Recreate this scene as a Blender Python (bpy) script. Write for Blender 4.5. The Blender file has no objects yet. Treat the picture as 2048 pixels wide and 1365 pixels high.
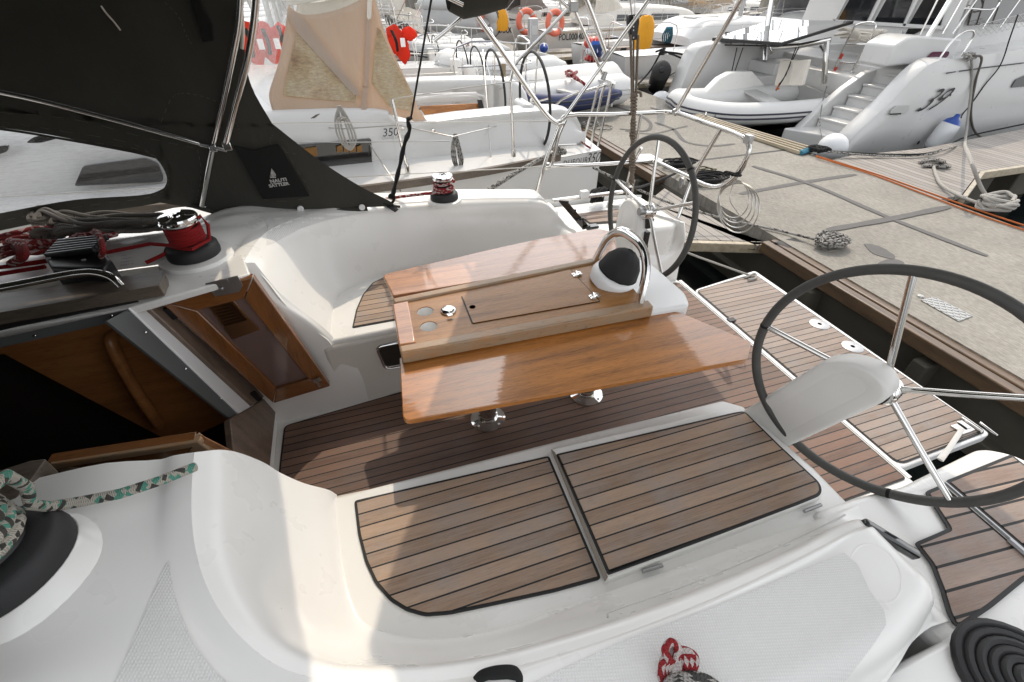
import bpy, bmesh, math, random
from mathutils import Vector as V, Matrix
random.seed(11)
SC = bpy.context.scene
COL = SC.collection
R = math.radians

# ------------------------------------------------------------------ camera
CAM_H = 2.4
FL = 910.0
PITCH = math.atan(732 / 910)
YAW = math.atan(385 / 1168)
cam_d = bpy.data.cameras.new('camera')
cam = bpy.data.objects.new('camera', cam_d)
COL.objects.link(cam)
cam.location = (0, 0, CAM_H)
cam.rotation_euler = (math.pi / 2 - PITCH, 0, -YAW)
cam_d.sensor_width = 36
cam_d.lens = 36 * FL / 2048
cam_d.clip_start = 0.03
cam_d.clip_end = 2000
SC.camera = cam

# surveying helpers: a sight line from the photographer's standpoint met with a real plane
def sight(px, py):
    x = (px - 1024) / FL; y = -(py - 682.5) / FL
    c, s = math.cos(PITCH), math.sin(PITCH)
    fh = c + y * s; up = -s + y * c
    cy, sy = math.cos(YAW), math.sin(YAW)
    return V((x * cy + fh * sy, -x * sy + fh * cy, up))
def P(px, py, z):
    d = sight(px, py); t = (z - CAM_H) / d.z
    return V((d.x * t, d.y * t, z))
def PY(px, py, Y):
    d = sight(px, py); t = Y / d.y
    return V((d.x * t, Y, CAM_H + d.z * t))
def PX(px, py, X):
    d = sight(px, py); t = X / d.x
    return V((X, d.y * t, CAM_H + d.z * t))
def PN(px, py, o, n):
    d = sight(px, py); c = V((0, 0, CAM_H)); n = V(n)
    t = (V(o) - c).dot(n) / d.dot(n)
    return c + d * t

# ------------------------------------------------------------------ materials
def newmat(name):
    m = bpy.data.materials.new(name); m.use_nodes = True
    nt = m.node_tree
    return m, nt, nt.nodes['Principled BSDF']
def nd(nt, typ, **kw):
    n = nt.nodes.new(typ)
    for k, v in kw.items():
        if k.startswith('i_'):
            key = k[2:]
            key = int(key) if key.isdigit() else key.replace('_', ' ')
            if isinstance(v, bpy.types.NodeSocket): nt.links.new(v, n.inputs[key])
            else: n.inputs[key].default_value = v
        else: setattr(n, k, v)
    return n
def mth(nt, op, a, b=None, c=None):
    n = nt.nodes.new('ShaderNodeMath'); n.operation = op
    for i, v in enumerate((a, b, c)):
        if v is None: continue
        if isinstance(v, bpy.types.NodeSocket): nt.links.new(v, n.inputs[i])
        else: n.inputs[i].default_value = v
    return n.outputs[0]
def ocoord(nt, scale=(1, 1, 1), rot=(0, 0, 0)):
    t = nd(nt, 'ShaderNodeTexCoord')
    m = nd(nt, 'ShaderNodeMapping', i_Vector=t.outputs['Object'])
    m.inputs['Scale'].default_value = scale
    m.inputs['Rotation'].default_value = rot
    return m.outputs[0]
def noise(nt, vec, scale, detail=4, rough=.55):
    n = nd(nt, 'ShaderNodeTexNoise', i_Vector=vec, i_Scale=scale, i_Detail=detail, i_Roughness=rough)
    return n.outputs['Fac']
def ramp(nt, fac, stops):
    n = nd(nt, 'ShaderNodeValToRGB', i_Fac=fac)
    cr = n.color_ramp
    while len(cr.elements) < len(stops): cr.elements.new(.5)
    for e, (p, c) in zip(cr.elements, stops):
        e.position = p; e.color = (*c, 1) if len(c) == 3 else c
    return n.outputs[0]
def mixc(nt, fac, a, b, mode='MIX'):
    n = nt.nodes.new('ShaderNodeMix'); n.data_type = 'RGBA'; n.blend_type = mode
    for key, v in ((0, fac), (6, a), (7, b)):
        if isinstance(v, bpy.types.NodeSocket): nt.links.new(v, n.inputs[key])
        elif isinstance(v, (int, float)): n.inputs[key].default_value = v
        else: n.inputs[key].default_value = (*v, 1)
    return n.outputs[2]
def bump(nt, h, strength=.3, dist=.01, b=None):
    n = nd(nt, 'ShaderNodeBump', i_Height=h, i_Strength=strength, i_Distance=dist)
    if b is not None: nt.links.new(b.node_tree and None, n.inputs[0])
    return n.outputs[0]
def setb(b, **kw):
    for k, v in kw.items():
        key = {'col': 'Base Color', 'rough': 'Roughness', 'metal': 'Metallic', 'coat': 'Coat Weight',
               'coatr': 'Coat Roughness', 'trans': 'Transmission Weight', 'alpha': 'Alpha', 'nor': 'Normal',
               'spec': 'Specular IOR Level', 'sub': 'Subsurface Weight', 'ior': 'IOR', 'sheen': 'Sheen Weight'}[k]
        if isinstance(v, bpy.types.NodeSocket): b.id_data.links.new(v, b.inputs[key])
        elif key == 'Base Color': b.inputs[key].default_value = (*v, 1)
        else: b.inputs[key].default_value = v
def simple(name, col, rough=.5, metal=0, coat=0, var=.12, vs=6, bmp=0, bs=200):
    m, nt, b = newmat(name)
    vec = ocoord(nt)
    f = noise(nt, vec, vs, 5)
    lo = tuple(c * (1 - var) for c in col); hi = tuple(min(1, c * (1 + var)) for c in col)
    setb(b, col=mixc(nt, f, lo, hi), rough=rough, metal=metal, coat=coat)
    rr = mth(nt, 'MULTIPLY_ADD', noise(nt, vec, vs * 3, 3), .16, rough - .08)
    setb(b, rough=rr)
    if bmp: setb(b, nor=bump(nt, noise(nt, vec, bs, 2), bmp, .002))
    return m
def gelcoat(name, col, rough=.28, grime=.14):
    m, nt, b = newmat(name)
    vec = ocoord(nt)
    a = noise(nt, vec, 2.2, 2, .5); d = noise(nt, vec, 7, 3, .55)
    sp = noise(nt, ocoord(nt, (1, 2.5, 1)), 260, 2, .5)
    c = mixc(nt, a, tuple(x * (1 - grime * .8) * y for x, y in zip(col, (1, .992, .972))), tuple(min(1, x * 1.02) for x in col))
    setb(b, col=c, rough=mth(nt, 'MULTIPLY_ADD', d, .3, rough - .1), coat=.4, coatr=.16)
    return m
def nonskid(name, col, ang=0.0, k=1100.0):
    m, nt, b = newmat(name)
    vec = ocoord(nt, rot=(0, 0, ang))
    s = nd(nt, 'ShaderNodeSeparateXYZ', i_Vector=vec)
    sx = mth(nt, 'SINE', mth(nt, 'MULTIPLY', s.outputs[0], k)); sy = mth(nt, 'SINE', mth(nt, 'MULTIPLY', s.outputs[1], k))
    h = mth(nt, 'MULTIPLY', mth(nt, 'MULTIPLY_ADD', sx, .5, .5), mth(nt, 'MULTIPLY_ADD', sy, .5, .5))
    g = noise(nt, ocoord(nt), 4, 6, .65)
    c = mixc(nt, h, tuple(x * .86 for x in col), col)
    c = mixc(nt, mth(nt, 'MULTIPLY', g, .35), c, tuple(x * .78 for x in col))
    setb(b, col=c, rough=.5, nor=bump(nt, h, .55, .0016))
    return m
def teak(name, pitch, axis=1, light=(.34, .235, .16), dark=(.20, .125, .085), seam=.10, grey=.35, rot=0.0, wet=0, off=0.0):
    m, nt, b = newmat(name)
    vec = ocoord(nt, rot=(0, 0, rot))
    s = nd(nt, 'ShaderNodeSeparateXYZ', i_Vector=vec)
    y = mth(nt, 'DIVIDE', mth(nt, 'ADD', s.outputs[axis], off), pitch)
    fl = mth(nt, 'FLOOR', y); fr = mth(nt, 'FRACT', y)
    sm = mth(nt, 'LESS_THAN', fr, seam)
    wn = nd(nt, 'ShaderNodeTexWhiteNoise', noise_dimensions='1D', i_W=fl).outputs['Value']
    # grain, shifted per plank
    along = 0 if axis == 1 else 1
    cb = nd(nt, 'ShaderNodeCombineXYZ')
    nt.links.new(mth(nt, 'MULTIPLY_ADD', wn, 31.0, s.outputs[along]), cb.inputs[0])
    nt.links.new(mth(nt, 'MULTIPLY', s.outputs[axis], 1.0), cb.inputs[1])
    nt.links.new(mth(nt, 'MULTIPLY', wn, 17.0), cb.inputs[2])
    mp = nd(nt, 'ShaderNodeMapping', i_Vector=cb.outputs[0]); mp.inputs['Scale'].default_value = (3, 130, 1)
    g = noise(nt, mp.outputs[0], 2.0, 8, .7)
    mp2 = nd(nt, 'ShaderNodeMapping', i_Vector=cb.outputs[0]); mp2.inputs['Scale'].default_value = (1.6, 14, 1)
    g2 = noise(nt, mp2.outputs[0], 2.2, 6, .65)
    mp3 = nd(nt, 'ShaderNodeMapping', i_Vector=cb.outputs[0]); mp3.inputs['Scale'].default_value = (10, 420, 1)
    g3 = noise(nt, mp3.outputs[0], 2.0, 3, .6)
    t = mth(nt, 'ADD', mth(nt, 'MULTIPLY', g, .60), mth(nt, 'MULTIPLY_ADD', wn, .46, mth(nt, 'MULTIPLY', g2, .40))) if False else mth(nt, 'ADD', mth(nt, 'MULTIPLY', g, .55), mth(nt, 'MULTIPLY_ADD', wn, .26, mth(nt, 'MULTIPLY_ADD', g2, .46, -.03)))
    c = ramp(nt, t, [(.32, dark), (.62, light), (.85, tuple(min(1, x * 1.25) for x in light))])
    blotch = noise(nt, ocoord(nt), 7, 6, .7)
    gl = sum(light) / 3
    c = mixc(nt, mth(nt, 'MULTIPLY', ramp(nt, blotch, [(.42, (0, 0, 0)), (.68, (1, 1, 1))]), grey), c, (gl * 1.06, gl * .97, gl * .92))
    c = mixc(nt, mth(nt, 'MULTIPLY', mth(nt, 'LESS_THAN', g3, .40), .35), c, tuple(x * .45 for x in dark))
    c = mixc(nt, sm, c, (.008, .008, .008))
    setb(b, col=c, rough=mth(nt, 'MULTIPLY_ADD', g, .25, .5 if not wet else .3))
    hh = mth(nt, 'MULTIPLY_ADD', sm, -.6, mth(nt, 'MULTIPLY_ADD', g, .35, mth(nt, 'MULTIPLY', g3, .25)))
    setb(b, nor=bump(nt, hh, .5, .0015))
    return m
def wood(name, light, dark, gloss=True, axis=0, scale=1.0, worn=0.0):
    m, nt, b = newmat(name)
    sc = (1.2, 16, 16) if axis == 0 else (16, 1.2, 16) if axis == 1 else (16, 16, 1.2)
    v1 = ocoord(nt, tuple(x * scale for x in sc)); v2 = ocoord(nt, tuple(x * scale * 6 for x in sc))
    g1 = noise(nt, v1, 1.3, 6, .6); g2 = noise(nt, v2, 1.6, 4, .7)
    t = mth(nt, 'ADD', mth(nt, 'MULTIPLY', g1, .75), mth(nt, 'MULTIPLY', g2, .35))
    c = ramp(nt, t, [(.33, dark), (.55, light), (.75, tuple(min(1, x * 1.3) for x in light))])
    fine = ramp(nt, noise(nt, ocoord(nt, tuple(x * scale * 18 for x in sc)), 1.2, 2), [(.32, (.35, .35, .35)), (.45, (1, 1, 1))])
    c = mixc(nt, .55, c, fine, 'MULTIPLY')
    if worn:
        w = ramp(nt, noise(nt, ocoord(nt, (5, 22, 22)), 2, 7, .7), [(.5 - worn * .3, (0, 0, 0)), (.56, (1, 1, 1))])
        c = mixc(nt, mth(nt, 'MULTIPLY', w, .7), c, (.30, .235, .165))
        dk = ramp(nt, noise(nt, ocoord(nt, (14, 30, 30)), 2.3, 5, .7), [(.60, (0, 0, 0)), (.68, (1, 1, 1))])
        c = mixc(nt, mth(nt, 'MULTIPLY', dk, .5), c, (.06, .05, .04))
    setb(b, col=c, rough=.35)
    if gloss: setb(b, coat=1.0, coatr=.03, rough=.3)
    setb(b, nor=bump(nt, mth(nt, 'ADD', noise(nt, ocoord(nt), 6, 2), mth(nt, 'MULTIPLY', g2, .15)), .06 if gloss else .25, .01))
    if gloss:
        nb = nd(nt, 'ShaderNodeBump', i_Height=noise(nt, ocoord(nt, (2, 40, 2) if axis == 0 else (2, 2, 2)), 2.0, 2), i_Strength=.035, i_Distance=.01)
        nt.links.new(nb.outputs[0], b.inputs['Coat Normal'])
    return m
def metal(name, col=(.72, .71, .69), rough=.12, sc=8):
    m, nt, b = newmat(name)
    f = noise(nt, ocoord(nt), sc, 6, .65)
    setb(b, col=mixc(nt, f, tuple(c * .86 for c in col), col), metal=1, rough=mth(nt, 'MULTIPLY_ADD', f, .14, rough - .06))
    return m
def fabric(name, col, rough=.85, weave=900, var=.18, transl=None, wr=.35):
    m, nt, b = newmat(name)
    vec = ocoord(nt)
    w = nd(nt, 'ShaderNodeTexNoise', i_Vector=vec, i_Scale=weave, i_Detail=1)
    f = noise(nt, vec, 3, 6, .6)
    c = mixc(nt, f, tuple(x * (1 - var) for x in col), tuple(min(1, x * (1 + var)) for x in col))
    c = mixc(nt, .25, c, w.outputs['Fac'], 'OVERLAY')
    setb(b, col=c, rough=rough)
    h = mth(nt, 'MULTIPLY_ADD', noise(nt, ocoord(nt, (1, 1, .35)), 9, 4, .5), 1.0, mth(nt, 'MULTIPLY', w.outputs['Fac'], .02))
    setb(b, nor=bump(nt, h, wr, .03))
    if transl:
        out = nt.nodes['Material Output']
        tr = nd(nt, 'ShaderNodeBsdfTranslucent'); tr.inputs[0].default_value = (*transl, 1)
        mx = nd(nt, 'ShaderNodeMixShader'); mx.inputs[0].default_value = .45
        nt.links.new(b.outputs[0], mx.inputs[1]); nt.links.new(tr.outputs[0], mx.inputs[2])
        nt.links.new(mx.outputs[0], out.inputs[0])
    return m
def vinyl(name, tint=(.95, .95, .93), haze=.25):
    m, nt, b = newmat(name)
    out = nt.nodes['Material Output']
    vec = ocoord(nt)
    sc1 = noise(nt, ocoord(nt, (1, 3, 9), (.4, .6, .2)), 22, 6, .75)
    h = ramp(nt, sc1, [(.45, (haze * .4,) * 3), (.75, (min(1, haze * 2.2),) * 3)])
    setb(b, col=(.75, .75, .72), rough=.15)
    setb(b, nor=bump(nt, noise(nt, ocoord(nt, (2, 2, .7)), 5, 4, .6), .6, .04))
    tr = nd(nt, 'ShaderNodeBsdfTransparent'); tr.inputs[0].default_value = (*tint, 1)
    mx = nd(nt, 'ShaderNodeMixShader')
    nt.links.new(mth(nt, 'MINIMUM', h, .9), mx.inputs[0])
    nt.links.new(tr.outputs[0], mx.inputs[1]); nt.links.new(b.outputs[0], mx.inputs[2])
    nt.links.new(mx.outputs[0], out.inputs[0])
    return m
def rope(name, base, fleck=None, f2=None, k=150.0, share=.32, share2=.22, twist=2):
    """braided line: UV u runs round the line, v along it in metres"""
    m, nt, b = newmat(name)
    uv = nd(nt, 'ShaderNodeTexCoord').outputs['UV']
    s = nd(nt, 'ShaderNodeSeparateXYZ', i_Vector=uv)
    u, v = s.outputs[0], s.outputs[1]
    a1 = mth(nt, 'ADD', mth(nt, 'MULTIPLY', u, 4.0), mth(nt, 'MULTIPLY', v, k))
    a2 = mth(nt, 'SUBTRACT', mth(nt, 'MULTIPLY', u, 4.0), mth(nt, 'MULTIPLY', v, k))
    b1 = mth(nt, 'SINE', mth(nt, 'MULTIPLY', a1, 6.2832)); b2 = mth(nt, 'SINE', mth(nt, 'MULTIPLY', a2, 6.2832))
    h = mth(nt, 'MAXIMUM', b1, b2)
    c = mixc(nt, mth(nt, 'MULTIPLY_ADD', h, .4, .5), tuple(x * .55 for x in base), base)
    # tracer flecks: cells laid diagonally
    def cells(mult, seed, lim, sgn, colr, c):
        cv = nd(nt, 'ShaderNodeCombineXYZ')
        nt.links.new(mth(nt, 'FLOOR', mth(nt, 'MULTIPLY_ADD', v, k * mult * sgn, mth(nt, 'MULTIPLY', u, 4.0))), cv.inputs[0])
        nt.links.new(mth(nt, 'FLOOR', mth(nt, 'MULTIPLY_ADD', v, -k * mult * 2.0 * sgn, mth(nt, 'MULTIPLY', u, 4.0))), cv.inputs[1])
        cv.inputs[2].default_value = seed
        wn = nd(nt, 'ShaderNodeTexWhiteNoise', noise_dimensions='3D', i_Vector=cv.outputs[0]).outputs['Value']
        return mixc(nt, mth(nt, 'LESS_THAN', wn, lim), c, colr)
    if fleck: c = cells(.22, 1.0, share, 1, fleck, c)
    if f2: c = cells(.22, 5.0, share2, -1, f2, c)
    dn = noise(nt, ocoord(nt), 30, 4)
    c = mixc(nt, mth(nt, 'MULTIPLY', dn, .3), c, tuple(x * .6 for x in base))
    setb(b, col=c, rough=.85, nor=bump(nt, h, .8, .0025))
    return m

M = {}
M['gel'] = gelcoat('white_gelcoat', (.83, .825, .805), .26, .05)
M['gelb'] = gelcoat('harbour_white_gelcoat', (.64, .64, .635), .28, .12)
M['gel2'] = gelcoat('cool_white_gelcoat', (.80, .81, .82), .3, .08)
M['gelwarm'] = gelcoat('warm_white_gelcoat', (.74, .71, .66), .4, .2)
M['gelgrey'] = gelcoat('grey_gelcoat', (.55, .55, .54), .5, .2)
M['nonskid'] = nonskid('moulded_nonskid', (.81, .805, .785), .25)
M['pod'] = simple('pale_grey_plastic', (.74, .73, .70), .42, var=.06, vs=9, bmp=.05)
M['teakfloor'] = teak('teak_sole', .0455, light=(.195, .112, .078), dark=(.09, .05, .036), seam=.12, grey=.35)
M['teakseat'] = teak('teak_bench', .0475, light=(.37, .26, .185), dark=(.20, .13, .088), seam=.105, grey=.6, off=.02)
M['teakplat'] = teak('teak_platform', .0455, light=(.29, .225, .185), dark=(.17, .12, .09), seam=.11, grey=.7)
M['teakaft'] = teak('teak_quarter', .060, light=(.34, .25, .20), dark=(.20, .13, .10), seam=.13, grey=.6, rot=.10)
M['caulk'] = simple('black_caulk', (.008, .008, .008), .55)
M['varnish'] = wood('varnished_mahogany', (.43, .165, .034), (.13, .038, .008))
M['varnish2'] = wood('varnished_teak_faded', (.42, .185, .075), (.25, .095, .035))
M['trayw'] = wood('oiled_teak_tray', (.32, .15, .045), (.14, .058, .016), False)
M['wornw'] = wood('worn_teak_edge', (.37, .20, .09), (.20, .10, .05), False, worn=.55)
M['doorw'] = wood('dark_varnished_door', (.20, .075, .020), (.09, .032, .010), True, 2)
M['doorx'] = wood('dark_varnished_rail', (.20, .075, .020), (.09, .032, .010), True, 0)
M['cabinw'] = wood('cabin_plywood', (.30, .125, .040), (.19, .075, .024), False)
M['greyw'] = wood('weathered_teak', (.125, .10, .078), (.05, .04, .033), False)
M['greywz'] = wood('weathered_teak_post', (.17, .12, .09), (.08, .06, .045), False, 2)
M['pink'] = simple('smoked_acrylic', (.16, .105, .095), .12, var=.06)
M['brass'] = metal('bronze_vent', (.42, .26, .15), .32)
M['steel'] = metal('polished_steel', (.74, .73, .71), .10)
M['steeld'] = metal('brushed_aluminium', (.42, .42, .42), .38)
M['chrome'] = metal('chrome', (.82, .82, .81), .05)
M['alu'] = metal('grey_aluminium', (.5, .5, .5), .42)
M['black'] = simple('black_plastic', (.012, .012, .013), .38, var=.2)
M['rubber'] = simple('black_rubber', (.015, .015, .016), .6, var=.3, bmp=.2)
M['leather'] = simple('grey_leather_grip', (.060, .059, .055), .6, var=.22, vs=25, bmp=.3, bs=160)
M['canvas'] = fabric('dark_olive_canvas', (.042, .041, .034), .9, var=.3)
M['canopy'] = fabric('bimini_canvas', (.10, .10, .09), .9, transl=(.35, .34, .31))
M['frameal'] = simple('dull_aluminium_lining', (.085, .09, .09), .4, var=.15)
M['canvas2'] = fabric('black_canvas', (.006, .006, .006), .9)
M['stitch'] = simple('grey_thread', (.11, .105, .09), .9)
M['print'] = simple('white_print', (.48, .48, .47), .7)
M['dim'] = simple('pale_grey_print', (.3, .3, .3), .7)
M['ink'] = simple('black_lettering', (.012, .012, .014), .4)
M['redink'] = simple('red_mark', (.55, .05, .03), .5)
M['blueink'] = simple('blue_mark', (.02, .06, .2), .5)
M['greenink'] = simple('green_mark', (.10, .33, .05), .5)
M['vinyl'] = vinyl('clear_vinyl_window', (.93, .94, .95), .16)
M['vinylfold'] = vinyl('creased_clear_vinyl', (.95, .95, .95), .24)
M['vinyltan'] = vinyl('yellowed_vinyl_window', (.78, .68, .50), .30)
M['mesh'] = simple('dark_mesh', (.018, .018, .02), .8, bmp=.5, bs=900)
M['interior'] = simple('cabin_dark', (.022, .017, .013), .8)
M['glass'] = simple('dark_window', (.010, .011, .013), .08, coat=.6)
M['bluewin'] = simple('navy_window', (.012, .013, .04), .2, coat=.4)
M['winbrown'] = simple('brown_tinted_window', (.028, .022, .017), .10, coat=.5)
M['rp_red'] = rope('red_line', (.42, .006, .008), k=260)
M['rp_redfl'] = rope('red_flecked_line', (.28, .018, .018), (.55, .40, .38), k=170, share=.22)
M['rp_redwh'] = rope('red_white_line', (.36, .015, .02), (.62, .58, .55), k=150, share=.30)
M['rp_grey'] = rope('grey_old_line', (.20, .18, .155), k=170)
M['rp_white'] = rope('white_line', (.52, .50, .46), k=120)
M['rp_green'] = rope('green_flecked_line', (.62, .58, .50), (.06, .34, .25), (.015, .013, .012), k=260, share=.24, share2=.24)
M['rp_bw'] = rope('grey_line_black_fleck', (.46, .44, .41), (.02, .02, .02), k=130, share=.30)
M['rp_black'] = rope('black_line', (.012, .012, .013), k=140)
M['rp_orange'] = rope('orange_line', (.62, .16, .03), k=140)
M['rp_blue'] = rope('blue_line', (.04, .22, .33), k=140)
M['rp_tan'] = rope('tan_line', (.42, .33, .20), k=140)
M['rp_oliv'] = rope('olive_line', (.12, .11, .05), k=140)
M['wrap'] = rope('taupe_rope_wrap', (.25, .205, .16), k=40)
M['wire'] = metal('stainless_wire', (.55, .54, .52), .3)
M['hyp'] = simple('white_hypalon', (.70, .70, .69), .5, var=.05, vs=3)
M['hypgrey'] = simple('grey_hypalon', (.52, .53, .53), .55, var=.08, vs=3)
M['hypdk'] = simple('dark_strake', (.03, .032, .05), .6)
M['hypblue'] = simple('navy_hypalon', (.015, .025, .09), .5)
M['jacket'] = fabric('orange_red_fabric', (.80, .045, .012), .7, transl=(.85, .06, .015), wr=1.0, var=.35)
M['tan'] = fabric('tan_canvas', (.58, .53, .46), .85, transl=(.80, .56, .33), wr=.9)
M['cream'] = fabric('cream_canvas', (.66, .62, .55), .85, wr=.8)
M['taupe'] = fabric('taupe_canvas', (.20, .17, .155), .85)
M['greyc'] = fabric('grey_canvas', (.30, .30, .31), .85)
M['yellow'] = fabric('yellow_fabric', (.80, .36, .015), .7, wr=.8)
M['lifeb'] = simple('coral_lifebuoy', (.72, .17, .10), .55)
M['blueplastic'] = simple('blue_plastic', (.02, .09, .38), .4)
M['fendw'] = simple('white_fender', (.74, .75, .76), .4, var=.05)
M['fendb'] = simple('blue_fender_end', (.015, .06, .30), .35)
M['paper'] = simple('white_paper', (.82, .82, .83), .8, var=.03)
M['panel'] = simple('solar_panel_glass', (.012, .012, .014), .06, coat=.8)
M['redpl'] = simple('red_plastic', (.6, .03, .02), .4)
SUN_EL, SUN_E, SKY_S, SKY_V = 50, 2.1, .15, 2.35
# ------------------------------------------------------------------ geometry helpers
ORG = {}
class MB:
    def __init__(s): s.v = []; s.f = []; s.uv = {}
    def add(s, vs, fs, uvs=None):
        o = len(s.v); s.v += [V(p) for p in vs]
        for k, f in enumerate(fs):
            if uvs: s.uv[len(s.f)] = uvs[k]
            s.f.append([i + o for i in f])
        return s
def root_org(p):
    while p is not None:
        if p.name in ORG: return ORG[p.name]
        p = p.parent
    return V((0, 0, 0))
def tag(o, label, cat, group=None, kind=None):
    if label: o['label'] = label
    if cat: o['category'] = cat
    if group: o['group'] = group
    if kind: o['kind'] = kind
    return o
def build(mb, name, mat, parent=None, smooth=45, bevel=0, seg=2, sub=0, solid=0):
    if parent is None:
        n = max(1, len(mb.v))
        org = V((sum(p.x for p in mb.v) / n, sum(p.y for p in mb.v) / n, min(p.z for p in mb.v)))
    else: org = root_org(parent)
    me = bpy.data.meshes.new(name)
    me.from_pydata([tuple(p - org) for p in mb.v], [], mb.f)
    if mb.uv:
        ul = me.uv_layers.new(name='UVMap')
        for i, poly in enumerate(me.polygons):
            if i in mb.uv:
                for l, c in zip(poly.loop_indices, mb.uv[i]): ul.data[l].uv = c
    me.materials.append(M[mat] if isinstance(mat, str) else mat)
    o = bpy.data.objects.new(name, me); COL.objects.link(o)
    me.update()
    if smooth:
        me.polygons.foreach_set('use_smooth', [True] * len(me.polygons))
        me.set_sharp_from_angle(angle=R(smooth))
    if parent is None: o.location = org; ORG[o.name] = org
    else: o.parent = parent
    if solid:
        md = o.modifiers.new('thickness', 'SOLIDIFY'); md.thickness = solid; md.offset = 0
    if bevel:
        md = o.modifiers.new('bevel', 'BEVEL'); md.width = bevel; md.segments = seg; md.limit_method = 'ANGLE'; md.angle_limit = R(40)
        md.harden_normals = False
    if sub:
        md = o.modifiers.new('subdiv', 'SUBSURF'); md.levels = sub; md.render_levels = sub
    return o
def thing(name, loc, label, cat, group=None):
    o = bpy.data.objects.new(name, None); COL.objects.link(o)
    o.location = loc; o.empty_display_size = .2
    ORG[o.name] = V(loc)
    return tag(o, label, cat, group)
def cr(pts, n=6, closed=False):
    """Catmull-Rom curve through the points (chord-length blended)"""
    pts = [V(p) for p in pts]
    if len(pts) < 3 and not closed:
        return [pts[0].lerp(pts[-1], i / n) for i in range(n + 1)]
    out = []; m = len(pts)
    rng = range(m) if closed else range(m - 1)
    for i in rng:
        p0 = pts[i - 1] if (i > 0 or closed) else pts[0] * 2 - pts[1]
        p1 = pts[i]; p2 = pts[(i + 1) % m]
        p3 = pts[(i + 2) % m] if (i + 2 < m or closed) else p2 * 2 - p1
        t0 = 0; t1 = t0 + max(1e-4, (p1 - p0).length ** .5); t2 = t1 + max(1e-4, (p2 - p1).length ** .5); t3 = t2 + max(1e-4, (p3 - p2).length ** .5)
        for k in range(n):
            t = t1 + (t2 - t1) * k / n
            a1 = p0 * ((t1 - t) / (t1 - t0)) + p1 * ((t - t0) / (t1 - t0))
            a2 = p1 * ((t2 - t) / (t2 - t1)) + p2 * ((t - t1) / (t2 - t1))
            a3 = p2 * ((t3 - t) / (t3 - t2)) + p3 * ((t - t2) / (t3 - t2))
            b1 = a1 * ((t2 - t) / (t2 - t0)) + a2 * ((t - t0) / (t2 - t0))
            b2 = a2 * ((t3 - t) / (t3 - t1)) + a3 * ((t - t1) / (t3 - t1))
            out.append(b1 * ((t2 - t) / (t2 - t1)) + b2 * ((t - t1) / (t2 - t1)))
    if not closed: out.append(pts[-1].copy())
    return out
def tube(mb, pts, r, n=8, smooth=0, closed=False, flat=1.0, rf=None):
    if smooth: pts = cr(pts, smooth, closed)
    pts = [V(p) for p in pts]
    q = [pts[0]]
    for p in pts[1:]:
        if (p - q[-1]).length > 1e-5: q.append(p)
    pts = q; m = len(pts)
    if m < 2: return mb
    tang = []
    for i in range(m):
        a = pts[i - 1] if (i > 0 or closed) else pts[0]
        b = pts[(i + 1) % m] if (i < m - 1 or closed) else pts[-1]
        t = (b - a)
        tang.append(t.normalized() if t.length > 1e-7 else V((0, 0, 1)))
    ref = V((0, 0, 1)) if abs(tang[0].z) < .9 else V((1, 0, 0))
    nrm = tang[0].cross(ref).normalized()
    vs = []; L = [0]
    for i in range(m):
        if i:
            L.append(L[-1] + (pts[i] - pts[i - 1]).length)
            nrm = nrm - tang[i] * nrm.dot(tang[i])
            nrm = nrm.normalized() if nrm.length > 1e-6 else tang[i].orthogonal().normalized()
        bi = tang[i].cross(nrm)
        rr = r * (rf(i / (m - 1)) if rf else 1)
        for k in range(n):
            a = 2 * math.pi * k / n
            vs.append(pts[i] + nrm * math.cos(a) * rr + bi * math.sin(a) * rr * flat)
    fs = []; us = []
    rings = m if closed else m - 1
    for i in range(rings):
        j = (i + 1) % m
        l0 = L[i]; l1 = L[j] if j else L[-1] + (pts[0] - pts[-1]).length
        for k in range(n):
            k2 = (k + 1) % n
            fs.append([i * n + k, i * n + k2, j * n + k2, j * n + k])
            us.append([(k / n, l0), ((k + 1) / n, l0), ((k + 1) / n, l1), (k / n, l1)])
    if not closed:
        fs.append(list(range(n - 1, -1, -1))); us.append([(0, 0)] * n)
        fs.append([(m - 1) * n + k for k in range(n)]); us.append([(0, L[-1])] * n)
    return mb.add(vs, fs, us)
def grid(mb, rows, cu=False, cv=False):
    m, n = len(rows), len(rows[0])
    vs = [p for r in rows for p in r]; fs = []
    for i in range(m if cu else m - 1):
        for j in range(n if cv else n - 1):
            fs.append([i * n + j, ((i + 1) % m) * n + j, ((i + 1) % m) * n + (j + 1) % n, i * n + (j + 1) % n])
    return mb.add(vs, fs)
def smoothgrid(rows, nu, nv):
    rows = [cr(r, nv) for r in rows]
    cols = [cr([r[j] for r in rows], nu) for j in range(len(rows[0]))]
    return [[c[i] for c in cols] for i in range(len(cols[0]))]
def prism(mb, top, down):
    """solid below the ordered outline 'top'; down is a vector"""
    top = [V(p) for p in top]; n = len(top); d = V(down)
    nr = V((0, 0, 0))
    for i in range(n): nr += (top[i] - top[0]).cross(top[(i + 1) % n] - top[0])
    if nr.dot(d) > 0: top = top[::-1]
    vs = top + [p + d for p in top]
    fs = [list(range(n)), list(range(2 * n - 1, n - 1, -1))]
    for i in range(n):
        j = (i + 1) % n
        fs.append([i, n + i, n + j, j])
    return mb.add(vs, fs)
def box(mb, c, s, rot=None):
    c = V(c); x, y, z = (k / 2 for k in s)
    vs = [V((a, b, d)) for d in (-z, z) for b in (-y, y) for a in (-x, x)]
    if rot is not None: vs = [rot @ p for p in vs]
    return mb.add([p + c for p in vs], [[0, 2, 3, 1], [4, 5, 7, 6], [0, 1, 5, 4], [2, 6, 7, 3], [0, 4, 6, 2], [1, 3, 7, 5]])
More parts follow.
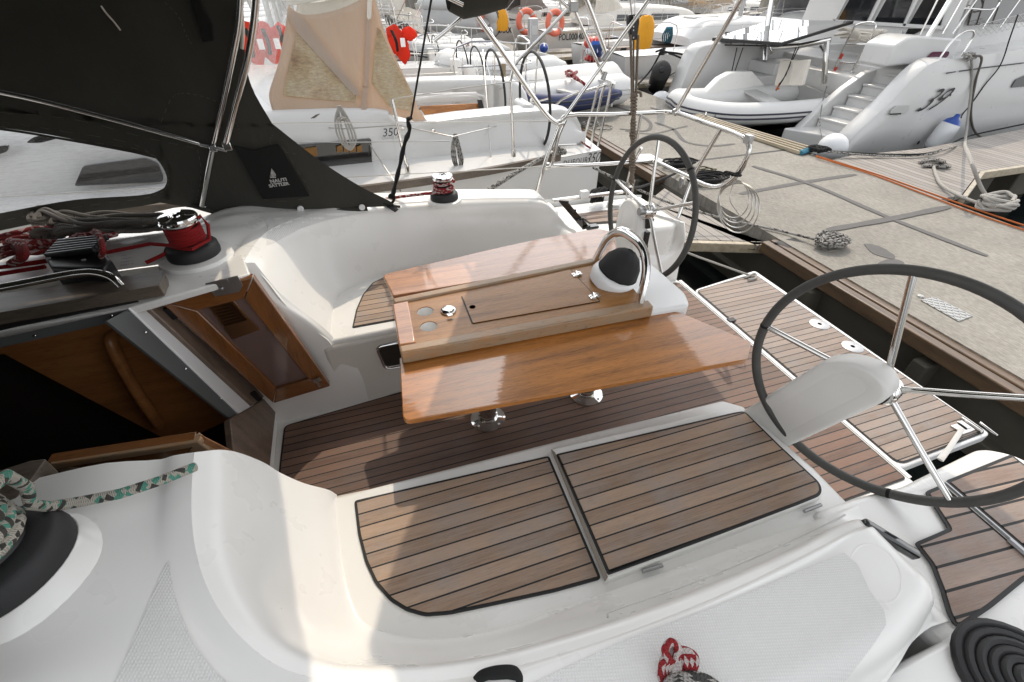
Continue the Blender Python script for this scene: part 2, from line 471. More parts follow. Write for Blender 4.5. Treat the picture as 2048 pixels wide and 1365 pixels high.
def beam(mb, a, b, w, h, up=(0, 0, 1)):
    a = V(a); b = V(b); t = (b - a).normalized(); s = t.cross(V(up)).normalized(); u = s.cross(t)
    vs = []
    for p in (a, b):
        for i, j in ((-1, -1), (1, -1), (1, 1), (-1, 1)): vs.append(p + s * i * w / 2 + u * j * h / 2)
    return mb.add(vs, [[0, 1, 2, 3], [7, 6, 5, 4], [0, 4, 5, 1], [1, 5, 6, 2], [2, 6, 7, 3], [3, 7, 4, 0]])
def lathe(mb, prof, c, ax=(0, 0, 1), n=24, sc=(1, 1)):
    ax = V(ax).normalized(); x = ax.orthogonal().normalized(); y = ax.cross(x); c = V(c)
    vs = []; fs = []
    for r, z in prof:
        for k in range(n):
            a = 2 * math.pi * k / n
            vs.append(c + x * (r * math.cos(a) * sc[0]) + y * (r * math.sin(a) * sc[1]) + ax * z)
    m = len(prof)
    for i in range(m - 1):
        for k in range(n):
            k2 = (k + 1) % n
            fs.append([i * n + k, i * n + k2, (i + 1) * n + k2, (i + 1) * n + k])
    if prof[0][0] > 1e-6: fs.append(list(range(n - 1, -1, -1)))
    if prof[-1][0] > 1e-6: fs.append([(m - 1) * n + k for k in range(n)])
    return mb.add(vs, fs)
def sphere(mb, c, r, n=16, sc=(1, 1, 1)):
    c = V(c); vs = []; fs = []; m = n // 2
    for i in range(m + 1):
        t = math.pi * i / m
        for k in range(n):
            a = 2 * math.pi * k / n
            vs.append(c + V((r * sc[0] * math.sin(t) * math.cos(a), r * sc[1] * math.sin(t) * math.sin(a), r * sc[2] * math.cos(t))))
    for i in range(m):
        for k in range(n): fs.append([i * n + k, (i + 1) * n + k, (i + 1) * n + (k + 1) % n, i * n + (k + 1) % n])
    return mb.add(vs, fs)
def plate(outline, holes, th):
    bm = bmesh.new(); ed = []
    for loop in [outline] + holes:
        vs = [bm.verts.new(p) for p in loop]
        for a, b in zip(vs, vs[1:] + vs[:1]): ed.append(bm.edges.new((a, b)))
    bmesh.ops.triangle_fill(bm, edges=ed, use_beauty=True)
    bm.verts.index_update(); bm.normal_update()
    mb = MB(); up = [[v.index for v in f.verts] if f.normal.z > 0 else [v.index for v in f.verts][::-1] for f in bm.faces]
    mb.add([v.co.copy() for v in bm.verts], up); bm.free()
    for loop in [outline] + holes:
        n = len(loop); loop = [V(p) for p in loop]; mb.add(loop + [p - V((0, 0, th)) for p in loop], [[i, (i + 1) % n, n + (i + 1) % n, n + i] for i in range(n)])
    return mb
def circ(c, r, ax=(0, 0, 1), n=32, a0=0, a1=2 * math.pi, full=True):
    ax = V(ax).normalized(); x = ax.orthogonal().normalized(); y = ax.cross(x); c = V(c)
    return [c + x * r * math.cos(a0 + (a1 - a0) * k / n) + y * r * math.sin(a0 + (a1 - a0) * k / n) for k in range(n if full else n + 1)]
def rounded(pts, r, n=5):
    """round the corners of a closed outline; r a number or a list"""
    pts = [V(p) for p in pts]; m = len(pts); out = []
    for i in range(m):
        rr = r[i] if isinstance(r, (list, tuple)) else r
        p = pts[i]; a = pts[i - 1] - p; b = pts[(i + 1) % m] - p
        d = min(rr, a.length * .48, b.length * .48)
        if d < 1e-4: out.append(p); continue
        s = p + a.normalized() * d; e = p + b.normalized() * d
        for k in range(n + 1):
            t = k / n
            out.append(s * (1 - t) ** 2 + p * 2 * t * (1 - t) + e * t * t)
    return out
def text(name, body, size, mat, parent, o, xd, yd, shear=0, wx=1.0, align='LEFT', lift=.002, bold=0, spacing=1.0):
    cu = bpy.data.curves.new('lettering', 'FONT'); cu.body = body; cu.size = size; cu.shear = shear
    cu.align_x = align; cu.offset = bold; cu.space_character = spacing; cu.resolution_u = 3
    ob = bpy.data.objects.new('lettering', cu); COL.objects.link(ob)
    dg = bpy.context.evaluated_depsgraph_get()
    me = bpy.data.meshes.new_from_object(ob.evaluated_get(dg))
    bpy.data.objects.remove(ob); bpy.data.curves.remove(cu)
    x = V(xd).normalized(); y = V(yd); y = (y - x * y.dot(x)).normalized(); n = x.cross(y)
    mb = MB()
    mb.add([V(o) + x * p.co.x * wx + y * p.co.y + n * lift for p in me.vertices], [list(f.vertices) for f in me.polygons])
    bpy.data.meshes.remove(me)
    return build(mb, name, mat, parent, smooth=0)
def copytree(o, parent=None):
    c = o.copy(); COL.objects.link(c)
    if parent is not None: c.parent = parent
    for ch in list(o.children): copytree(ch, c)
    return c
def lerp(a, b, t): return a + (b - a) * t
def sstep(a, b, x):
    t = max(0, min(1, (x - a) / (b - a))); return t * t * (3 - 2 * t)
def sag(a, b, d, n=10):
    a = V(a); b = V(b)
    return [a.lerp(b, i / n) - V((0, 0, d * 4 * (i / n) * (1 - i / n))) for i in range(n + 1)]
# ================================================================== own yacht
YC = 1.46
S = .60
def mir(p): return V((p[0], 2 * YC - p[1], p[2]))
YA = thing('sailing_yacht', (.8, YC, 0), 'white sailing yacht in the foreground with open teak cockpit, folding table and twin wheels', 'sailing yacht')

# ---- hull
def hull_rows(side):
    rows = []
    for X, hb, zs in ((-6.6, .10, 1.45), (-6.0, .55, 1.40), (-4.5, 1.10, 1.33), (-2.5, 1.45, 1.24), (-.5, 1.58, 1.17), (1.0, 1.60, 1.11), (1.9, 1.58, 1.06), (2.08, 1.57, 1.045)):
        y = side * hb
        rows.append([(X, YC + y, zs), (X, YC + y * 1.0, zs - .2), (X, YC + y * .98, .5), (X, YC + y * .93, .1), (X, YC + y * .75, -.25), (X, YC, -.45)])
    return rows
mb = MB()
for sd in (-1, 1): grid(mb, smoothgrid(hull_rows(sd), 4, 3))
build(mb, 'hull', 'gel2', YA, smooth=60)

# ---- cockpit sole: white tray then teak sheet
mb = MB()
prism(mb, [(-.66, .98, S), (-.66, 1.96, S), (1.3, 1.96, S), (1.36, 2.46, S), (2.12, 2.46, S), (2.12, .48, S), (1.36, .48, S), (1.3, .98, S)], (0, 0, -.08))
build(mb, 'cockpit_floor', 'gel', YA, bevel=.006)
def sheet(pts, z, name, mat, parent, th=.004, edge=None, ew=.009):
    """teak panel with a black caulked margin under it"""
    pts = [V(p) for p in pts]
    c = sum(pts, V((0, 0, 0))) / len(pts)
    n = len(pts)
    a = sum(pts[i].x * pts[(i + 1) % n].y - pts[(i + 1) % n].x * pts[i].y for i in range(n))
    sg = 1 if a > 0 else -1
    inn = []
    for i in range(n):
        d = (pts[(i + 1) % n] - pts[i - 1]); d.z = 0
        nn = V((-d.y, d.x, 0)).normalized() * sg
        inn.append(pts[i] + nn * ew + V((0, 0, .0025)))
    m1 = plate(inn, [], .006)
    o = build(m1, name, mat, parent, smooth=0)
    m2 = plate(pts, [], th)
    build(m2, 'caulking', 'caulk', o if parent is not YA else o, smooth=0)
    return o
Z1 = S + .005
sheet(rounded([P(568, 852, Z1), (-.645, 1.02, Z1), (1.32, 1.00, Z1), (1.36, .60, Z1), (2.10, .60, Z1), (2.105, 2.40, Z1), (1.34, 2.40, Z1), (1.30, 1.93, Z1), (-.05, 1.885, Z1)],
      [.03, .03, .02, .05, .02, .02, .05, .02, .02]), Z1, 'teak_sole', 'teakfloor', YA)

# ---- bathing platform
mb = MB()
pl = [P(1387, 580, S - .005), P(1510, 541, S - .005), P(1983, 868, S - .005), P(1795, 940, S - .005)]
prism(mb, rounded(pl, [.05, .03, .03, .06]), (0, 0, -.055))
plat = build(mb, 'bathing_platform', 'gel2', YA, bevel=.008)
pi = [P(1392, 582, S), P(1508, 547, S), P(1973, 864, S), P(1798, 931, S)]
sheet(rounded(pi, [.04, .03, .03, .06]), S, 'teak_deck', 'teakplat', plat)
for px, py in ((1639, 649), (1705, 694)):
    mb = MB(); lathe(mb, [(.013, 0), (.013, .004), (.055, .005), (.06, .002), (.06, -.004)], P(px, py, S + .003), n=28)
    o = build(mb, 'ladder_plate', 'alu', plat)
    mb = MB(); lathe(mb, [(.0, .001), (.014, .001)], P(px, py, S + .004), n=16); build(mb, 'hole', 'caulk', o)
    mb = MB()
    for k in range(3):
        a = k * 2.1 + .5
        lathe(mb, [(.005, .0005), (.0, .001)], P(px, py, S + .008) + V((math.cos(a) * .04, math.sin(a) * .04, 0)), n=8)
    build(mb, 'screw', 'steeld', o)
# hinge hardware and pull tab at the near end of the platform
mb = MB(); c = P(1925, 857, S + .006)
box(mb, c, (.09, .06, .012)); box(mb, c + V((.02, .01, .008)), (.03, .05, .01)); lathe(mb, [(.008, -.05), (.008, .05)], c + V((.06, 0, .006)), (0, 1, 0), 8)
tube(mb, [P(1960, 845, S + .01), P(1995, 872, S + .01)], .006, 6)
build(mb, 'platform_hinge', 'steel', plat, bevel=.002)
mb = MB(); tube(mb, [P(1925, 857, S + .02), P(1900, 895, S + .05), P(1880, 920, .98)], .011, 6, flat=.3)
build(mb, 'platform_strap', 'print', plat)
# gap strip between sole and platform
mb = MB(); prism(mb, [(2.112, .60, S + .004), (2.132, .60, S + .004), (2.145, 2.42, S + .004), (2.122, 2.42, S + .004)], (0, 0, -.05))
build(mb, 'sole_edge_strip', 'gel2', YA)
mb = MB(); c = P(1463, 640, S + .008); box(mb, c, (.05, .035, .008)); build(mb, 'platform_catch', 'black', YA)

# ---- bench seats
def bench(side):
    f = (lambda p: V(p)) if side < 0 else mir
    z = S + .42
    rim = [(-.345, 1.02), (-.335, .80), (-.30, .58), (-.20, .455), (-.04, .41), (.3, .39), (1.0, .385), (1.34, .385), (1.345, .60), (1.31, .93), (1.25, .985), (.49, 1.005)]
    mb = MB(); prism(mb, [f((x, y, z)) for x, y in rim], (0, 0, -.06))
    o = build(mb, 'bench_seat', 'gel', YA, bevel=.016, seg=3)
    mb = MB()
    prism(mb, [f(p) for p in ((-.34, 1.045, z - .02), (-.34, .5, z - .02), (1.30, .5, z - .02), (1.30, .96, z - .02), (.5, .985, z - .02))], (0, 0, -.42))
    build(mb, 'seat_front', 'gelwarm', o, bevel=.02)
    return o
def seatpath(pix): return [P(x, y, S + .424) for x, y in pix]
bn = bench(-1); bf = bench(1)
fwd = seatpath([(708, 1002), (1098, 912), (1203, 1158), (1110, 1184), (1000, 1208), (900, 1229), (850, 1233), (812, 1222), (780, 1202), (750, 1168), (730, 1125), (716, 1070)])
sheet(rounded(fwd, .012, 3), 0, 'teak_bench_panel', 'teakseat', bn)
# hinged locker lid
lidz = S + .447
lid = [P(1101, 898, lidz), P(1478, 812, lidz), P(1668, 985, lidz), P(1212, 1162, lidz)]
mb = MB(); prism(mb, rounded(lid, [.015, .05, .08, .015]), (0, 0, -.035))
lo = build(mb, 'locker_lid', 'gel', bn, bevel=.006, seg=3)
tk = [P(x, y, lidz + .004) for x, y in ((1112, 909), (1466, 826), (1489, 822), (1560, 892), (1642, 968), (1644, 990), (1600, 1008), (1420, 1076), (1216, 1150))]
mb = MB()
o2 = sheet(rounded(tk, [.006, .02, .02, .02, .03, .03, .02, .05, .006]), 0, 'teak_lid_panel', 'teakseat', bn)
for (a, b) in (((1285, 1143), (1325, 1131)), ((1608, 1023), (1642, 1010))):
    mb = MB(); tube(mb, [P(*a, lidz - .01), P(*b, lidz - .01)], .006, 8)
    build(mb, 'hinge', 'steeld', bn)
mb = MB(); prism(mb, [P(1102, 899, lidz + .003), P(1110, 905, lidz + .003), P(1216, 1154, lidz + .003), P(1210, 1163, lidz + .003)], (0, 0, -.004)); M['lidgroove'] = simple('taupe_groove', (.20, .17, .14), .6); build(mb, 'lid_groove', 'lidgroove', bn, smooth=0)  # taupe strip painted on the rim for the dark groove beside the lid
farteak = [P(x, y, S + .424) for x, y in ((704, 656), (1000, 602), (1180, 560), (1200, 500), (1000, 520), (860, 530), (775, 551), (745, 566), (725, 590), (712, 620))]
sheet(rounded(farteak, .01, 3), 0, 'teak_bench_panel', 'teakseat', bf)

# ---- coamings: lofted from the seat fillet over the shoulder and crest to the deck
def top_h(x, y):
    z = lerp(1.455, 1.40, sstep(-.6, -.25, x)); z = lerp(z, 1.355, sstep(-.25, .3, x)); z = lerp(z, 1.30, sstep(.3, 1.0, x))
    z = lerp(z, 1.045, sstep(1.05, 1.26, x))
    z += .035 * sstep(0, .15, -(x + .585)) - .07 * sstep(0, .22, .64 - y) * sstep(-.66, -.80, x)
    z += .012 * math.exp(-((x + .86) ** 2 + (y - .72) ** 2) / .018)
    return z
def rails(side):
    Cn = [(-.54, .94, 1.455), (-.53, .86, 1.455), (-.515, .76, 1.45), (-.49, .66, 1.445), (-.455, .57, 1.435), (-.40, .48, 1.42), (-.31, .39, 1.405), (-.18, .33, 1.39), (0, .285, 1.37), (.25, .265, 1.35), (.55, .265, 1.335), (.85, .285, 1.31), (1.0, .30, 1.295), (1.08, .305, 1.27), (1.15, .31, 1.19), (1.22, .315, 1.08), (1.27, .32, 1.04)]
    Sn = [(-.44, 1.01, 1.28), (-.425, .90, 1.28), (-.41, .76, 1.28), (-.375, .62, 1.28), (-.335, .53, 1.28), (-.28, .45, 1.28), (-.20, .40, 1.28), (-.10, .365, 1.28), (.05, .335, 1.27), (.3, .32, 1.25), (.55, .32, 1.23), (.85, .33, 1.21), (1.0, .345, 1.20), (1.1, .35, 1.18), (1.18, .355, 1.12), (1.26, .36, 1.06), (1.31, .36, 1.04)]
    Fn = [(-.31, 1.03, 1.045), (-.305, .95, 1.045), (-.298, .85, 1.045), (-.287, .75, 1.045), (-.27, .66, 1.045), (-.24, .585, 1.045), (-.17, .53, 1.045), (-.06, .48, 1.045), (.10, .45, 1.045), (.3, .445, 1.045), (.6, .44, 1.045), (.9, .435, 1.045), (1.05, .43, 1.045), (1.15, .43, 1.045), (1.23, .43, 1.045), (1.30, .43, 1.042), (1.34, .43, 1.04)]
    return Cn, Sn, Fn
def coaming(side):
    f = (lambda p: V(p)) if side < 0 else mir
    Cn, Sn, Fn = rails(side)
    rows = []
    for c, s, q in zip(Cn, Sn, Fn):
        c = V(c); s = V(s); q = V(q)
        hz = (q - s); hz.z = 0; foot = q + hz.normalized() * .016; foot.z = 1.006
        out = (c - q); out.z = 0; out.normalize()
        a = q.lerp(s, .35) + out * .012; b = q.lerp(s, .72) + out * .010
        m = s.lerp(c, .55) + V((0, 0, .028)) - out * .004
        r = [foot, q, a, b, s, m, c]
        rows.append([f(p) for p in r])
    mb = MB(); grid(mb, smoothgrid(rows, 5, 5))
    o = build(mb, 'coaming', 'gel', YA, smooth=180)
    # upper surface, crest to outboard edge
    rows = []
    for c, q in zip(Cn, Fn):
        c = V(c); q = V(q)
        out = (c - q); out.z = 0; out.normalize()
        w = sstep(-.5, -.05, c.x)
        yout = lerp(.0, .02, w) + .07 * sstep(.85, 1.15, c.x)
        end = V((c.x - 1.2 * (1 - w), lerp(c.y - .2, yout, w), 0))
        if c.x < -.5: end = V((-2.0, c.y - .02, 0))
        elif c.x < 0:
            t = (c.x + .5) / .5
            end = V((lerp(-2.0, c.x, min(1, t * 1.0)), lerp(.55, .02, min(1, t * 1.3)), 0))
        r = []
        for k, t in enumerate((0, .012, .05, .12, .22, .36, .52, .70, .86, .96, 1.0)):
            p = c.lerp(end, t) if t else c.copy()
            if t:
                p.z = top_h(p.x, p.y)
                if c.x >= -.1: p.z = lerp(p.z, min(p.z, 1.10), sstep(.80, 1.0, t))
            r.append(f(p))
        r[1] = f(V(c) + (V(c).lerp(end, .03) - c)); r[1].z = c[2] + .006
        rows.append(r)
    mb = MB(); grid(mb, smoothgrid(rows, 4, 3))
    build(mb, 'coaming_top', 'gel', o, smooth=180)
    return o
cn = coaming(-1); cf = coaming(1)

# outer deck and quarter decks
def deck(side):
    f = (lambda p: V(p)) if side < 0 else mir
    mb = MB()
    prism(mb, [f(p) for p in ((-.2, .06, 1.12), (1.3, .06, 1.08), (1.3, -.12, 1.085), (-.5, -.11, 1.145), (-2.4, .02, 1.21), (-4.5, .36, 1.30), (-4.5, .9, 1.30), (-2.2, .5, 1.21))], (0, 0, -.05))
    o = build(mb, 'side_deck', 'gel', YA, bevel=.015)
    mb = MB()
    prism(mb, rounded([f(p) for p in ((1.18, -.12, 1.045), (2.06, -.10, 1.045), (2.08, .40, 1.045), (1.98, .47, 1.045), (1.55, .44, 1.045), (1.36, .46, 1.04), (1.18, .46, 1.04))], [0, .05, .06, .04, .03, .03, 0]), (0, 0, -.50))
    build(mb, 'quarter_deck', 'gel', YA, bevel=.025, seg=4)
    return o
deck(-1); deck(1)
ta = [P(x, y, 1.053) for x, y in ((1829, 1086), (1897, 1057), (1850, 984), (1885, 969), (2064, 1122), (2110, 1130), (2048, 1163), (1985, 1215), (1925, 1256), (1908, 1250), (1895, 1225), (1880, 1175), (1862, 1128))]
tb_ = [P(x, y, 1.053) for x, y in ((1891, 962), (2022, 909), (2050, 930), (2130, 1000), (2130, 1120), (2070, 1116))]
sheet(rounded(tb_, .01, 3), 0, 'teak_quarter_panel', 'teakaft', YA, ew=.011)
sheet(rounded(ta, .01, 3), 0, 'teak_quarter_panel', 'teakaft', YA, ew=.011)
mb = MB(); tube(mb, [P(1890, 966, 1.058), P(2060, 1112, 1.058)], .0055, 6); tube(mb, [P(2018, 1080, 1.062), P(2060, 1116, 1.062)], .009, 6)
build(mb, 'quarter_hinge', 'steeld', YA)
tf = [P(x, y, 1.053) for x, y in ((1148, 428), (1236, 418), (1300, 428), (1310, 440), (1180, 447))]
sheet(rounded(tf, .01, 3), 0, 'teak_quarter_panel', 'teakaft', YA)
# black end pockets on both coamings
mb = MB()
a, b = P(1724, 1046, 1.262), P(1833, 1112, 1.19)
beam(mb, a, b, .026, .03); build(mb, 'coaming_end_pocket', 'glass', YA, bevel=.008, seg=3)
mb = MB()
q = [P(1117, 403, 1.33), P(1136, 405, 1.33), P(1180, 455, 1.11), P(1166, 460, 1.11)]
prism(mb, q, (.01, .03, -.01)); o = build(mb, 'coaming_end_pocket', 'glass', YA, bevel=.004)
mb = MB(); 
for t in (.02, .34, .66, .98):
    beam(mb, q[0].lerp(q[3], t) + V((0, -.002, .006)), q[1].lerp(q[2], t) + V((0, -.002, .006)), .012, .012)
build(mb, 'frame', 'black', o)

# ---- non-skid panels draped over the moulding
from mathutils.bvhtree import BVHTree
def bvh_of(*objs):
    vs = []; fs = []
    for o in objs:
        k = len(vs); org = root_org(o)
        vs += [v.co + org for v in o.data.vertices]; fs += [[i + k for i in p.vertices] for p in o.data.polygons]
    return BVHTree.FromPolygons(vs, fs)
def drape(poly, tree, step=14, lift=.0012, n=None):
    bm = bmesh.new()
    bm.faces.new([bm.verts.new((x, y, 0)) for x, y in poly])
    xs = [p[0] for p in poly]; ys = [p[1] for p in poly]
    for ax, lo, hi in ((0, min(xs), max(xs)), (1, min(ys), max(ys))):
        k = lo + step
        while k < hi:
            co = V((k, 0, 0)) if ax == 0 else V((0, k, 0)); no = V((1, 0, 0)) if ax == 0 else V((0, 1, 0))
            bmesh.ops.bisect_plane(bm, geom=bm.verts[:] + bm.edges[:] + bm.faces[:], plane_co=co, plane_no=no)
            k += step
    bm.verts.index_update()
    vs = []
    for v in bm.verts:
        d = sight(v.co.x, v.co.y).normalized()
        hit = tree.ray_cast(V((0, 0, CAM_H)), d)
        h = hit[0] if hit[0] is not None else P(v.co.x, v.co.y, 1.40)
        nn = hit[1] if hit[1] is not None else V((0, 0, 1))
        if nn.dot(d) > 0: nn = -nn
        vs.append(h + nn * lift)
    fs = [[v.index for v in f.verts] for f in bm.faces]
    bm.free()
    mb = MB(); mb.add(vs, fs)
    return mb
def on_surf(px, py, tree, lift=0):
    d = sight(px, py).normalized(); hit = tree.ray_cast(V((0, 0, CAM_H)), d)
    return (hit[0] + V((0, 0, lift))) if hit[0] is not None else P(px, py, 1.40)
TN = bvh_of(*[c for c in cn.children], cn)
TF = bvh_of(*[c for c in cf.children], cf)
pt = [(337, 1121), (347, 1180), (362, 1230), (388, 1290), (430, 1345), (520, 1420), (180, 1440), (232, 1360), (280, 1250), (322, 1150)]
build(drape(pt, TN), 'nonskid_panel', 'nonskid', cn)
pt = [(1045, 1375), (1240, 1285), (1440, 1210), (1640, 1125), (1688, 1106), (1715, 1130), (1738, 1180), (1768, 1222), (1772, 1250), (1742, 1295), (1672, 1385), (1050, 1440)]
build(drape(pt, TN), 'nonskid_panel', 'nonskid', cn)
pt = [(522, 434), (536, 455), (532, 490), (545, 488), (600, 458), (650, 442), (705, 430), (740, 425), (640, 425)]
build(drape(pt, TF, 8), 'nonskid_panel', 'nonskid', cf)
mb = MB(); tube(mb, [on_surf(x, y, TN, -.0005) for x, y in ((1216, 1236), (1218, 1227), (1232, 1221), (1330, 1188), (1430, 1150), (1530, 1108), (1620, 1066), (1690, 1030))], .0028, 6, 4)
build(mb, 'moulded_step', 'gelgrey', cn)
# oval pad moulded into the end of the near coaming
mb = MB()
ov = []
for k in range(40):
    a = 2 * math.pi * k / 40
    x = 46 * math.cos(a); y = 64 * math.sin(a)
    ca, sa = math.cos(-.55), math.sin(-.55)
    ov.append(on_surf(1752 + x * ca - y * sa, 1148 + x * sa + y * ca, TN, .0005))
tube(mb, [p - V((0, 0, .0012)) for p in ov], .0028, 6, closed=True, flat=.6)
build(mb, 'oval_pad', 'gel', cn)

# ---- companionway: sloping bulkhead plane
BO = V((-.66, YC, .63)); BNn = V((1, 0, .275)).normalized()
def PB(x, y, off=0): return PN(x, y, BO + BNn * off, BNn)

# opening surround on the cabin top
ZC = 1.47
def C_(x, y, z=ZC): return P(x, y, z)
# cabin top slab around the opening (starboard half), cut along the opening edge
mb = MB()
prism(mb, [C_(255, 618), C_(500, 548), V((-.53, 1.95, ZC)), V((-.55, 2.02, ZC)), V((-2.4, 2.05, ZC)), C_(-400, 730)], (0, 0, -.03))
build(mb, 'cabin_top', 'gel', YA, bevel=.006)
mb = MB(); prism(mb, [V((-2.4, .95, ZC)), V((-1.75, .95, ZC)), V((-1.75, 2.04, ZC)), V((-2.4, 2.04, ZC))], (0, 0, -.03))
prism(mb, [V((-6.0, 1.15, 1.42)), V((-2.4, .55, ZC)), V((-2.4, 2.37, ZC)), V((-6.0, 1.77, 1.42))], (0, 0, -.3))
prism(mb, [V((-6.4, 1.25, 1.38)), V((-4.5, .45, 1.30)), V((-2.3, .15, 1.22)), V((-2.3, 2.77, 1.22)), V((-4.5, 2.47, 1.30)), V((-6.4, 1.67, 1.38))], (0, 0, -.06))
build(mb, 'foredeck', 'gel', YA, bevel=.02)
# sloping bulkhead either side of the opening
mb = MB()
bk = [PB(255, 617), PB(330, 590), V((-.905, 2.02, 1.49)), V((-.655, 2.02, .60)), V((-.655, 1.86, .60)), PB(500, 838), PB(480, 815)]
prism(mb, [PB(258, 615), PB(500, 838), V((-.655, 1.87, .58)), V((-.655, 2.02, .58)), V((-.89, 2.02, 1.46)), PB(330, 575)], -BNn * .03)
bk2 = [mir(p) for p in (PB(258, 615), PB(500, 838), V((-.655, 1.87, .58)), V((-.655, 2.02, .58)), V((-.89, 2.02, 1.46)), PB(330, 575))]
prism(mb, [V((-.80, .98, 1.20)), V((-.655, .98, .60)), V((-.655, 1.10, .60)), V((-.80, 1.10, 1.20))], -BNn * .03)
prism(mb, [V((-.655, 1.05, .58)), V((-.655, 1.87, .58)), V((-.665, 1.87, .66)), V((-.665, 1.05, .66))], -BNn * .03)
build(mb, 'bulkhead', 'gel', YA, bevel=.004)
# cockpit side wall beside the open door, from the bulkhead round to the seat front
mb = MB()
rows = [[C_(330, 570, 1.465), C_(420, 556, 1.465), V((-.53, 1.955, 1.46)), V((-.50, 1.965, 1.45))],
        [PY(380, 640, 1.90), PY(450, 625, 1.90), PY(530, 590, 1.905), V((-.44, 1.935, 1.30))],
        [PY(470, 740, 1.90), PY(560, 705, 1.895), PY(625, 660, 1.895), V((-.30, 1.93, 1.06))],
        [PY(540, 815, 1.875), PY(600, 800, 1.875), PY(690, 750, 1.875), PY(720, 745, 1.88)],
        [V((-.66, 1.858, .60)), V((-.55, 1.862, .60)), V((-.35, 1.868, .60)), V((-.20, 1.875, .60))]]
grid(mb, smoothgrid(rows, 5, 5))
build(mb, 'cockpit_wall', 'gel', YA, smooth=180)
# seat front on the far side (raking face with the chrome hand hole)
mb = MB()
rows = [[V((x, 1.925 + .02 * (x > 0), 1.03)) for x in (-.32, -.05, .5, 1.3)], [V((x, 1.90, .82)) for x in (-.32, -.05, .5, 1.3)], [V((x, 1.872, .60)) for x in (-.32, -.05, .5, 1.3)]]
# hand hole
hc = PY(782, 712, 1.892)
mb = MB()
ring = rounded([PY(752, 693, 1.895), PY(815, 680, 1.895), PY(822, 728, 1.895), PY(770, 737, 1.895)], .03, 6)
inn = [hc.lerp(p, .74) for p in ring]
tube(mb, [p + V((0, -.006, 0)) for p in ring], .008, 8, closed=True)
o = build(mb, 'vent_ring', 'chrome', YA)
mb = MB(); mb.add([p + V((0, -.004, 0)) for p in ring], [list(range(len(ring)))]); build(mb, 'vent_opening', 'interior', o, smooth=0)
mb = MB(); mb.add([p + V((0, -.0075, 0)) for p in ring] + [hc.lerp(p, .78) + V((0, -.002, 0)) for p in ring], [[i, (i + 1) % len(ring), len(ring) + (i + 1) % len(ring), len(ring) + i] for i in range(len(ring))]); build(mb, 'vent_flange', 'chrome', o)

# aluminium-lined opening edge, white strip, teak post
mb = MB()
fr = [PB(-120, 714, .004), PB(258, 618, .004)]
prism(mb, [C_(-300, 742, ZC + .004), C_(0, 676, ZC + .004), C_(257, 618, ZC + .004), C_(214, 642, ZC - .02), C_(0, 690, ZC - .02), C_(-300, 752, ZC - .02)], (0, 0, -.012))
prism(mb, [PB(257, 619, .006), PB(481, 829, .006), PB(458, 836, -.01), PB(214, 642, -.01)], -BNn * .012)
fo = build(mb, 'opening_frame', 'frameal', YA, bevel=.002)
mb = MB()
for x, y in ((68, 672), (222, 632)): lathe(mb, [(.006, 0), (.004, .003), (0, .004)], C_(x, y, ZC + .001), n=10)
for x, y in ((292, 665), (372, 738), (443, 797)): lathe(mb, [(.006, 0), (.004, .003), (0, .004)], PB(x, y, .006), BNn, n=10)
build(mb, 'screw', 'steel', fo)
mb = MB(); prism(mb, [PB(258, 616, .012), PB(283, 605, .012), PB(512, 812, .012), PB(482, 830, .012)], -BNn * .02)
build(mb, 'opening_flange', 'gel2', YA, bevel=.004)
mb = MB(); prism(mb, [PB(284, 602, .030), PB(306, 592, .030), PB(532, 792, .030), PB(508, 810, .030)], -BNn * .035)
build(mb, 'door_post', 'greywz', YA, bevel=.006)
mb = MB(); prism(mb, [PB(460, 838, .022), PB(508, 811, .022), PB(532, 794, .022), PB(553, 812, .022), PB(540, 935, .022), PB(470, 930, .022)], -BNn * .03)
build(mb, 'step_board', 'greywz', YA, bevel=.004)
# hatch slide: groove, weathered teak rail with stainless handrail
mb = MB(); prism(mb, [C_(-200, 688, ZC + .006), C_(272, 597, ZC + .006), C_(276, 602, ZC + .006), C_(-200, 698, ZC + .006)], (0, 0, -.02)); build(mb, 'slide_groove', 'black', YA)
mb = MB(); prism(mb, rounded([C_(-200, 616, ZC + .05), C_(-200, 660, ZC + .05), C_(318, 571, ZC + .05), C_(327, 551, ZC + .05), C_(326, 541, ZC + .05)], .004), (0, 0, -.045))
ho = build(mb, 'hatch_rail', 'greyw', YA, bevel=.006)
mb = MB(); tube(mb, [C_(-200, 608, ZC + .10), C_(0, 576, ZC + .10), C_(150, 548, ZC + .10), C_(190, 546, ZC + .10), C_(225, 556, ZC + .085), C_(243, 573, ZC + .055)], .014, 12, 6, flat=1.0)
build(mb, 'handrail', 'chrome', ho)
mb = MB()
prism(mb, rounded([P(-60, 960, 1.52), P(60, 922, 1.52), P(92, 918, 1.52), P(60, 962, 1.50), P(22, 1010, 1.49), P(-60, 1040, 1.49)], .004), (0, 0, -.05))
build(mb, 'hatch_rail', 'greyw', YA, bevel=.006)

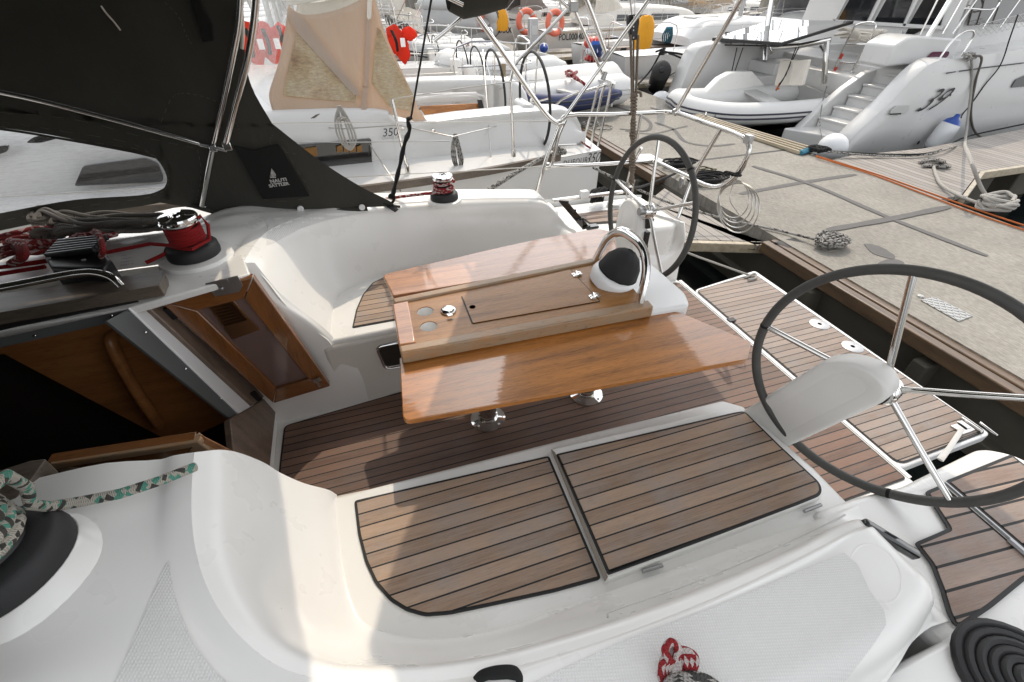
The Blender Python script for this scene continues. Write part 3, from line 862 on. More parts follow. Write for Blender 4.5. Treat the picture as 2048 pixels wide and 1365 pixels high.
# cabin interior seen through the opening
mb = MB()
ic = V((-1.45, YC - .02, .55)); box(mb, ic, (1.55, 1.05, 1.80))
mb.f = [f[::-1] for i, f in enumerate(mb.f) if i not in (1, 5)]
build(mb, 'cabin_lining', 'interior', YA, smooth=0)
for k in range(3):
    mb = MB(); prism(mb, [(-.95 - .2 * k, 1.24, .42 - .22 * k), (-.95 - .2 * k, 1.74, .42 - .22 * k), (-1.2 - .2 * k, 1.74, .42 - .22 * k), (-1.2 - .2 * k, 1.24, .42 - .22 * k)], (0, 0, -.03)); build(mb, 'companionway_step', 'cabinw', YA, bevel=.005)
mb = MB(); ip = 1.815
pp = [PY(-150, 730, ip), PY(0, 695, ip), PY(217, 641, ip), PY(461, 838, ip), PY(330, 880, ip), PY(-150, 660, ip) + V((0, 0, -.45))]
pp = [PY(-150, 728, ip), PY(0, 695, ip), PY(217, 642, ip), PY(461, 838, ip), PY(352, 890, ip), PY(0, 700, ip) + V((0, 0, -.02)), PY(-150, 735, ip)]
prism(mb, pp, (0, .02, 0)); po = build(mb, 'interior_panel', 'cabinw', YA)
mb = MB(); tube(mb, [PY(232, 668, ip), PY(222, 680, ip - .035), PY(228, 700, ip - .05), PY(265, 770, ip - .05), PY(300, 825, ip - .05), PY(318, 850, ip - .02)], .021, 12, 6, flat=1.2)
build(mb, 'grab_handle', 'cabinw', po)

# ---- open companionway doors
def door(Y, pts, sgn, m):
    a, b, c, d = pts        # top-left, top-right, bottom-right, bottom-left
    y = V((0, -.012 * sgn, 0))
    def q(u, v): return (a.lerp(b, u)).lerp(d.lerp(c, u), v)
    mbp = MB(); prism(mbp, [q(.1, .1) + y * .6, q(.9, .1) + y * .6, q(.9, .9) + y * .6, q(.1, .9) + y * .6], -y * 1.0)
    pane = None
    root = MB()
    def rail(p0, p1, p2, p3):
        prism(root, [p + y * 2 for p in (p0, p1, p2, p3)], -y * 3)
    w, h = .235, .125
    rail(q(0, 0), q(w, h), q(w, 1 - h), q(0, 1)); rail(q(1, 0), q(1, 1), q(1 - w, 1 - h), q(1 - w, h))
    ro = build(root, 'companionway_door', m, YA, bevel=.004)
    for ps in ((q(.006, -.004), q(.994, -.004), q(1 - w, h - .004), q(w, h - .004)), (q(w, 1 - h + .004), q(1 - w, 1 - h + .004), q(.994, 1.004), q(.006, 1.004))):
        r2 = MB(); prism(r2, [p + y * 2 for p in ps], -y * 3)
        build(r2, 'door_rail', 'doorx', ro, bevel=.004)
    build(mbp, 'door_pane', 'pink', ro, smooth=0)
    return ro, q, y
dp = (PY(320, 596, 1.83), PY(508, 550, 1.83), PY(660, 766, 1.83), PY(547, 800, 1.83))
do, dq, dy = door(1.83, dp, 1, 'doorw')
def dz(px, py, off): return PY(px, py, 1.83 - .012 * off)
mb = MB(); v4 = (dz(409, 605, 1.2), dz(462, 596, 1.2), dz(520, 660, 1.2), dz(465, 680, 1.2)); prism(mb, v4, (0, .004, 0)); vo = build(mb, 'vent_plate', 'brass', do, bevel=.001)
mb = MB()
for k in range(8):
    t = .06 + k * .075
    prism(mb, [v4[0].lerp(v4[1], u).lerp(v4[3].lerp(v4[2], u), tt) + V((0, -.003 - dd, 0)) for u, tt, dd in ((.08, t, 0), (.92, t, 0), (.92, t + .04, .008), (.08, t + .04, .008))], (0, .002, 0))
build(mb, 'louvre', 'brass', vo)
mb = MB(); prism(mb, [dz(410, 568, 3), dz(475, 552, 3), dz(486, 572, 3), dz(478, 585, 3), dz(430, 594, 3)], (0, .004, 0))
lathe(mb, [(.009, 0), (.006, .006), (0, .007)], dz(443, 578, 3.2), (0, -1, 0), 10)
box(mb, dz(448, 563, 3.6), (.03, .008, .018)); build(mb, 'hasp', 'steeld', do, bevel=.001)
mb = MB(); beam(mb, dz(627, 764, 3.2), dz(641, 758, 3.2), .006, .022); beam(mb, dz(632, 762, 3.8), dz(640, 774, 3.8), .008, .010); build(mb, 'catch', 'steeld', do, bevel=.001)
mb = MB(); beam(mb, dz(332, 617, 1.5), dz(352, 637, 1.5), .012, .022); beam(mb, dz(505, 785, 1.5), dz(520, 800, 1.5), .012, .022); build(mb, 'hinge', 'black', do)
d2 = tuple(mir(p) for p in dp)
s2 = V((.0, .035, -.075))
do2, _, _ = door(1.09, (P(98, 915, 1.36), P(396, 869, 1.36), P(396, 869, 1.36) + V((.17, 0, -.60)), P(98, 915, 1.36) + V((.17, 0, -.60))), 1, 'wornw')
mb = MB(); prism(mb, [P(98, 917, 1.362), P(300, 884, 1.362), P(398, 867, 1.362), P(404, 874, 1.362), P(396, 884, 1.362), P(300, 900, 1.362), P(100, 930, 1.362)], (0, 0, -.02)); build(mb, 'door_top_edge', 'wornw', do2, bevel=.003)
mb = MB(); prism(mb, [P(398, 867, 1.364), P(406, 872, 1.362), P(498, 918, 1.20), P(480, 918, 1.20), P(392, 880, 1.36)], (0, 0, -.02)); build(mb, 'door_edge', 'varnish2', do2, bevel=.003)
# ------------------------------------------------------------------ cockpit table
ZT = 1.32
mb = MB()
prism(mb, rounded([(.20, 1.37, 1.265), (1.22, 1.34, 1.265), (1.27, 1.40, 1.265), (1.27, 1.70, 1.265), (1.20, 1.76, 1.265), (.20, 1.71, 1.265)], .03), (0, 0, -.26))
prism(mb, rounded([(.94, 1.33, 1.285), (1.245, 1.31, 1.285), (1.285, 1.40, 1.285), (1.285, 1.70, 1.285), (1.22, 1.785, 1.285), (.94, 1.78, 1.285)], .03), (0, 0, -.10))
prism(mb, [(.05, 1.37, 1.245), (.21, 1.37, 1.245), (.21, 1.71, 1.245), (.05, 1.71, 1.245)], (0, 0, -.24))
TB = build(mb, 'cockpit_table', 'gel2', YA, bevel=.012, seg=3)
TB['label'] = 'fixed folding cockpit table with one leaf up on each side'
def T(x, y, z=ZT): return P(x, y, z)
tl, bl, br, tr_ = T(787, 596), T(803, 706), T(1308, 613), T(1218, 508)
def tq(u, v): return tl.lerp(tr_, u).lerp(bl.lerp(br, u), v)
CUPS = [T(850, 619, ZT), T(857, 649, ZT)]
mb = plate(rounded([tq(.004, .02), tq(.985, .03), tq(.985, .97), tq(.004, .98)], .01), [circ(c, .034, n=32) for c in CUPS], .05)
# tray floor sits below its raised edges
tray = build(mb, 'table_tray', 'trayw', TB, smooth=30)
tray.location.z -= .010
mb = MB()
prism(mb, [tq(-.005, .88), tq(1.0, .89), tq(1.0, 1.0), tq(-.003, 1.0)], (0, 0, -.055))
prism(mb, [tq(-.005, 0), tq(1.0, 0.01), tq(1.0, .10), tq(.0, .11)], (0, 0, -.055))
build(mb, 'tray_edge', 'wornw', TB, bevel=.007, seg=3)
mb = MB(); prism(mb, [tq(-.008, .115), tq(.055, .115), tq(.055, .875), tq(-.006, .875)], (0, 0, -.055))
build(mb, 'tray_end', 'varnish2', TB, bevel=.006, seg=3)
zf = ZT - .010
def lidq(): return [T(922, 594, zf), T(1141, 540, zf), T(1201, 604, zf), T(944, 649, zf)]
mb = MB(); prism(mb, rounded(lidq(), .006), (0, 0, -.0015)); 
for v in mb.v: v.z += .002
cl = build(mb, 'lid_gap', 'caulk', TB)
lc = sum(lidq(), V((0, 0, 0))) / 4
mb = MB(); prism(mb, rounded([lc.lerp(p, .988) + (lc - p).normalized() * .002 for p in lidq()], .006), (0, 0, -.002))
for v in mb.v: v.z += .0045
lidb = build(mb, 'bottle_locker_lid', 'trayw', TB, smooth=0)
mb = MB(); lathe(mb, [(0, 0), (.013, 0)], T(945, 614, zf + .0055), n=18); build(mb, 'finger_hole', 'interior', lidb)
for x, y in ((1154, 549), (1189, 593)):
    mb = MB(); c = T(x, y, zf + .006)
    for s_ in (-1, 1):
        for t_ in (-1, 1): lathe(mb, [(.011, -.002), (.012, .002), (.006, .005), (0, .005)], c + V((s_ * .013, t_ * .008 + s_ * .004, 0)), n=12)
    tube(mb, [c + V((-.004, -.018, .004)), c + V((.004, .018, .004))], .005, 8)
    build(mb, 'hinge', 'chrome', TB)
for c in CUPS:
    c = c - V((0, 0, .010))
    mb = MB(); lathe(mb, [(.0335, -.004), (.033, -.045), (.028, -.050), (0, -.050)], c, n=32); mb.f = [f[::-1] for f in mb.f[:-1]]
    cu_ = build(mb, 'cup_holder', 'gel2', TB, smooth=50)
    mb = MB(); lathe(mb, [(.003, .001), (0, .001)], c + V((.008, -.01, -.049)), n=8); build(mb, 'drain', 'black', cu_)
mb = MB(); lathe(mb, [(.032, -.002), (.033, .004), (.029, .010), (.018, .014), (0, .0145)], T(897, 622, zf + .002), n=28); cp = build(mb, 'socket_cap', 'chrome', TB)
mb = MB(); box(mb, T(900, 631, zf + .014), (.022, .012, .006)); build(mb, 'latch', 'chrome', cp, bevel=.002)

def leaf(pts, z0, z1, name, m, th=.022):
    mb = MB()
    prism(mb, pts, (0, 0, -th))
    o = build(mb, name, m, TB, bevel=.006, seg=4)
    return o
LZ = 1.262
fl = [P(799, 716, LZ), P(1336, 622, LZ), P(1360, 625, LZ), P(1503, 684, LZ - .01), P(1495, 719, LZ - .012), P(806, 843, LZ - .012)]
o = leaf(rounded(fl, [.004, .02, .02, .02, .012, .03], 5), 0, 0, 'table_leaf', 'varnish')
o['label'] = 'near glossy varnished table leaf'
LB = 1.300
blf = [P(764, 549, LB), P(1010, 492, LB), P(1080, 477, LB), P(1196, 457, LB), P(1228, 464, LB), P(1236, 500, LB), P(1215, 520, LB), P(786, 592, LB)]
o = leaf(rounded(blf, [.03, .1, .1, .03, .02, .01, .01, .01], 5), 0, 0, 'table_leaf', 'varnish2')
o['label'] = 'far table leaf reflecting pale sky'
# pedestal legs
for x, y in ((976, 838), (1172, 789)):
    c = P(x, y, S + .006)
    mb = MB(); lathe(mb, [(.088, 0), (.09, .006), (.07, .012), (.052, .02), (.05, .05), (.046, .052), (.0445, .06), (.0445, .42)], c, n=32)
    lg = build(mb, 'table_leg', 'chrome', TB, smooth=50)
    mb = MB()
    for k in range(4):
        a = k * math.pi / 2 + .6; lathe(mb, [(.007, .010), (.006, .014), (0, .014)], c + V((math.cos(a) * .074, math.sin(a) * .074, 0)), n=10)
    build(mb, 'bolt', 'steeld', lg)
# compass with canvas cover, white collar and chrome arch
cc = P(1228, 556, ZT)
cax = V((.28, -.18, .94))
mb = MB(); lathe(mb, [(.106, -.03), (.110, .006), (.103, .024), (.09, .032), (.085, .026)], cc, cax, 36); 
co = build(mb, 'compass', 'gel2', TB)
mb = MB(); lathe(mb, [(.090, .014), (.092, .045), (.083, .085), (.062, .122), (.030, .146), (0, .152)], cc, cax, 32)
for i, v in enumerate(mb.v): v += V((math.sin(i * 1.7), math.cos(i * 2.3), math.sin(i * .9))) * .0012
build(mb, 'compass_cover', 'mesh', co)
mb = MB(); tube(mb, [p for p in circ(cc + cax.normalized() * .036, .093, cax, 40)], .0022, 6, closed=True)
tube(mb, cr([cc + cax * .03 + V((-.06, .068, 0)), cc + cax * .125 + V((-.03, .04, 0)), cc + cax * .152 + V((.01, 0, 0)), cc + cax * .03 + V((.066, -.062, 0))], 8), .0016, 6); build(mb, 'seam', 'canvas2', co)
mb = MB()
ar = [T(1188, 524, ZT - .01), T(1196, 500, ZT + .06) , T(1212, 482, ZT + .135), T(1232, 484, ZT + .165), T(1262, 520, ZT + .15), T(1280, 560, ZT + .085), T(1276, 604, ZT - .01)]
foot0 = T(1186, 524, ZT - .01); foot1 = T(1276, 604, ZT - .01)
mid = foot0.lerp(foot1, .5)
ar = []
for k in range(13):
    t = -1 + 2 * k / 12
    h = .215 * (1 - abs(t) ** 3.0) ** .62
    ar.append(mid + (foot1 - foot0) * .5 * (t * (1 - .0 * h)) + V((.045 * h / .215, -.012, h)))
tube(mb, ar, .022, 12, 4, flat=.6); build(mb, 'grab_arch', 'chrome', TB)

# ------------------------------------------------------------------ wheels and pedestals
def wheel(c, rad, tilt, yaw, flip, grip, cap_at, hubx):
    c = V(c)
    u = V((-math.sin(yaw), math.cos(yaw), 0))
    n = V((math.cos(tilt) * math.cos(yaw), math.cos(tilt) * math.sin(yaw), math.sin(tilt)))
    v = n.cross(u)
    def pt(a, r, o=0): return c + (u * math.cos(a) + v * math.sin(a)) * r + n * o
    mb = MB(); tube(mb, [pt(2 * math.pi * k / 96, rad) for k in range(96)], grip, 12, closed=True)
    w = build(mb, 'steering_wheel', 'leather', YA)
    for k in range(3):
        a = flip + k * 2.09; mb = MB()
        tube(mb, [pt(a - .012, rad), pt(a + .012, rad)], grip * 1.07, 12); build(mb, 'grip_joint', 'canvas2', w)
    for k in range(5):
        a = flip + k * 2 * math.pi / 5
        mb = MB(); tube(mb, [pt(a, .035, .012), pt(a, rad * .5, .004), pt(a, rad - grip * .5, 0)], .0098, 10); build(mb, 'spoke', 'steel', w)
    mb = MB(); lathe(mb, [(.034, -.03), (.042, -.022), (.042, .012), (.046, .014), (.046, .024), (.036, .03), (.03, .045), (0, .047)], c, n, 24)
    for k in range(3): tube(mb, circ(c + n * (-.015 + .011 * k), .0425, n, 28), .0025, 6, closed=True)
    build(mb, 'hub', 'chrome', w)
    mb = MB(); tube(mb, [c - n * .03, c - n * hubx], .022, 12); build(mb, 'axle', 'steeld', w)
    return u, v, n
NA_, FA = .06, .15
near_hub = V((1.400, .591, 1.403)); far_hub = V((1.531, 2.149, 1.337))
wheel(near_hub, .385, -.022, .364, NA_, .0155, 0, .03)
wheel(far_hub, .390, -.091, .037, FA, .0160, 0, .055)
def pod(side):
    # slab console leaning aft from the seat end: outline in its own tilted plane, front face towards the bow
    f = (lambda p: V(p)) if side < 0 else mir
    if side < 0:
        o = V((1.46, .64, 1.34)); 
        b0 = P(1488, 822, 1.03); b1 = P(1582, 892, 1.03)
        top = near_hub + V((-.085, .02, .085))
    else:
        b0 = V((1.335, 2.02, 1.03)); b1 = V((1.335, 2.24, 1.03)); top = far_hub + V((-.085, .03, .10))
        b0, b1 = V((1.40, 2.33, .62)), V((1.40, 2.07, .62)); top = PX(1262, 401, 1.50)
    w = (b1 - b0); m0 = b0.lerp(b1, .5)
    wd = w.normalized(); up = (top - m0); L = up.length; ud = up.normalized()
    hw0 = w.length * .5; hw1 = .100 if side < 0 else .112
    nrm = wd.cross(ud).normalized()
    if nrm.x > 0: nrm = -nrm       # towards the bow
    rows = []
    N = 28
    def outline(s, inset):
        pts = []
        pts.append(m0 - wd * (hw0 - inset) - ud * .02)
        for k in range(N + 1):
            a = math.pi - math.pi * k / N
            pts.append(m0 + ud * (L - hw1) + wd * math.cos(a) * (hw1 - inset) + ud * math.sin(a) * (hw1 - inset))
        pts.append(m0 + wd * (hw0 - inset) - ud * .02)
        return pts
    back = .075
    mb = MB()
    rws = []
    for off, ins in ((-back, .03), (-back, .004), (-back + .01, 0), (-.012, 0), (-.003, .004), (0, .014), (-.006, .05)):
        rws.append([p + nrm * off for p in outline(0, ins)])
    grid(mb, rws)
    k = len(mb.v); pl = rws[-1]; mb.add(pl, [list(range(len(pl)))]); pl = rws[0]; mb.add(pl, [list(range(len(pl)))[::-1]])
    o = build(mb, 'steering_pedestal', 'pod' if side < 0 else 'gel', YA, smooth=50)
    # bezel plate at the axle end
    mb = MB(); hub = near_hub if side < 0 else far_hub
    if side < 0:
        lathe(mb, [(.038, -.012), (.038, .004), (.03, .010), (0, .010)], hub - V((.030, .0, 0)), (1, .25, 0), 24); build(mb, 'bearing_cap', 'black', o)
    return o
pod(-1); pod(1)
# engine and switch panel below the far pedestal, transom moulding behind it
mb = MB()
for x, y, r_ in ((1290, 442, .0), (1285, 471, .034), (1281, 497, .034)):
    c = PX(x, y, 1.56)
    if r_ == 0: box(mb, c, (.03, .10, .06))
    else: box(mb, c, (.03, .105, .085)); lathe(mb, [(r_, 0), (r_ + .004, .008), (r_ - .004, .012), (r_ - .006, .008), (0, .008)], c + V((.012, 0, 0)), (1, 0, 0), 20); lathe(mb, [(r_, 0), (r_ + .004, .008), (r_ - .004, .012), (r_ - .006, .008), (0, .008)], c - V((.012, 0, 0)), (-1, 0, 0), 20)
build(mb, 'engine_panel', 'black', YA, bevel=.004)
mb = MB()
rows = [[PX(1302, 425, 1.95), PX(1330, 433, 2.0), PX(1350, 440, 2.04), PX(1368, 446, 2.07)], [PX(1299, 470, 1.90), PX(1325, 480, 2.0), PX(1350, 485, 2.06), PX(1370, 480, 2.09)], [V((1.80, 2.44, .80)), V((1.92, 2.44, .80)), V((2.03, 2.455, .80)), V((2.11, 2.46, .82))], [V((1.72, 2.43, .59)), V((1.88, 2.43, .59)), V((2.0, 2.44, .59)), V((2.11, 2.44, .59))]]
grid(mb, smoothgrid(rows, 4, 4)); build(mb, 'transom_moulding', 'gel', YA, smooth=180, solid=.02)
mb = MB(); c = V((2.0, 2.42, .75)); lathe(mb, [(.085, 0), (.09, .008), (.075, .014), (0, .014)], PX(1322, 518, 1.98) + V((0, -.03, 0)), (0, -1, .15), 28); build(mb, 'shower_hatch', 'gelwarm', YA)
mb = MB(); e = PX(1325, 484, 1.99) + V((0, -.03, 0)); tube(mb, circ(e, .018, (1, -.4, 0), 16), .005, 6, closed=True); tube(mb, [e, e + V((0, .04, 0))], .006, 6); build(mb, 'pad_eye', 'steel', YA)
mb = MB(); c = P(1228, 407, 1.06); lathe(mb, [(.055, 0), (.055, .006), (.046, .010), (0, .010)], c, n=24); dk_ = build(mb, 'deck_filler', 'gel2', YA)
mb = MB(); lathe(mb, [(.006, .0005), (0, .001)], c + V((0, 0, .011)), n=8); build(mb, 'filler_slot', 'black', dk_)
# genoa track, cleat and blocks on the far side deck
mb = MB(); beam(mb, PY(1105, 402, 2.86), PY(1245, 384, 2.90), .03, .02); build(mb, 'genoa_track', 'steel', YA, bevel=.003)
mb = MB(); c = PY(1168, 392, 2.87); box(mb, c + V((0, 0, .012)), (.06, .045, .05)); build(mb, 'track_car', 'gel2', YA, bevel=.006)
mb = MB(); c = P(1195, 404, 1.07)
tube(mb, [c + V((-.09, 0, .05)), c + V((-.04, 0, .062)), c + V((.04, 0, .062)), c + V((.09, 0, .05))], .011, 8, 4); tube(mb, [c + V((-.03, 0, 0)), c + V((-.03, 0, .06))], .012, 8); tube(mb, [c + V((.03, 0, 0)), c + V((.03, 0, .06))], .012, 8)
build(mb, 'mooring_cleat', 'steel', YA)
mb = MB()
for k in range(7):
    a = .8 * k; d = .05 + .012 * k
    tube(mb, [c + V((-.075 + .02 * (k % 4), -.045, .02 + .01 * k)), c + V((-.03 + .015 * k, .0, .085 + .006 * (k % 3))), c + V((.06 - .015 * k, .045, .03 + .006 * k)), c + V((.02 - .012 * k, -.03, .02))], .014, 8, 6)
build(mb, 'cleat_hitch', 'rp_black')
tag(bpy.context.scene.objects['cleat_hitch'], 'thick black mooring rope hitched round the cleat on the far side deck', 'rope')
mb = MB(); q = [P(1190, 461, 1.06), P(1212, 466, 1.06)]; box(mb, P(1183, 454, 1.07), (.09, .05, .02)); build(mb, 'deck_switch', 'glass', YA, bevel=.004)

# ------------------------------------------------------------------ winches
def winch(c, s, name='winch', ax=(0, 0, 1)):
    c = V(c); ax = V(ax)
    mb = MB(); lathe(mb, [(.098 * s, 0), (.100 * s, .012 * s), (.097 * s, .040 * s), (.088 * s, .050 * s), (.060 * s, .055 * s)], c, ax, 40)
    w = build(mb, name, 'rubber', YA, smooth=50)
    mb = MB(); lathe(mb, [(.060 * s, .05 * s), (.058 * s, .06 * s), (.052 * s, .085 * s), (.052 * s, .12 * s), (.058 * s, .138 * s)], c, ax, 32); build(mb, 'drum', 'black', w)
    mb = MB(); lathe(mb, [(.058 * s, .138 * s), (.070 * s, .142 * s), (.072 * s, .148 * s), (.066 * s, .152 * s), (.066 * s, .156 * s), (.071 * s, .160 * s), (.068 * s, .168 * s), (.03 * s, .172 * s), (.028 * s, .166 * s), (.016 * s, .166 * s), (.014 * s, .172 * s), (0, .172 * s)], c, ax, 32)
    build(mb, 'self_tailer', 'chrome', w, smooth=50)
    mb = MB(); lathe(mb, [(.012 * s, .1725 * s), (0, .1725 * s)], c, ax, 8); build(mb, 'socket', 'black', w)
    return w
def wraps(mb, c, s, r, z0, z1, turns, rad=.058, lead=None, tail=None, n=10, a0=0, ax=(0, 0, 1)):
    c = V(c); ax = V(ax).normalized(); x = V((1, 0, 0)) - ax * ax.x; x.normalize(); y = ax.cross(x)
    pts = []
    if lead: pts += [V(p) for p in lead]
    m = int(turns * 20)
    for k in range(m + 1):
        t = k / m; a = a0 + t * turns * 2 * math.pi
        pts.append(c + x * math.cos(a) * rad * s + y * math.sin(a) * rad * s + ax * lerp(z0, z1, t) * s)
    if tail: pts += [V(p) for p in tail]
    tube(mb, pts, r, n)
    return pts
# ---- winches in place
wA = V((-.725, 2.045, 1.488))      # far cabin-top winch with the red line
winch(wA, 1.0)
mb = MB(); lathe(mb, [(.14, -.02), (.135, .0), (.12, .004), (0, .004)], wA + V((0, 0, -.003)), n=40); build(mb, 'winch_base', 'gel', YA)
wB = P(889, 398, 1.372)            # far coaming winch with the red and white sheet
winch(wB, .82)
mb = MB(); lathe(mb, [(.10, -.02), (.098, .0), (.09, .003), (0, .003)], wB, n=40); build(mb, 'winch_base', 'gel', YA)
wC = V((-.805, .700, 1.495))       # near winch, lower left corner
axC = V((-.12, .05, 1)).normalized()
winch(wC, 1.18, ax=axC)
mb = MB(); lathe(mb, [(.150, -.05), (.128, -.008), (.118, .002), (0, .002)], wC, axC, 40); build(mb, 'winch_base', 'gel', YA)

# ---- red line on the far cabin-top winch, led from the clutch
mb = MB()
wraps(mb, wA, 1, .0075, .066, .128, 5.2, .060, lead=[P(-40, 540, 1.53), P(60, 528, 1.53), P(215, 505, 1.535), P(300, 488, 1.55)], a0=-2.3,
      tail=[wA + V((.075, .02, .15)), wA + V((.095, -.01, .12)), wA + V((.085, -.03, .07)), wA + V((.03, -.085, .06)), P(345, 500, 1.535), P(318, 514, 1.52), P(292, 526, 1.51)])
o = build(mb, 'red_line', 'rp_red'); tag(o, 'bright red line wrapped round the cabin-top winch beside the open companionway', 'rope', 'control lines on the cabin top')
mb = MB(); tube(mb, [P(-60, 558, 1.51), P(90, 534, 1.52)], .0085, 8); tube(mb, [P(-60, 543, 1.535), P(100, 520, 1.535)], .006, 8)
o = build(mb, 'red_halyard', 'rp_red'); tag(o, 'red halyard leading straight into the black rope clutch at the left edge', 'rope', 'control lines on the cabin top')

# ---- rope clutch bank
mb = MB()
cpx = [(86, 512), (100, 535), (205, 538), (222, 520), (206, 500), (160, 495)]
prism(mb, [P(x, y, 1.575) for x, y in cpx], (0, 0, -.105)); ck = build(mb, 'rope_clutch', 'black', YA, bevel=.012, seg=3)
mb = MB()
for k in range(6):
    a = P(92 + 5 * k, 512 - 5.5 * k, 1.578); b = P(190 + 5 * k, 500 - 5 * k, 1.605)
    beam(mb, a, b, .014, .022)
build(mb, 'clutch_lever', 'black', ck, bevel=.005, seg=3)
mb = MB()
for x, y in ((98, 518), (168, 521)): box(mb, P(x, y, 1.575), (.012, .006, .01))
build(mb, 'clutch_label', 'dim', ck)
for k, w in enumerate(('MAINSHEET', 'MAIN HALYARD', 'REEF 1', 'REEF 2')):
    text('clutch_lettering', w, .016, 'dim', YA, P(243 - 1 * k, 514 + 6.5 * k, 1.4915), V((1, .02, 0)), V((0, 1, 0)))
# ---- heaps of line on the cabin top
random.seed(5)
mb = MB()
for k in range(15):
    y0 = random.uniform(430, 478); x0 = random.uniform(55, 130); x1 = random.uniform(260, 355)
    h = 1.50 + random.uniform(0, .07)
    pts = [P(x0 + 40, y0 - 5, h), P(x0, y0 + 2, h), P(x0 + 10, y0 - 12 + random.uniform(-8, 8), h + .015)]
    for t in (.3, .6, .9): pts.append(P(lerp(x0, x1, t), lerp(y0, 440, t) + random.uniform(-12, 8), h + random.uniform(-.01, .03)))
    pts += [P(x1 + 8, 428 + random.uniform(0, 16), h), P(x1 - 20, 446 + random.uniform(0, 12), h - .01), P(lerp(x0, x1, .5), 456 + random.uniform(-8, 10), h)]
    tube(mb, pts, .0095, 7, 6)
o = build(mb, 'grey_rope_heap', 'rp_grey'); tag(o, 'tangled heap of old grey rope under the sprayhood on the cabin top', 'rope', 'heaped lines on the cabin top')
mb = MB()
for k in range(10):
    y0 = 480 + random.uniform(-10, 30); h = 1.52 + random.uniform(0, .05)
    x0 = random.uniform(-40, 10); x1 = random.uniform(170, 285)
    pts = [P(x0, y0 + 10, h), P(30, y0 - 4, h + .02), P(70, y0 - 8 + random.uniform(-6, 6), h + .01), P(130, y0 - 12, h)]
    pts += [P(lerp(130, x1, .5), 474 + random.uniform(-8, 6), h + .02), P(x1, 466 + random.uniform(-6, 6), h), P(x1 - 30, 474 + random.uniform(0, 8), h - .005)]
    tube(mb, pts, .010, 8, 6)
for k in range(3):
    tube(mb, [P(18 + 8 * k, 482, 1.56), P(34 + 6 * k, 490, 1.60), P(40 + 5 * k, 512, 1.585), P(20 + 4 * k, 528, 1.55)], .012, 8, 6)
tube(mb, [P(190, 462, 1.60), P(200, 475, 1.63), P(206, 500, 1.615), P(202, 514, 1.58)], .010, 8, 6)
o = build(mb, 'red_rope_heap', 'rp_redfl'); tag(o, 'red flecked rope bundled in a hank behind the black rope clutch', 'rope', 'heaped lines on the cabin top')

# ---- sheet on the far coaming winch
mb = MB()
wraps(mb, wB, .82, .0085, .068, .092, 2.3, .064, lead=[P(770, 399, 1.36), P(800, 394, 1.385), P(850, 388, 1.42)], a0=-2.2)
wraps(mb, wB, .82, .0085, .10, .16, 2.0, .060, a0=.5, tail=[wB + V((.055, .02, .115)), wB + V((.06, -.02, .10))])
o = build(mb, 'red_sheet', 'rp_redwh'); tag(o, 'red and white sheet wound round the winch on the far coaming', 'rope')
# ---- green-flecked sheet on the near winch
mb = MB(); x = axC
wraps(mb, wC, 1.18, .0112, .060, .145, 4.6, .062, a0=1.0, ax=axC, n=14,
      tail=[wC + V((.055, -.03, .20)), wC + V((.085, .0, .215)), wC + V((.09, .05, .20)), wC + V((.07, .08, .13)), P(62, 1010, 1.60), P(100, 1014, 1.56), P(160, 1004, 1.535), P(240, 988, 1.525), P(320, 962, 1.515), P(360, 946, 1.50), P(390, 934, 1.485)])
o = build(mb, 'green_flecked_sheet', 'rp_green'); tag(o, 'white sheet flecked green and black wound on the near winch at the lower left', 'rope')
# ---- items along the bottom edge
mb = MB(); c = P(1352, 1352, 1.335)
lathe(mb, [(.062, -.01), (.060, .002), (.05, .004), (0, .004)], c, n=32); build(mb, 'pad_eye_base', 'gel', YA)
mb = MB()
for dx in (0, 16, 30):
    pts = [P(1322 + dx * .4, 1365, 1.345), P(1326 + dx * .5, 1325, 1.385), P(1342 + dx * .6, 1295 + dx * .2, 1.40), P(1358 + dx, 1302 + dx * .3, 1.395), P(1372 + dx * .6, 1330, 1.38), P(1366 + dx * .3, 1365, 1.345)]
    tube(mb, pts, .0072, 9, 7)
tube(mb, [P(1340, 1322, 1.40), P(1330, 1300, 1.415), P(1344, 1284, 1.42), P(1356, 1296, 1.415), P(1352, 1318, 1.40)], .0072, 9, 7)
o = build(mb, 'red_rope_knot', 'rp_redwh'); tag(o, 'short knotted loop of red and white rope at the bottom edge', 'rope')
mb = MB()
for k in range(3):
    tube(mb, [P(1325, 1380 + 6 * k, 1.345), P(1345, 1358 + 8 * k, 1.375), P(1390, 1352 + 8 * k, 1.375), P(1430, 1368 + 8 * k, 1.36), P(1450, 1395 + 8 * k, 1.345)], .008, 9, 7)
o = build(mb, 'grey_flecked_rope', 'rp_bw'); tag(o, 'grey rope with black flecks coiled just below the red knotted loop', 'rope')
mb = MB()
tube(mb, [P(948, 1368, 1.365), P(965, 1352, 1.385), P(1000, 1343, 1.39), P(1030, 1345, 1.385), P(1040, 1362, 1.37), P(1042, 1390, 1.36)], .010, 10, 7, flat=.5)
prism(mb, [P(965, 1356, 1.384), P(1000, 1345, 1.39), P(1034, 1347, 1.384), P(1038, 1362, 1.375), P(1015, 1358, 1.378), P(985, 1360, 1.38)], (0, 0, -.006))
o = build(mb, 'black_tie', 'canvas2'); tag(o, 'end of a black webbing tie peeping in at the bottom edge', 'strap')
mb = MB(); c = P(2052, 1372, 1.09)
sp = []
for k in range(165):
    a = k * .21; r_ = .020 + a * .0034
    sp.append(c + V((math.cos(a) * r_, math.sin(a) * r_, .028 - .16 * r_)))
tube(mb, sp, .0125, 8)
lathe(mb, [(.128, -.03), (.126, -.02), (.09, .0), (0, .015)], c, n=40)
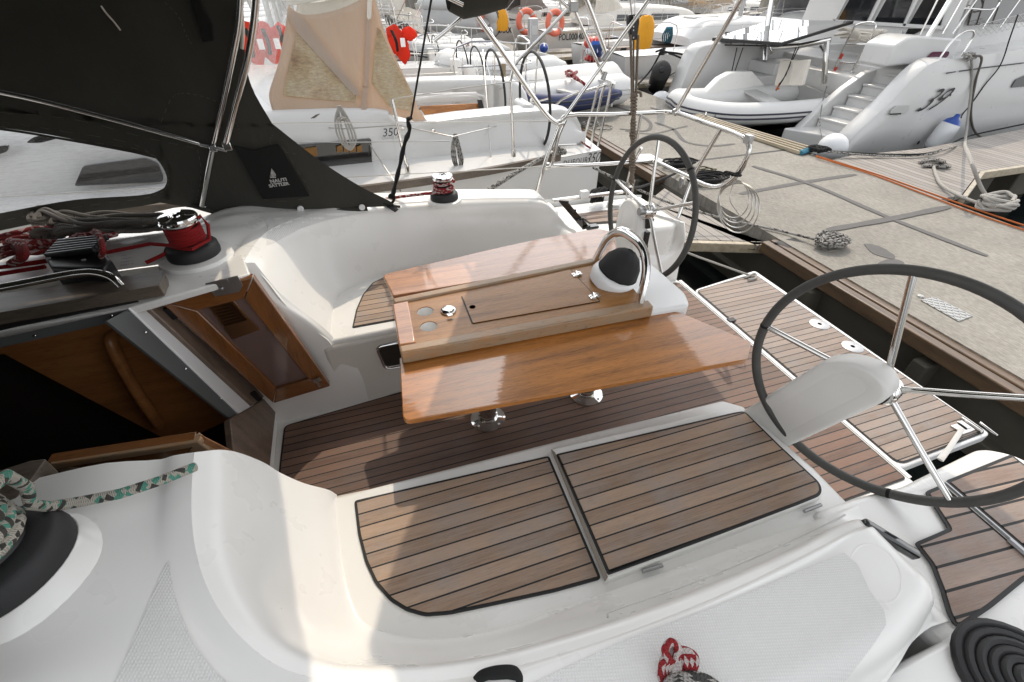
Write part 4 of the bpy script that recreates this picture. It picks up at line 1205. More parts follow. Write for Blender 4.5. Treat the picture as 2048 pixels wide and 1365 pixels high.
o = build(mb, 'coiled_black_rope', 'rubber'); tag(o, 'flat spiral coil of black rope in the lower right corner', 'coiled rope')

# ------------------------------------------------------------------ sprayhood
hub_y = lambda z: 2.60 - .17 * max(0, z - 1.45)
def HS(x, y, dy=0):      # side panel of the hood: leans inboard with height
    n = V((0, 1, .17)); return PN(x, y, V((0, 2.60 + dy, 1.45)), n)
mb = MB()
rows = []
top = [HS(-260, -60), HS(0, -60), HS(240, -60), HS(410, -60), HS(479, -40)]
r1 = [HS(-260, 60), HS(0, 60), HS(260, 60), HS(420, 55), HS(486, 60)]
r2 = [HS(-260, 150), HS(0, 150), HS(270, 165), HS(430, 165), HS(500, 165)]
r3 = [HS(-260, 222), HS(0, 224), HS(270, 252), HS(450, 254), HS(548, 254)]
r4 = [HS(-260, 232), HS(0, 262), HS(270, 300), HS(480, 310), HS(640, 322)]
r5 = [HS(-260, 245), HS(0, 268), HS(270, 330), HS(500, 365), HS(725, 375)]
# main canvas above the window and aft of it
def rowblend(pts): return pts
mainrows = [top, r1, r2, r3]
grid(mb, smoothgrid(mainrows, 4, 4))
# aft wing down to the coaming
wing = [[HS(400, 248), HS(470, 247), HS(545, 248)],
        [HS(385, 300), HS(500, 310), HS(640, 322)],
        [HS(370, 345), HS(530, 360), HS(725, 374)],
        [HS(340, 392), HS(470, 405), HS(560, 412), HS(650, 408), HS(792, 411)][::2],
        [HS(330, 408, -.01), V(HS(500, 430)) , HS(760, 416)]]
wing = [[HS(300, 240), HS(400, 244), HS(470, 247), HS(545, 248)],
        [HS(318, 290), HS(420, 300), HS(520, 310), HS(640, 322)],
        [HS(338, 340), HS(430, 350), HS(560, 362), HS(722, 374)],
        [HS(330, 385), HS(440, 402), HS(590, 406), HS(788, 410)],
        [HS(310, 404), HS(440, 425), HS(500, 430), HS(735, 414)]]
grid(mb, smoothgrid(wing, 5, 5))
# strips round the window
grid(mb, smoothgrid([[HS(-260, 215), HS(0, 215), HS(150, 226), HS(312, 236)], [HS(-260, 236), HS(0, 256), HS(150, 280), HS(330, 322)]], 3, 5))
grid(mb, smoothgrid([[HS(-260, 236), HS(0, 256), HS(150, 280), HS(302, 306)], [HS(-260, 240), HS(0, 261), HS(150, 285), HS(290, 311)]], 2, 5))
grid(mb, smoothgrid([[HS(296, 302), HS(322, 330), HS(334, 358), HS(328, 376), HS(316, 384)], [HS(318, 290), HS(338, 328), HS(346, 356), HS(344, 378), HS(334, 396)]], 2, 6))
grid(mb, smoothgrid([[HS(-260, 480), HS(0, 427), HS(150, 400), HS(300, 388), HS(330, 376)], [HS(-260, 520), HS(0, 462), HS(150, 432), HS(310, 408), HS(346, 398)]], 2, 5))
# roof and port side (out of the picture, above and left of the photographer)
roof = [[V((-.28, 2.42, 2.37)), V((.08, 2.2, 2.63)), V((.25, 1.46, 2.76)), V((.12, .80, 2.64)), V((-.25, .52, 2.38))],  # unseen aft edge carried farther aft to shade the near cabin top
        [V((-.95, 2.42, 2.40)), V((-.95, 2.15, 2.62)), V((-.95, 1.46, 2.70)), V((-.95, .80, 2.62)), V((-.95, .52, 2.36))],
        [V((-1.7, 2.46, 2.10)), V((-1.7, 2.1, 2.32)), V((-1.75, 1.46, 2.42)), V((-1.7, .80, 2.32)), V((-1.7, .50, 2.10))],
        [V((-2.15, 2.52, 1.56)), V((-2.35, 2.0, 1.56)), V((-2.45, 1.46, 1.56)), V((-2.35, .90, 1.56)), V((-2.15, .42, 1.56))]]
grid(mb, smoothgrid(roof, 5, 5))
grid(mb, smoothgrid([[V((-.55, .50, 2.36)), V((-1.2, .50, 2.36)), V((-1.7, .50, 2.10))], [V((-.80, .40, 1.50)), V((-1.4, .40, 1.50)), V((-2.15, .42, 1.56))]], 5, 5))
hood = build(mb, 'sprayhood', 'canvas', YA, smooth=180)
hood['label'] = 'dark olive canvas sprayhood over the companionway'
mb = MB(); grid(mb, smoothgrid([[HS(-260, 236, .012), HS(0, 256, .012), HS(150, 280, .012), HS(296, 304, .012), HS(326, 336, .012)], [HS(-260, 340, .012), HS(0, 340, .012), HS(150, 345, .012), HS(290, 350, .012), HS(338, 356, .012)], [HS(-260, 484, .012), HS(0, 431, .012), HS(150, 404, .012), HS(300, 392, .012), HS(332, 378, .012)]], 6, 6))
build(mb, 'clear_window', 'vinyl', hood, smooth=180)
mb = MB()
for ln in ([(0, 253), (90, 268), (190, 286), (290, 303), (318, 322), (336, 350), (333, 376), (300, 394), (200, 408), (90, 425), (0, 443)],
           [(0, 244), (120, 262), (270, 290), (320, 320)], [(322, 245), (345, 195), (362, 187), (400, 192), (438, 205)], [(0, 225), (150, 240), (300, 278), (405, 300)],
           [(395, 300), (402, 340), (398, 380), (392, 405)], [(478, 260), (470, 245), (455, 300)], [(545, 270), (540, 285), (556, 300), (600, 310)], [(330, 5), (358, 35), (372, 70), (385, 92)],
           [(470, 295), (490, 325), (520, 375), (524, 398), (620, 392), (600, 350), (560, 290), (555, 292)]):
    pts = cr([HS(x, y, -.012) for x, y in ln], 6)
    for a, b in zip(pts[::2], pts[1::2]): beam(mb, a, b, .0014, .0014)
build(mb, 'stitching', 'stitch', hood, smooth=0)
# pocket with the sailmaker's mark
mb = MB(); pk = [HS(466, 292, -.018), HS(510, 302, -.020), HS(556, 289, -.018), HS(585, 335, -.022), HS(619, 393, -.018), HS(570, 396, -.024), HS(526, 399, -.018), HS(496, 345, -.022)]
prism(mb, pk, (0, .008, 0)); pko = build(mb, 'pocket', 'canvas2', hood)
def HT(x, y): return HS(x, y, -.030)
xd = HT(570, 362) - HT(541, 366); yd = HT(548, 340) - HT(556, 362)
text('maker_lettering', 'NAUTI', .023, 'print', pko, HT(541, 366), xd, yd, wx=1.15, bold=.001)
text('maker_lettering', 'SATTLER', .022, 'print', pko, HT(539, 375), xd, yd, wx=1.10, bold=.001)
mb = MB(); mb.add([HT(541, 367.2), HT(572, 364.8), HT(572, 365.6), HT(541, 368)], [[0, 1, 2, 3]])
mb.add([HT(543, 337), HT(541, 350), HT(549, 350)], [[0, 1, 2]]); mb.add([HT(544, 338), HT(552, 350), HT(550, 352)], [[0, 1, 2]])
mb.add([HT(540, 352), HT(546, 350.5), HT(552, 352), HT(552, 353.4), HT(546, 352), HT(540, 353.4)], [[0, 1, 2, 5], [2, 3, 4, 5]]); mb.add([HT(540, 355), HT(546, 353.5), HT(552, 355), HT(552, 356.4), HT(546, 355), HT(540, 356.4)], [[0, 1, 2, 5], [2, 3, 4, 5]])
build(mb, 'sail_emblem', 'print', pko, smooth=0)
for x, y in ((492, 427), (601, 419), (724, 416)):
    mb = MB(); lathe(mb, [(.017, 0), (.016, .006), (.009, .008), (.008, .005), (0, .005)], HS(x, y - 1, -.016), (0, -1, .1), 20)
    build(mb, 'press_stud', 'gel2', hood)
# hem along the foot
mb = MB(); tube(mb, [HS(385, 412, -.006), HS(440, 427, -.006), HS(500, 432, -.006), HS(600, 425, -.006), HS(690, 421, -.006), HS(735, 418, -.006)], .012, 8, 6); build(mb, 'hem', 'canvas', hood)
# bright seam on the aft hoop and aft edge
mb = MB(); tube(mb, [HS(479, -40, -.02), HS(483, 20, -.02), HS(486, 60, -.02), HS(484, 98, -.02)], .007, 8, 5); build(mb, 'hoop_seam', 'cream', hood)
mb = MB(); tube(mb, [HS(202, 12, -.01), HS(212, 26, -.012), HS(228, 44, -.012), HS(241, 61, -.01)], .0035, 5, 5); build(mb, 'light_slit', 'cream', hood)  # cream tube drawn in for a slit of light through the canvas
mb = MB(); prism(mb, [HS(374, -20, -.03), HS(392, -20, -.03), HS(408, 20, -.03), HS(424, 50, -.03), HS(428, 82, -.03), HS(405, 86, -.03), HS(400, 60, -.03), HS(390, 30, -.03)], (0, .02, 0)); build(mb, 'reinforcing_patch', 'canvas2', hood, bevel=.004)
# stainless hoops
mb = MB(); tube(mb, [P(404, 412, 1.50), HS(425, 300, -.05), HS(448, 200, -.05), HS(466, 110, -.05), HS(478, 40, -.05), HS(482, -60, -.05)], .0125, 10, 6)
build(mb, 'hood_hoop', 'steel', hood)
mb = MB(); tube(mb, [HS(452, 288, -.07), HS(474, 200, -.08), HS(497, 110, -.09), HS(508, 40, -.09), HS(512, -10, -.09), HS(514, -70, -.09)], .0135, 10, 6)
build(mb, 'hood_hoop', 'steel', hood)
mb = MB(); tube(mb, [HS(-260, 150, -.07), HS(0, 184, -.06), HS(200, 232, -.05), HS(418, 292, -.05)], .011, 10, 5); build(mb, 'hood_brace', 'steel', hood)
mb = MB(); beam(mb, HS(400, 288, -.055), HS(455, 300, -.065), .028, .016); box(mb, HS(427, 296, -.06), (.03, .03, .03)); box(mb, HS(455, 292, -.07), (.035, .03, .035)); build(mb, 'hoop_fitting', 'steel', hood, bevel=.003)
mb = MB(); lathe(mb, [(.028, 0), (.026, .008), (.015, .012), (.012, .03), (0, .03)], P(404, 414, 1.482), n=20); build(mb, 'hoop_foot', 'steel', hood, bevel=.003)
# black tie-down from the bimini to the tip of the hood
mb = MB()
a, b = PY(866, -20, 2.75), PY(822, 236, 2.70); c2 = PY(816, 252, 2.69)
tube(mb, [a, b], .012, 8, flat=.45)
tube(mb, [b, PY(816, 240, 2.69), PY(819, 260, 2.69), PY(810, 285, 2.68), PY(800, 330, 2.67), PY(790, 372, 2.655), PY(784, 398, 2.64)], .011, 8, 6, rf=lambda t: 1.25 - .25 * math.sin(t * 40), flat=.7)
tube(mb, [PY(778, 396, 2.64), PY(781, 390, 2.64), PY(788, 392, 2.64), PY(786, 404, 2.64), PY(776, 410, 2.64)], .008, 8, 5)
tube(mb, [P(740, 398, 1.40), P(765, 405, 1.39), P(785, 412, 1.365), P(800, 414, 1.36)], .012, 8, 5, flat=.4)
prism(mb, [P(757, 402, 1.372), P(772, 412, 1.368), P(790, 424, 1.364), P(797, 418, 1.364), P(778, 408, 1.368)], (0, 0, -.004))
build(mb, 'hood_tie', 'canvas2', YA)

# ------------------------------------------------------------------ pushpit, bimini frame, backstay
def tb(name, pts, r, mat='steel', par=None, sm=6, n=10):
    mb = MB(); tube(mb, pts, r, n, sm); return build(mb, name, mat, par or YA)
YS = 2.95
rl = V((1.30, YS, 1.64))
push = tb('pushpit', [PY(1118, 250, YS), PY(1126, 236, YS), PY(1140, 231, YS), PY(1230, 229, YS), PY(1325, 225, YS) , PX(1352, 226, 2.12), PX(1400, 242, 2.14), PX(1470, 268, 2.15), PX(1495, 283, 2.15), PX(1498, 303, 2.15), PX(1480, 340, 2.15), PX(1455, 366, 2.15), PX(1425, 374, 2.14), PX(1360, 346, 2.12), PX(1306, 322, 2.10), PY(1285, 323, YS), PY(1200, 329, YS), PY(1096, 333, YS)], .0135, 'steel', None, 4)
tb('pushpit_leg', [PY(1120, 246, YS), PY(1112, 268, YS), PY(1092, 320, YS), PY(1072, 392, YS)], .0135, 'steel', push)
tb('pushpit_leg', [PY(1131, 240, YS), PY(1118, 270, YS), PY(1104, 330, YS)], .012, 'steel', push)
tb('pushpit_leg', [PX(1442, 258, 2.14), PX(1388, 352, 2.12), PX(1356, 436, 2.04)], .0125, 'steel', push)
tb('pushpit_leg', [PY(1282, 229, YS), PY(1266, 320, YS), PY(1250, 386, YS)], .0115, 'steel', push)
tb('pushpit_leg', [PX(1283, 296, 1.98), PX(1270, 320, 1.98)], .0115, 'steel', push)
mb = MB(); box(mb, PX(1497, 279, 2.15), (.03, .05, .05)); build(mb, 'rail_bracket', 'alu', push, bevel=.005)
mb = MB(); lathe(mb, [(.036, -.01), (.036, .01)], PX(1363, 366, 2.13), (1, -.3, .1), 18); build(mb, 'horn_disc', 'steeld', push, bevel=.003)
mb = MB(); 
for q in (PY(1120, 247, YS), PX(1352, 224, 2.12), PY(1094, 333, YS)): lathe(mb, [(.02, -.02), (.024, -.012), (.024, .012), (.02, .02)], q, (1, 0, .3), 12)
build(mb, 'clamp', 'steel', push)
bim = tb('bimini_frame', [PY(925, -20, 2.9), PY(946, 20, 2.9), PY(1010, 112, 2.92), PY(1090, 226, YS), PY(1108, 243, YS), PY(1120, 248, YS)], .0145, 'steel', None, 5)
tb('frame_tube', [PY(1312, -20, 2.90), PY(1298, 0, 2.9), PY(1210, 122, 2.92), PY(1122, 246, YS), PY(1112, 264, YS)], .0115, 'steel', bim)
tb('frame_tube', [PY(1136, -10, 2.9), PY(1150, 24, 2.9), PY(1206, 150, 2.94)], .0095, 'steel', bim)
tb('frame_tube', [PY(1164, -20, 2.9), PY(1178, 14, 2.9), PY(1212, 108, 2.92)], .0125, 'steel', bim)
tb('frame_tube', [PX(1352, 222, 2.12), PX(1481, 0, 2.12), PX(1496, -30, 2.12)], .0125, 'steel', bim)
tb('frame_tube', [PY(938, 22, 2.9), PY(900, 56, 2.9), PY(868, 82, 2.9)], .010, 'steel', bim)
tb('frame_tube', [PY(926, 10, 2.7), PY(880, -12, 2.7)], .010, 'steel', bim)
tb('frame_tube', [PY(1140, 18, 2.9), PY(1122, 2, 2.9), PY(1110, -18, 2.9)], .0095, 'steel', bim)
mb = MB(); c = PY(1146, 14, 2.9); box(mb, c, (.05, .04, .05)); lathe(mb, [(.018, -.03), (.018, .03)], PY(1211, 112, 2.92), (.6, 0, .8), 12); lathe(mb, [(.016, -.025), (.016, .025)], PY(1208, 152, 2.94), (.3, 0, .9), 12); build(mb, 'frame_joint', 'steeld', bim, bevel=.004)
# rolled bimini canvas
mb = MB()
rows = []
for x, y, r_ in ((895, -14, .075), (925, -2, .085), (960, -6, .08), (1010, -16, .07)):
    c = PY(x, y, 2.8); rows.append([c + V((0, math.cos(k * 2 * math.pi / 12) * r_ * (1 + .12 * math.sin(k * 2.2)), math.sin(k * 2 * math.pi / 12) * r_)) for k in range(12)])
grid(mb, rows, cv=True); build(mb, 'rolled_bimini', 'canvas', bim)
# the open canopy overhead (above the picture; it shades the after cockpit)
mb = MB()
fe = [V((1.02, 3.10, 2.60)), V((.86, 2.70, 2.70)), V((.66, 2.28, 2.77)), V((.45, 1.85, 2.80)), V((.42, 1.46, 2.82)), V((.48, .9, 2.79)), V((.72, .25, 2.70)), V((.9, -.05, 2.58))]
grid(mb, smoothgrid([fe, [V((1.6, p.y, p.z + .02)) for p in fe], [V((2.40, lerp(p.y, YC, .02), p.z - .06)) for p in fe]], 4, 4)); build(mb, 'bimini_canopy', 'canopy', bim, smooth=180)
# fore side of the bimini (over the photographer, reflected in the varnish)
tb('frame_tube', [PY(946, 20, 2.9), V((.9, 2.75, 2.60)), V((.9, 2.3, 2.75)), V((.9, 1.46, 2.82)), V((.9, .6, 2.75)), V((.9, .15, 2.55)), V((1.2, -.03, 1.70))], .0125, 'steel', bim)
tb('frame_tube', [PY(1298, 0, 2.9), V((1.95, 2.7, 2.55)), V((1.98, 2.2, 2.72)), V((2.0, 1.46, 2.80)), V((1.98, .7, 2.72)), V((1.95, .2, 2.55)), V((1.3, -.03, 1.66))], .0125, 'steel', bim)
# backstay tackle
YB = 2.93
mb = MB(); tube(mb, [PY(1259, -20, YB), PY(1262, 12, YB), PY(1264, 30, YB)], .005, 6); tube(mb, [PY(1270, -20, YB), PY(1270, 30, YB)], .003, 6); bs = build(mb, 'backstay', 'wire', YA)
mb = MB()
rows = []
pts = [(PY(1268, 28, YB), .016), (PY(1268, 36, YB), .030), (PY(1268, 58, YB), .030), (PY(1268, 74, YB), .020), (PY(1268, 80, YB), .010)]
prism(mb, rounded([PY(1259, 30, YB), PY(1277, 28, YB), PY(1280, 42, YB), PY(1275, 80, YB), PY(1264, 82, YB), PY(1257, 46, YB)], .012), (0, .035, 0)); bk_ = build(mb, 'pulley_block', 'black', bs, bevel=.006)
mb = MB()
for x, y in ((1268, 34), (1267, 54), (1267, 61), (1267, 76)): lathe(mb, [(.0048, 0), (.004, .002), (0, .002)], PY(x, y, YB - .004), (0, -1, 0), 10)
build(mb, 'rivet', 'gel2', bk_)
mb = MB(); tube(mb, [PY(1261, 70, YB), PY(1264, 190, YB)], .0085, 8); tube(mb, [PY(1276, 70, YB), PY(1272, 190, YB)], .0085, 8); tube(mb, [PY(1267, 80, YB + .01), PY(1267, 190, YB + .01)], .006, 8); build(mb, 'tackle_line', 'wrap', bs)
mb = MB()
hel = []
A_, B_ = PY(1268, 186, YB), PY(1264, 366, YB)
N = 520
for k in range(N + 1):
    t = k / N; a = t * 2 * math.pi * 30
    r_ = .014 + .004 * math.sin(t * 19) + .003 * math.sin(t * 47)
    hel.append(A_.lerp(B_, t) + V((math.cos(a) * r_, math.sin(a) * r_, 0)))
tube(mb, hel, .0085, 6)
tube(mb, [A_, B_], .014, 8)
tube(mb, [PY(1271, 184, YB), PY(1281, 186, YB - .01), PY(1282, 194, YB - .01)], .009, 8, 5)
build(mb, 'rope_wrapping', 'wrap', bs)
mb = MB(); tube(mb, [PY(1258, 365, YB), PY(1252, 400, YB)], .009, 8); tube(mb, [PY(1268, 362, YB), PY(1262, 400, YB)], .009, 8); tube(mb, [PY(1256, 374, YB), PY(1266, 374, YB)], .008, 8); build(mb, 'chainplate', 'steel', bs)
# wire coil hung on the pushpit and its black tie
mb = MB()
cc_ = PX(1470, 395, 2.16); rr = .20
for k in range(4):
    pts = []
    for j in range(26):
        a = 2 * math.pi * j / 26
        pts.append(PX(1468 + (30 + 4 * k) * math.cos(a) + 3 * k, 398 + (38 + 6 * k * (1 if math.sin(a) > 0 else .3)) * math.sin(a) + 4 * k, 2.155 + .012 * k))
    tube(mb, pts, .0042, 6, 2, closed=True)
tube(mb, [PX(1498, 290, 2.15), PX(1492, 330, 2.16), PX(1466, 370, 2.16), PX(1460, 400, 2.16), PX(1478, 430, 2.16)], .003, 6, 6)
o = build(mb, 'wire_coil', 'wire'); tag(o, 'hank of thin grey wire hanging in loops from the corner of the pushpit', 'wire')
mb = MB()
for k in range(5):
    tube(mb, [PX(1446 + 6 * k, 348 + k, 2.14), PX(1452 + 7 * k, 344 + 2 * k, 2.12), PX(1466 + 4 * k, 347 + k, 2.17)], .007, 6, 4)
o = build(mb, 'black_lashing', 'rp_black'); tag(o, 'small black lashing tying the wire hank to the pushpit', 'cord')
# lifelines of own yacht run forward from the pushpit
mb = MB()
tube(mb, [PY(1120, 243, YS), V((-2.0, 3.02, 1.86)), V((-5.5, 2.4, 2.05))], .003, 6); tube(mb, [PY(1096, 333, YS), V((-2.0, 3.0, 1.52)), V((-5.5, 2.4, 1.68))], .003, 6); build(mb, 'lifeline', 'wire', YA)
tb('stanchion', [V((-2.0, 3.0, 1.2)), V((-2.0, 3.02, 1.87))], .012)
# mast, boom and furled main of own yacht (forward of the hood, out of frame)
tb('mast', [V((-3.4, YC, 1.4)), V((-3.4, YC, 14.5))], .075, 'alu', None, 0, 14)
mb = MB(); tube(mb, [V((-3.3, YC, 2.95)), V((.0, YC, 3.05)), ], .06, 10); build(mb, 'boom', 'alu', YA)
mb = MB(); tube(mb, [V((-3.35, YC, 3.2)), V((-1.5, YC, 3.2)), V((.0, YC, 3.14))], .13, 12, 4, rf=lambda t: 1.15 - .4 * t); build(mb, 'sail_cover', 'canvas', YA)
mb = MB(); tube(mb, [V((-.1, YC, 3.0)), V((-.55, YC, 2.74))], .006, 6); build(mb, 'topping_lift', 'wire', YA)
# ================================================================== water, dock, jetties
m, nt, b = newmat('harbour_water')
vec = ocoord(nt)
setb(b, col=(.004, .006, .006), rough=.06, nor=bump(nt, mth(nt, 'ADD', noise(nt, vec, 1.6, 4), mth(nt, 'MULTIPLY', noise(nt, vec, 7, 3), .3)), .18, .03))
b.inputs['Specular IOR Level'].default_value = .35
M['water'] = m
mb = MB(); mb.add([(-300, -300, 0), (400, -300, 0), (400, 500, 0), (-300, 500, 0)], [[0, 1, 2, 3]])
tag(build(mb, 'water', 'water', smooth=0), 'dark still harbour water between the boats and the concrete pontoon', 'water', None, 'structure')

m, nt, b = newmat('brushed_concrete')
vec = ocoord(nt)
n1 = noise(nt, vec, 1.1, 7, .65); n2 = noise(nt, vec, 26, 6, .7); n3 = noise(nt, ocoord(nt, (55, 7, 1)), 2.4, 5, .65)
c = ramp(nt, n1, [(.30, (.19, .177, .157)), (.55, (.24, .225, .20)), (.75, (.275, .26, .235))])
c = mixc(nt, .28, c, ramp(nt, n2, [(.3, (.35, .34, .32)), (.6, (.75, .75, .74))]), 'OVERLAY')
c = mixc(nt, .35, c, ramp(nt, n3, [(.40, (.30, .30, .30)), (.60, (.85, .85, .84))]), 'OVERLAY')
st = ramp(nt, noise(nt, vec, 2.3, 5, .75), [(.60, (0, 0, 0)), (.66, (1, 1, 1))])
c = mixc(nt, mth(nt, 'MULTIPLY', st, .2), c, (.13, .12, .11))
setb(b, col=c, rough=.9, nor=bump(nt, mth(nt, 'MULTIPLY_ADD', n3, 1.0, mth(nt, 'MULTIPLY', n2, .5)), .5, .006))
M['concrete'] = m
m, nt, b = newmat('crack_filler')
setb(b, col=mixc(nt, noise(nt, ocoord(nt), 14, 6, .7), (.085, .082, .08), (.155, .15, .145)), rough=.9, nor=bump(nt, noise(nt, ocoord(nt), 60, 3), .4, .004))
M['filler'] = m
M['conside'] = simple('weed_stained_concrete', (.075, .068, .052), .85, var=.5, vs=2.2, bmp=.5, bs=30)
M['jetty'] = teak('weathered_jetty_boards', .098, 0, light=(.30, .275, .245), dark=(.165, .15, .135), seam=.085, grey=.5)
M['jettyedge'] = wood('weathered_jetty_edge', (.27, .24, .20), (.15, .13, .11), False)
M['beam'] = wood('splintered_timber', (.135, .088, .054), (.045, .034, .026), False, 1, 1.0)
M['beamf'] = wood('painted_fender_beam', (.42, .36, .26), (.26, .21, .14), False, 1)
M['tread'] = simple('chequer_plate', (.40, .40, .38), .45, metal=.6, var=.2, vs=20)

DZ = .55
XL, XR = 3.44, 5.78
mb = MB()
# joints every few metres cut the slab into bays
prism(mb, [(XL + .02, -14, DZ), (XR, -14, DZ), (XR, 42, DZ), (XL + .02, 42, DZ)], (0, 0, -.50))
tag(build(mb, 'concrete_dock', 'concrete', smooth=0), 'broad concrete pontoon crossing behind the stern', 'dock', None, 'structure')
mb = MB()
prism(mb, [(XL - .02, -14, DZ - .12), (XL + .06, -14, DZ - .12), (XL + .06, 42, DZ - .12), (XL - .02, 42, DZ - .12)], (0, 0, -.75))
prism(mb, [(XL - .10, -14, .13), (XL, -14, .13), (XL, 42, .13), (XL - .10, 42, .13)], (0, 0, -.4))
for y in (-3.2, -.2, 1.25, 2.2, 4.9, 7.6): prism(mb, [(XL - .16, y, DZ - .16), (XL, y, DZ - .16), (XL, y + .10, DZ - .16), (XL - .16, y + .10, DZ - .16)], (0, 0, -.6))
tag(build(mb, 'dock_side', 'conside', smooth=0, bevel=.01), None, None, None, 'structure')
# timber along the near edge: individual baulks
for k, (y0, y1) in enumerate(((-9, -4.6), (-4.55, -.9), (-.85, 2.86), (4.62, 7.4), (7.45, 12), (12.1, 18))):
    mb = MB()
    for j, (dx, w, dz) in enumerate(((-.085, .075, -.008), (-.005, .08, 0), (.055, .03, -.002))):
        x0 = XL + dx
        beam(mb, (x0, y0 + .01 * j, DZ - .06 + dz), (x0 + .006 * (j - 1), y1 - .012 * j, DZ - .06 + dz), w, .10)
    tag(build(mb, 'timber_rubbing_strake', 'beam', bevel=.008), ('splintered timber baulk along the pontoon edge nearest the bathing platform' if k == 2 else 'timber baulk along the pontoon edge beyond the near jetty' if k == 3 else 'timber baulk on the edge of the concrete pontoon'), 'timber', 'timber strakes along the pontoon')
# crack repairs: dark filler bands
def band(pts, w, z=DZ + .004):
    c = cr([P(x, y, z) for x, y in pts], 8); mb = MB(); rows = []
    for i, p in enumerate(c):
        t = (c[min(i + 1, len(c) - 1)] - c[max(i - 1, 0)]).normalized(); s = t.cross(V((0, 0, 1)))
        q = w * (1.15 + .12 * math.sin(i * 1.3) * math.sin(i * .37)) * (1 if 0 < i < len(c) - 1 else .6)
        rows.append([p + s * q, p - s * q])
    grid(mb, rows); return mb
bands = [([(1480, 388), (1600, 366), (1712, 349)], .030), ([(1505, 332), (1620, 368), (1780, 436), (1975, 512)], .030),
         ([(1655, 460), (1785, 437), (1900, 413)], .034), ([(1310, 245), (1345, 258), (1375, 285), (1420, 292), (1470, 288)], .025),
         ([(1215, 210), (1260, 222), (1300, 245), (1290, 262), (1240, 258)], .024), ([(1300, 215), (1330, 222), (1360, 216)], .02), ([(1250, 262), (1300, 268), (1350, 258), (1375, 252)], .02)]
for i, (pts, w) in enumerate(bands):
    mb = band(pts, w, DZ + .004 + .002 * (i % 3))
    tag(build(mb, 'crack_repair', 'filler', smooth=0), None, None, None, 'structure')
mb = MB(); prism(mb, rounded([P(1725, 486, DZ + .004), P(1760, 492, DZ + .004), P(1792, 512, DZ + .004), P(1788, 520, DZ + .004), P(1745, 508, DZ + .004)], .05), (0, 0, -.002))
prism(mb, rounded([P(1775, 518, DZ + .004), P(1800, 520, DZ + .004), P(1812, 528, DZ + .004), P(1790, 530, DZ + .004), P(1752, 528, DZ + .004)], .05), (0, 0, -.002))
tag(build(mb, 'damp_stain', 'filler', smooth=0), None, None, None, 'structure')
mb = MB()
prism(mb, [P(1310, 330, DZ + .003), P(1570, 299, DZ + .003), P(1571, 301, DZ + .003), P(1310, 333, DZ + .003)], (0, 0, -.002))
tag(build(mb, 'slab_joint', 'caulk', smooth=0), None, None, None, 'structure')

# chequer plate hatch
mb = MB(); pq = [P(1842, 600, DZ + .008), P(1868, 594, DZ + .008), P(1946, 632, DZ + .008), P(1918, 643, DZ + .008)]; prism(mb, pq, (0, 0, -.006))
lathe(mb, [(.025, 0), (.02, .012), (0, .014)], P(1840, 594, DZ), n=12)
o = build(mb, 'inspection_plate', 'tread', bevel=.002); tag(o, 'chequered metal inspection plate let into the sunlit edge of the concrete', 'metal plate')
mb = MB()
for i in range(11):
    for j in range(5):
        c = pq[0].lerp(pq[3], (i + .5) / 11).lerp(pq[1].lerp(pq[2], (i + .5) / 11), (j + .5) / 5)
        d = V((.012, .012 * (1 if (i + j) % 2 else -1), 0)); beam(mb, c - d + V((0, 0, .001)), c + d + V((0, 0, .001)), .008, .004)
build(mb, 'tread_bar', 'steeld', o)

# ---- wooden jetties (fingers)
JZ = .47
def jetty(outline, edges, lab, nm='wooden_jetty'):
    mb = MB(); prism(mb, outline, (0, 0, -.045)); o = build(mb, nm, 'jetty', smooth=0); tag(o, lab, 'jetty')
    mb = MB()
    for a, b_ in edges: beam(mb, V(a) + V((0, 0, -.045)), V(b_) + V((0, 0, -.045)), .06, .09)
    build(mb, 'edge_beam', 'beamf', o, bevel=.006)
    cx = sum(V(p).x for p in outline) / len(outline); cy = sum(V(p).y for p in outline) / len(outline)
    for k in range(2): mb = MB(); prism(mb, [(cx - .5 + k * .9, cy - .3, JZ - .10), (cx - .1 + k * .9, cy - .3, JZ - .10), (cx - .1 + k * .9, cy + .3, JZ - .10), (cx - .5 + k * .9, cy + .3, JZ - .10)], (0, 0, -.45)); build(mb, 'float', 'conside', o, bevel=.02)
    return o
n0, n1_ = P(1300, 479, JZ), P(1562, 486, JZ)
a_ = P(1295, 404, JZ); b__ = P(1360, 373, JZ)
o = jetty([(-6.0, 3.16, JZ), (2.2, 3.16, JZ), P(1380, 479, JZ), P(1530, 484, JZ), (XL - .12, n1_.y + .02, JZ), (XL - .12, b__.y, JZ), a_, (2.2, 3.75, JZ), (-6.0, 3.75, JZ)],
          [((-6, 3.14, JZ), (2.3, 3.16, JZ)), (P(1340, 482, JZ), P(1555, 488, JZ))], 'grey wooden jetty running in beside the far quarter of the foreground yacht')
mb = MB(); c = P(1566, 492, .5)
box(mb, c + V((-.02, -.05, -.03)), (.16, .10, .12)); lathe(mb, [(.03, -.02), (.03, .02)], c + V((.01, -.12, -.04)), (0, 1, 0), 14); prism(mb, [c + V((-.1, .02, .045)), c + V((.12, .02, .055)), c + V((.14, -.1, .05)), c + V((-.06, -.11, .04))], (0, 0, -.015)); build(mb, 'hinge_bracket', 'rubber', o, bevel=.006)
p0 = P(1700, 313, JZ + .03); 
o = jetty([(XR + .05, P(1690, 318, .5).y, JZ + .03), (XR + .05, P(1925, 392, .5).y, JZ + .03), P(1926, 390, .5), P(1962, 342, .5), (12.5, P(1962, 342, .5).y - .05, .5), (12.5, 5.05, .5), P(1850, 297, .5), P(1700, 312, .5)],
          [(P(1928, 392, .5), P(1964, 344, .5)), (P(1964, 344, .5), (12.5, P(1962, 342, .5).y - .07, .5))], 'grey wooden jetty with rope lying on it alongside the white catamaran')
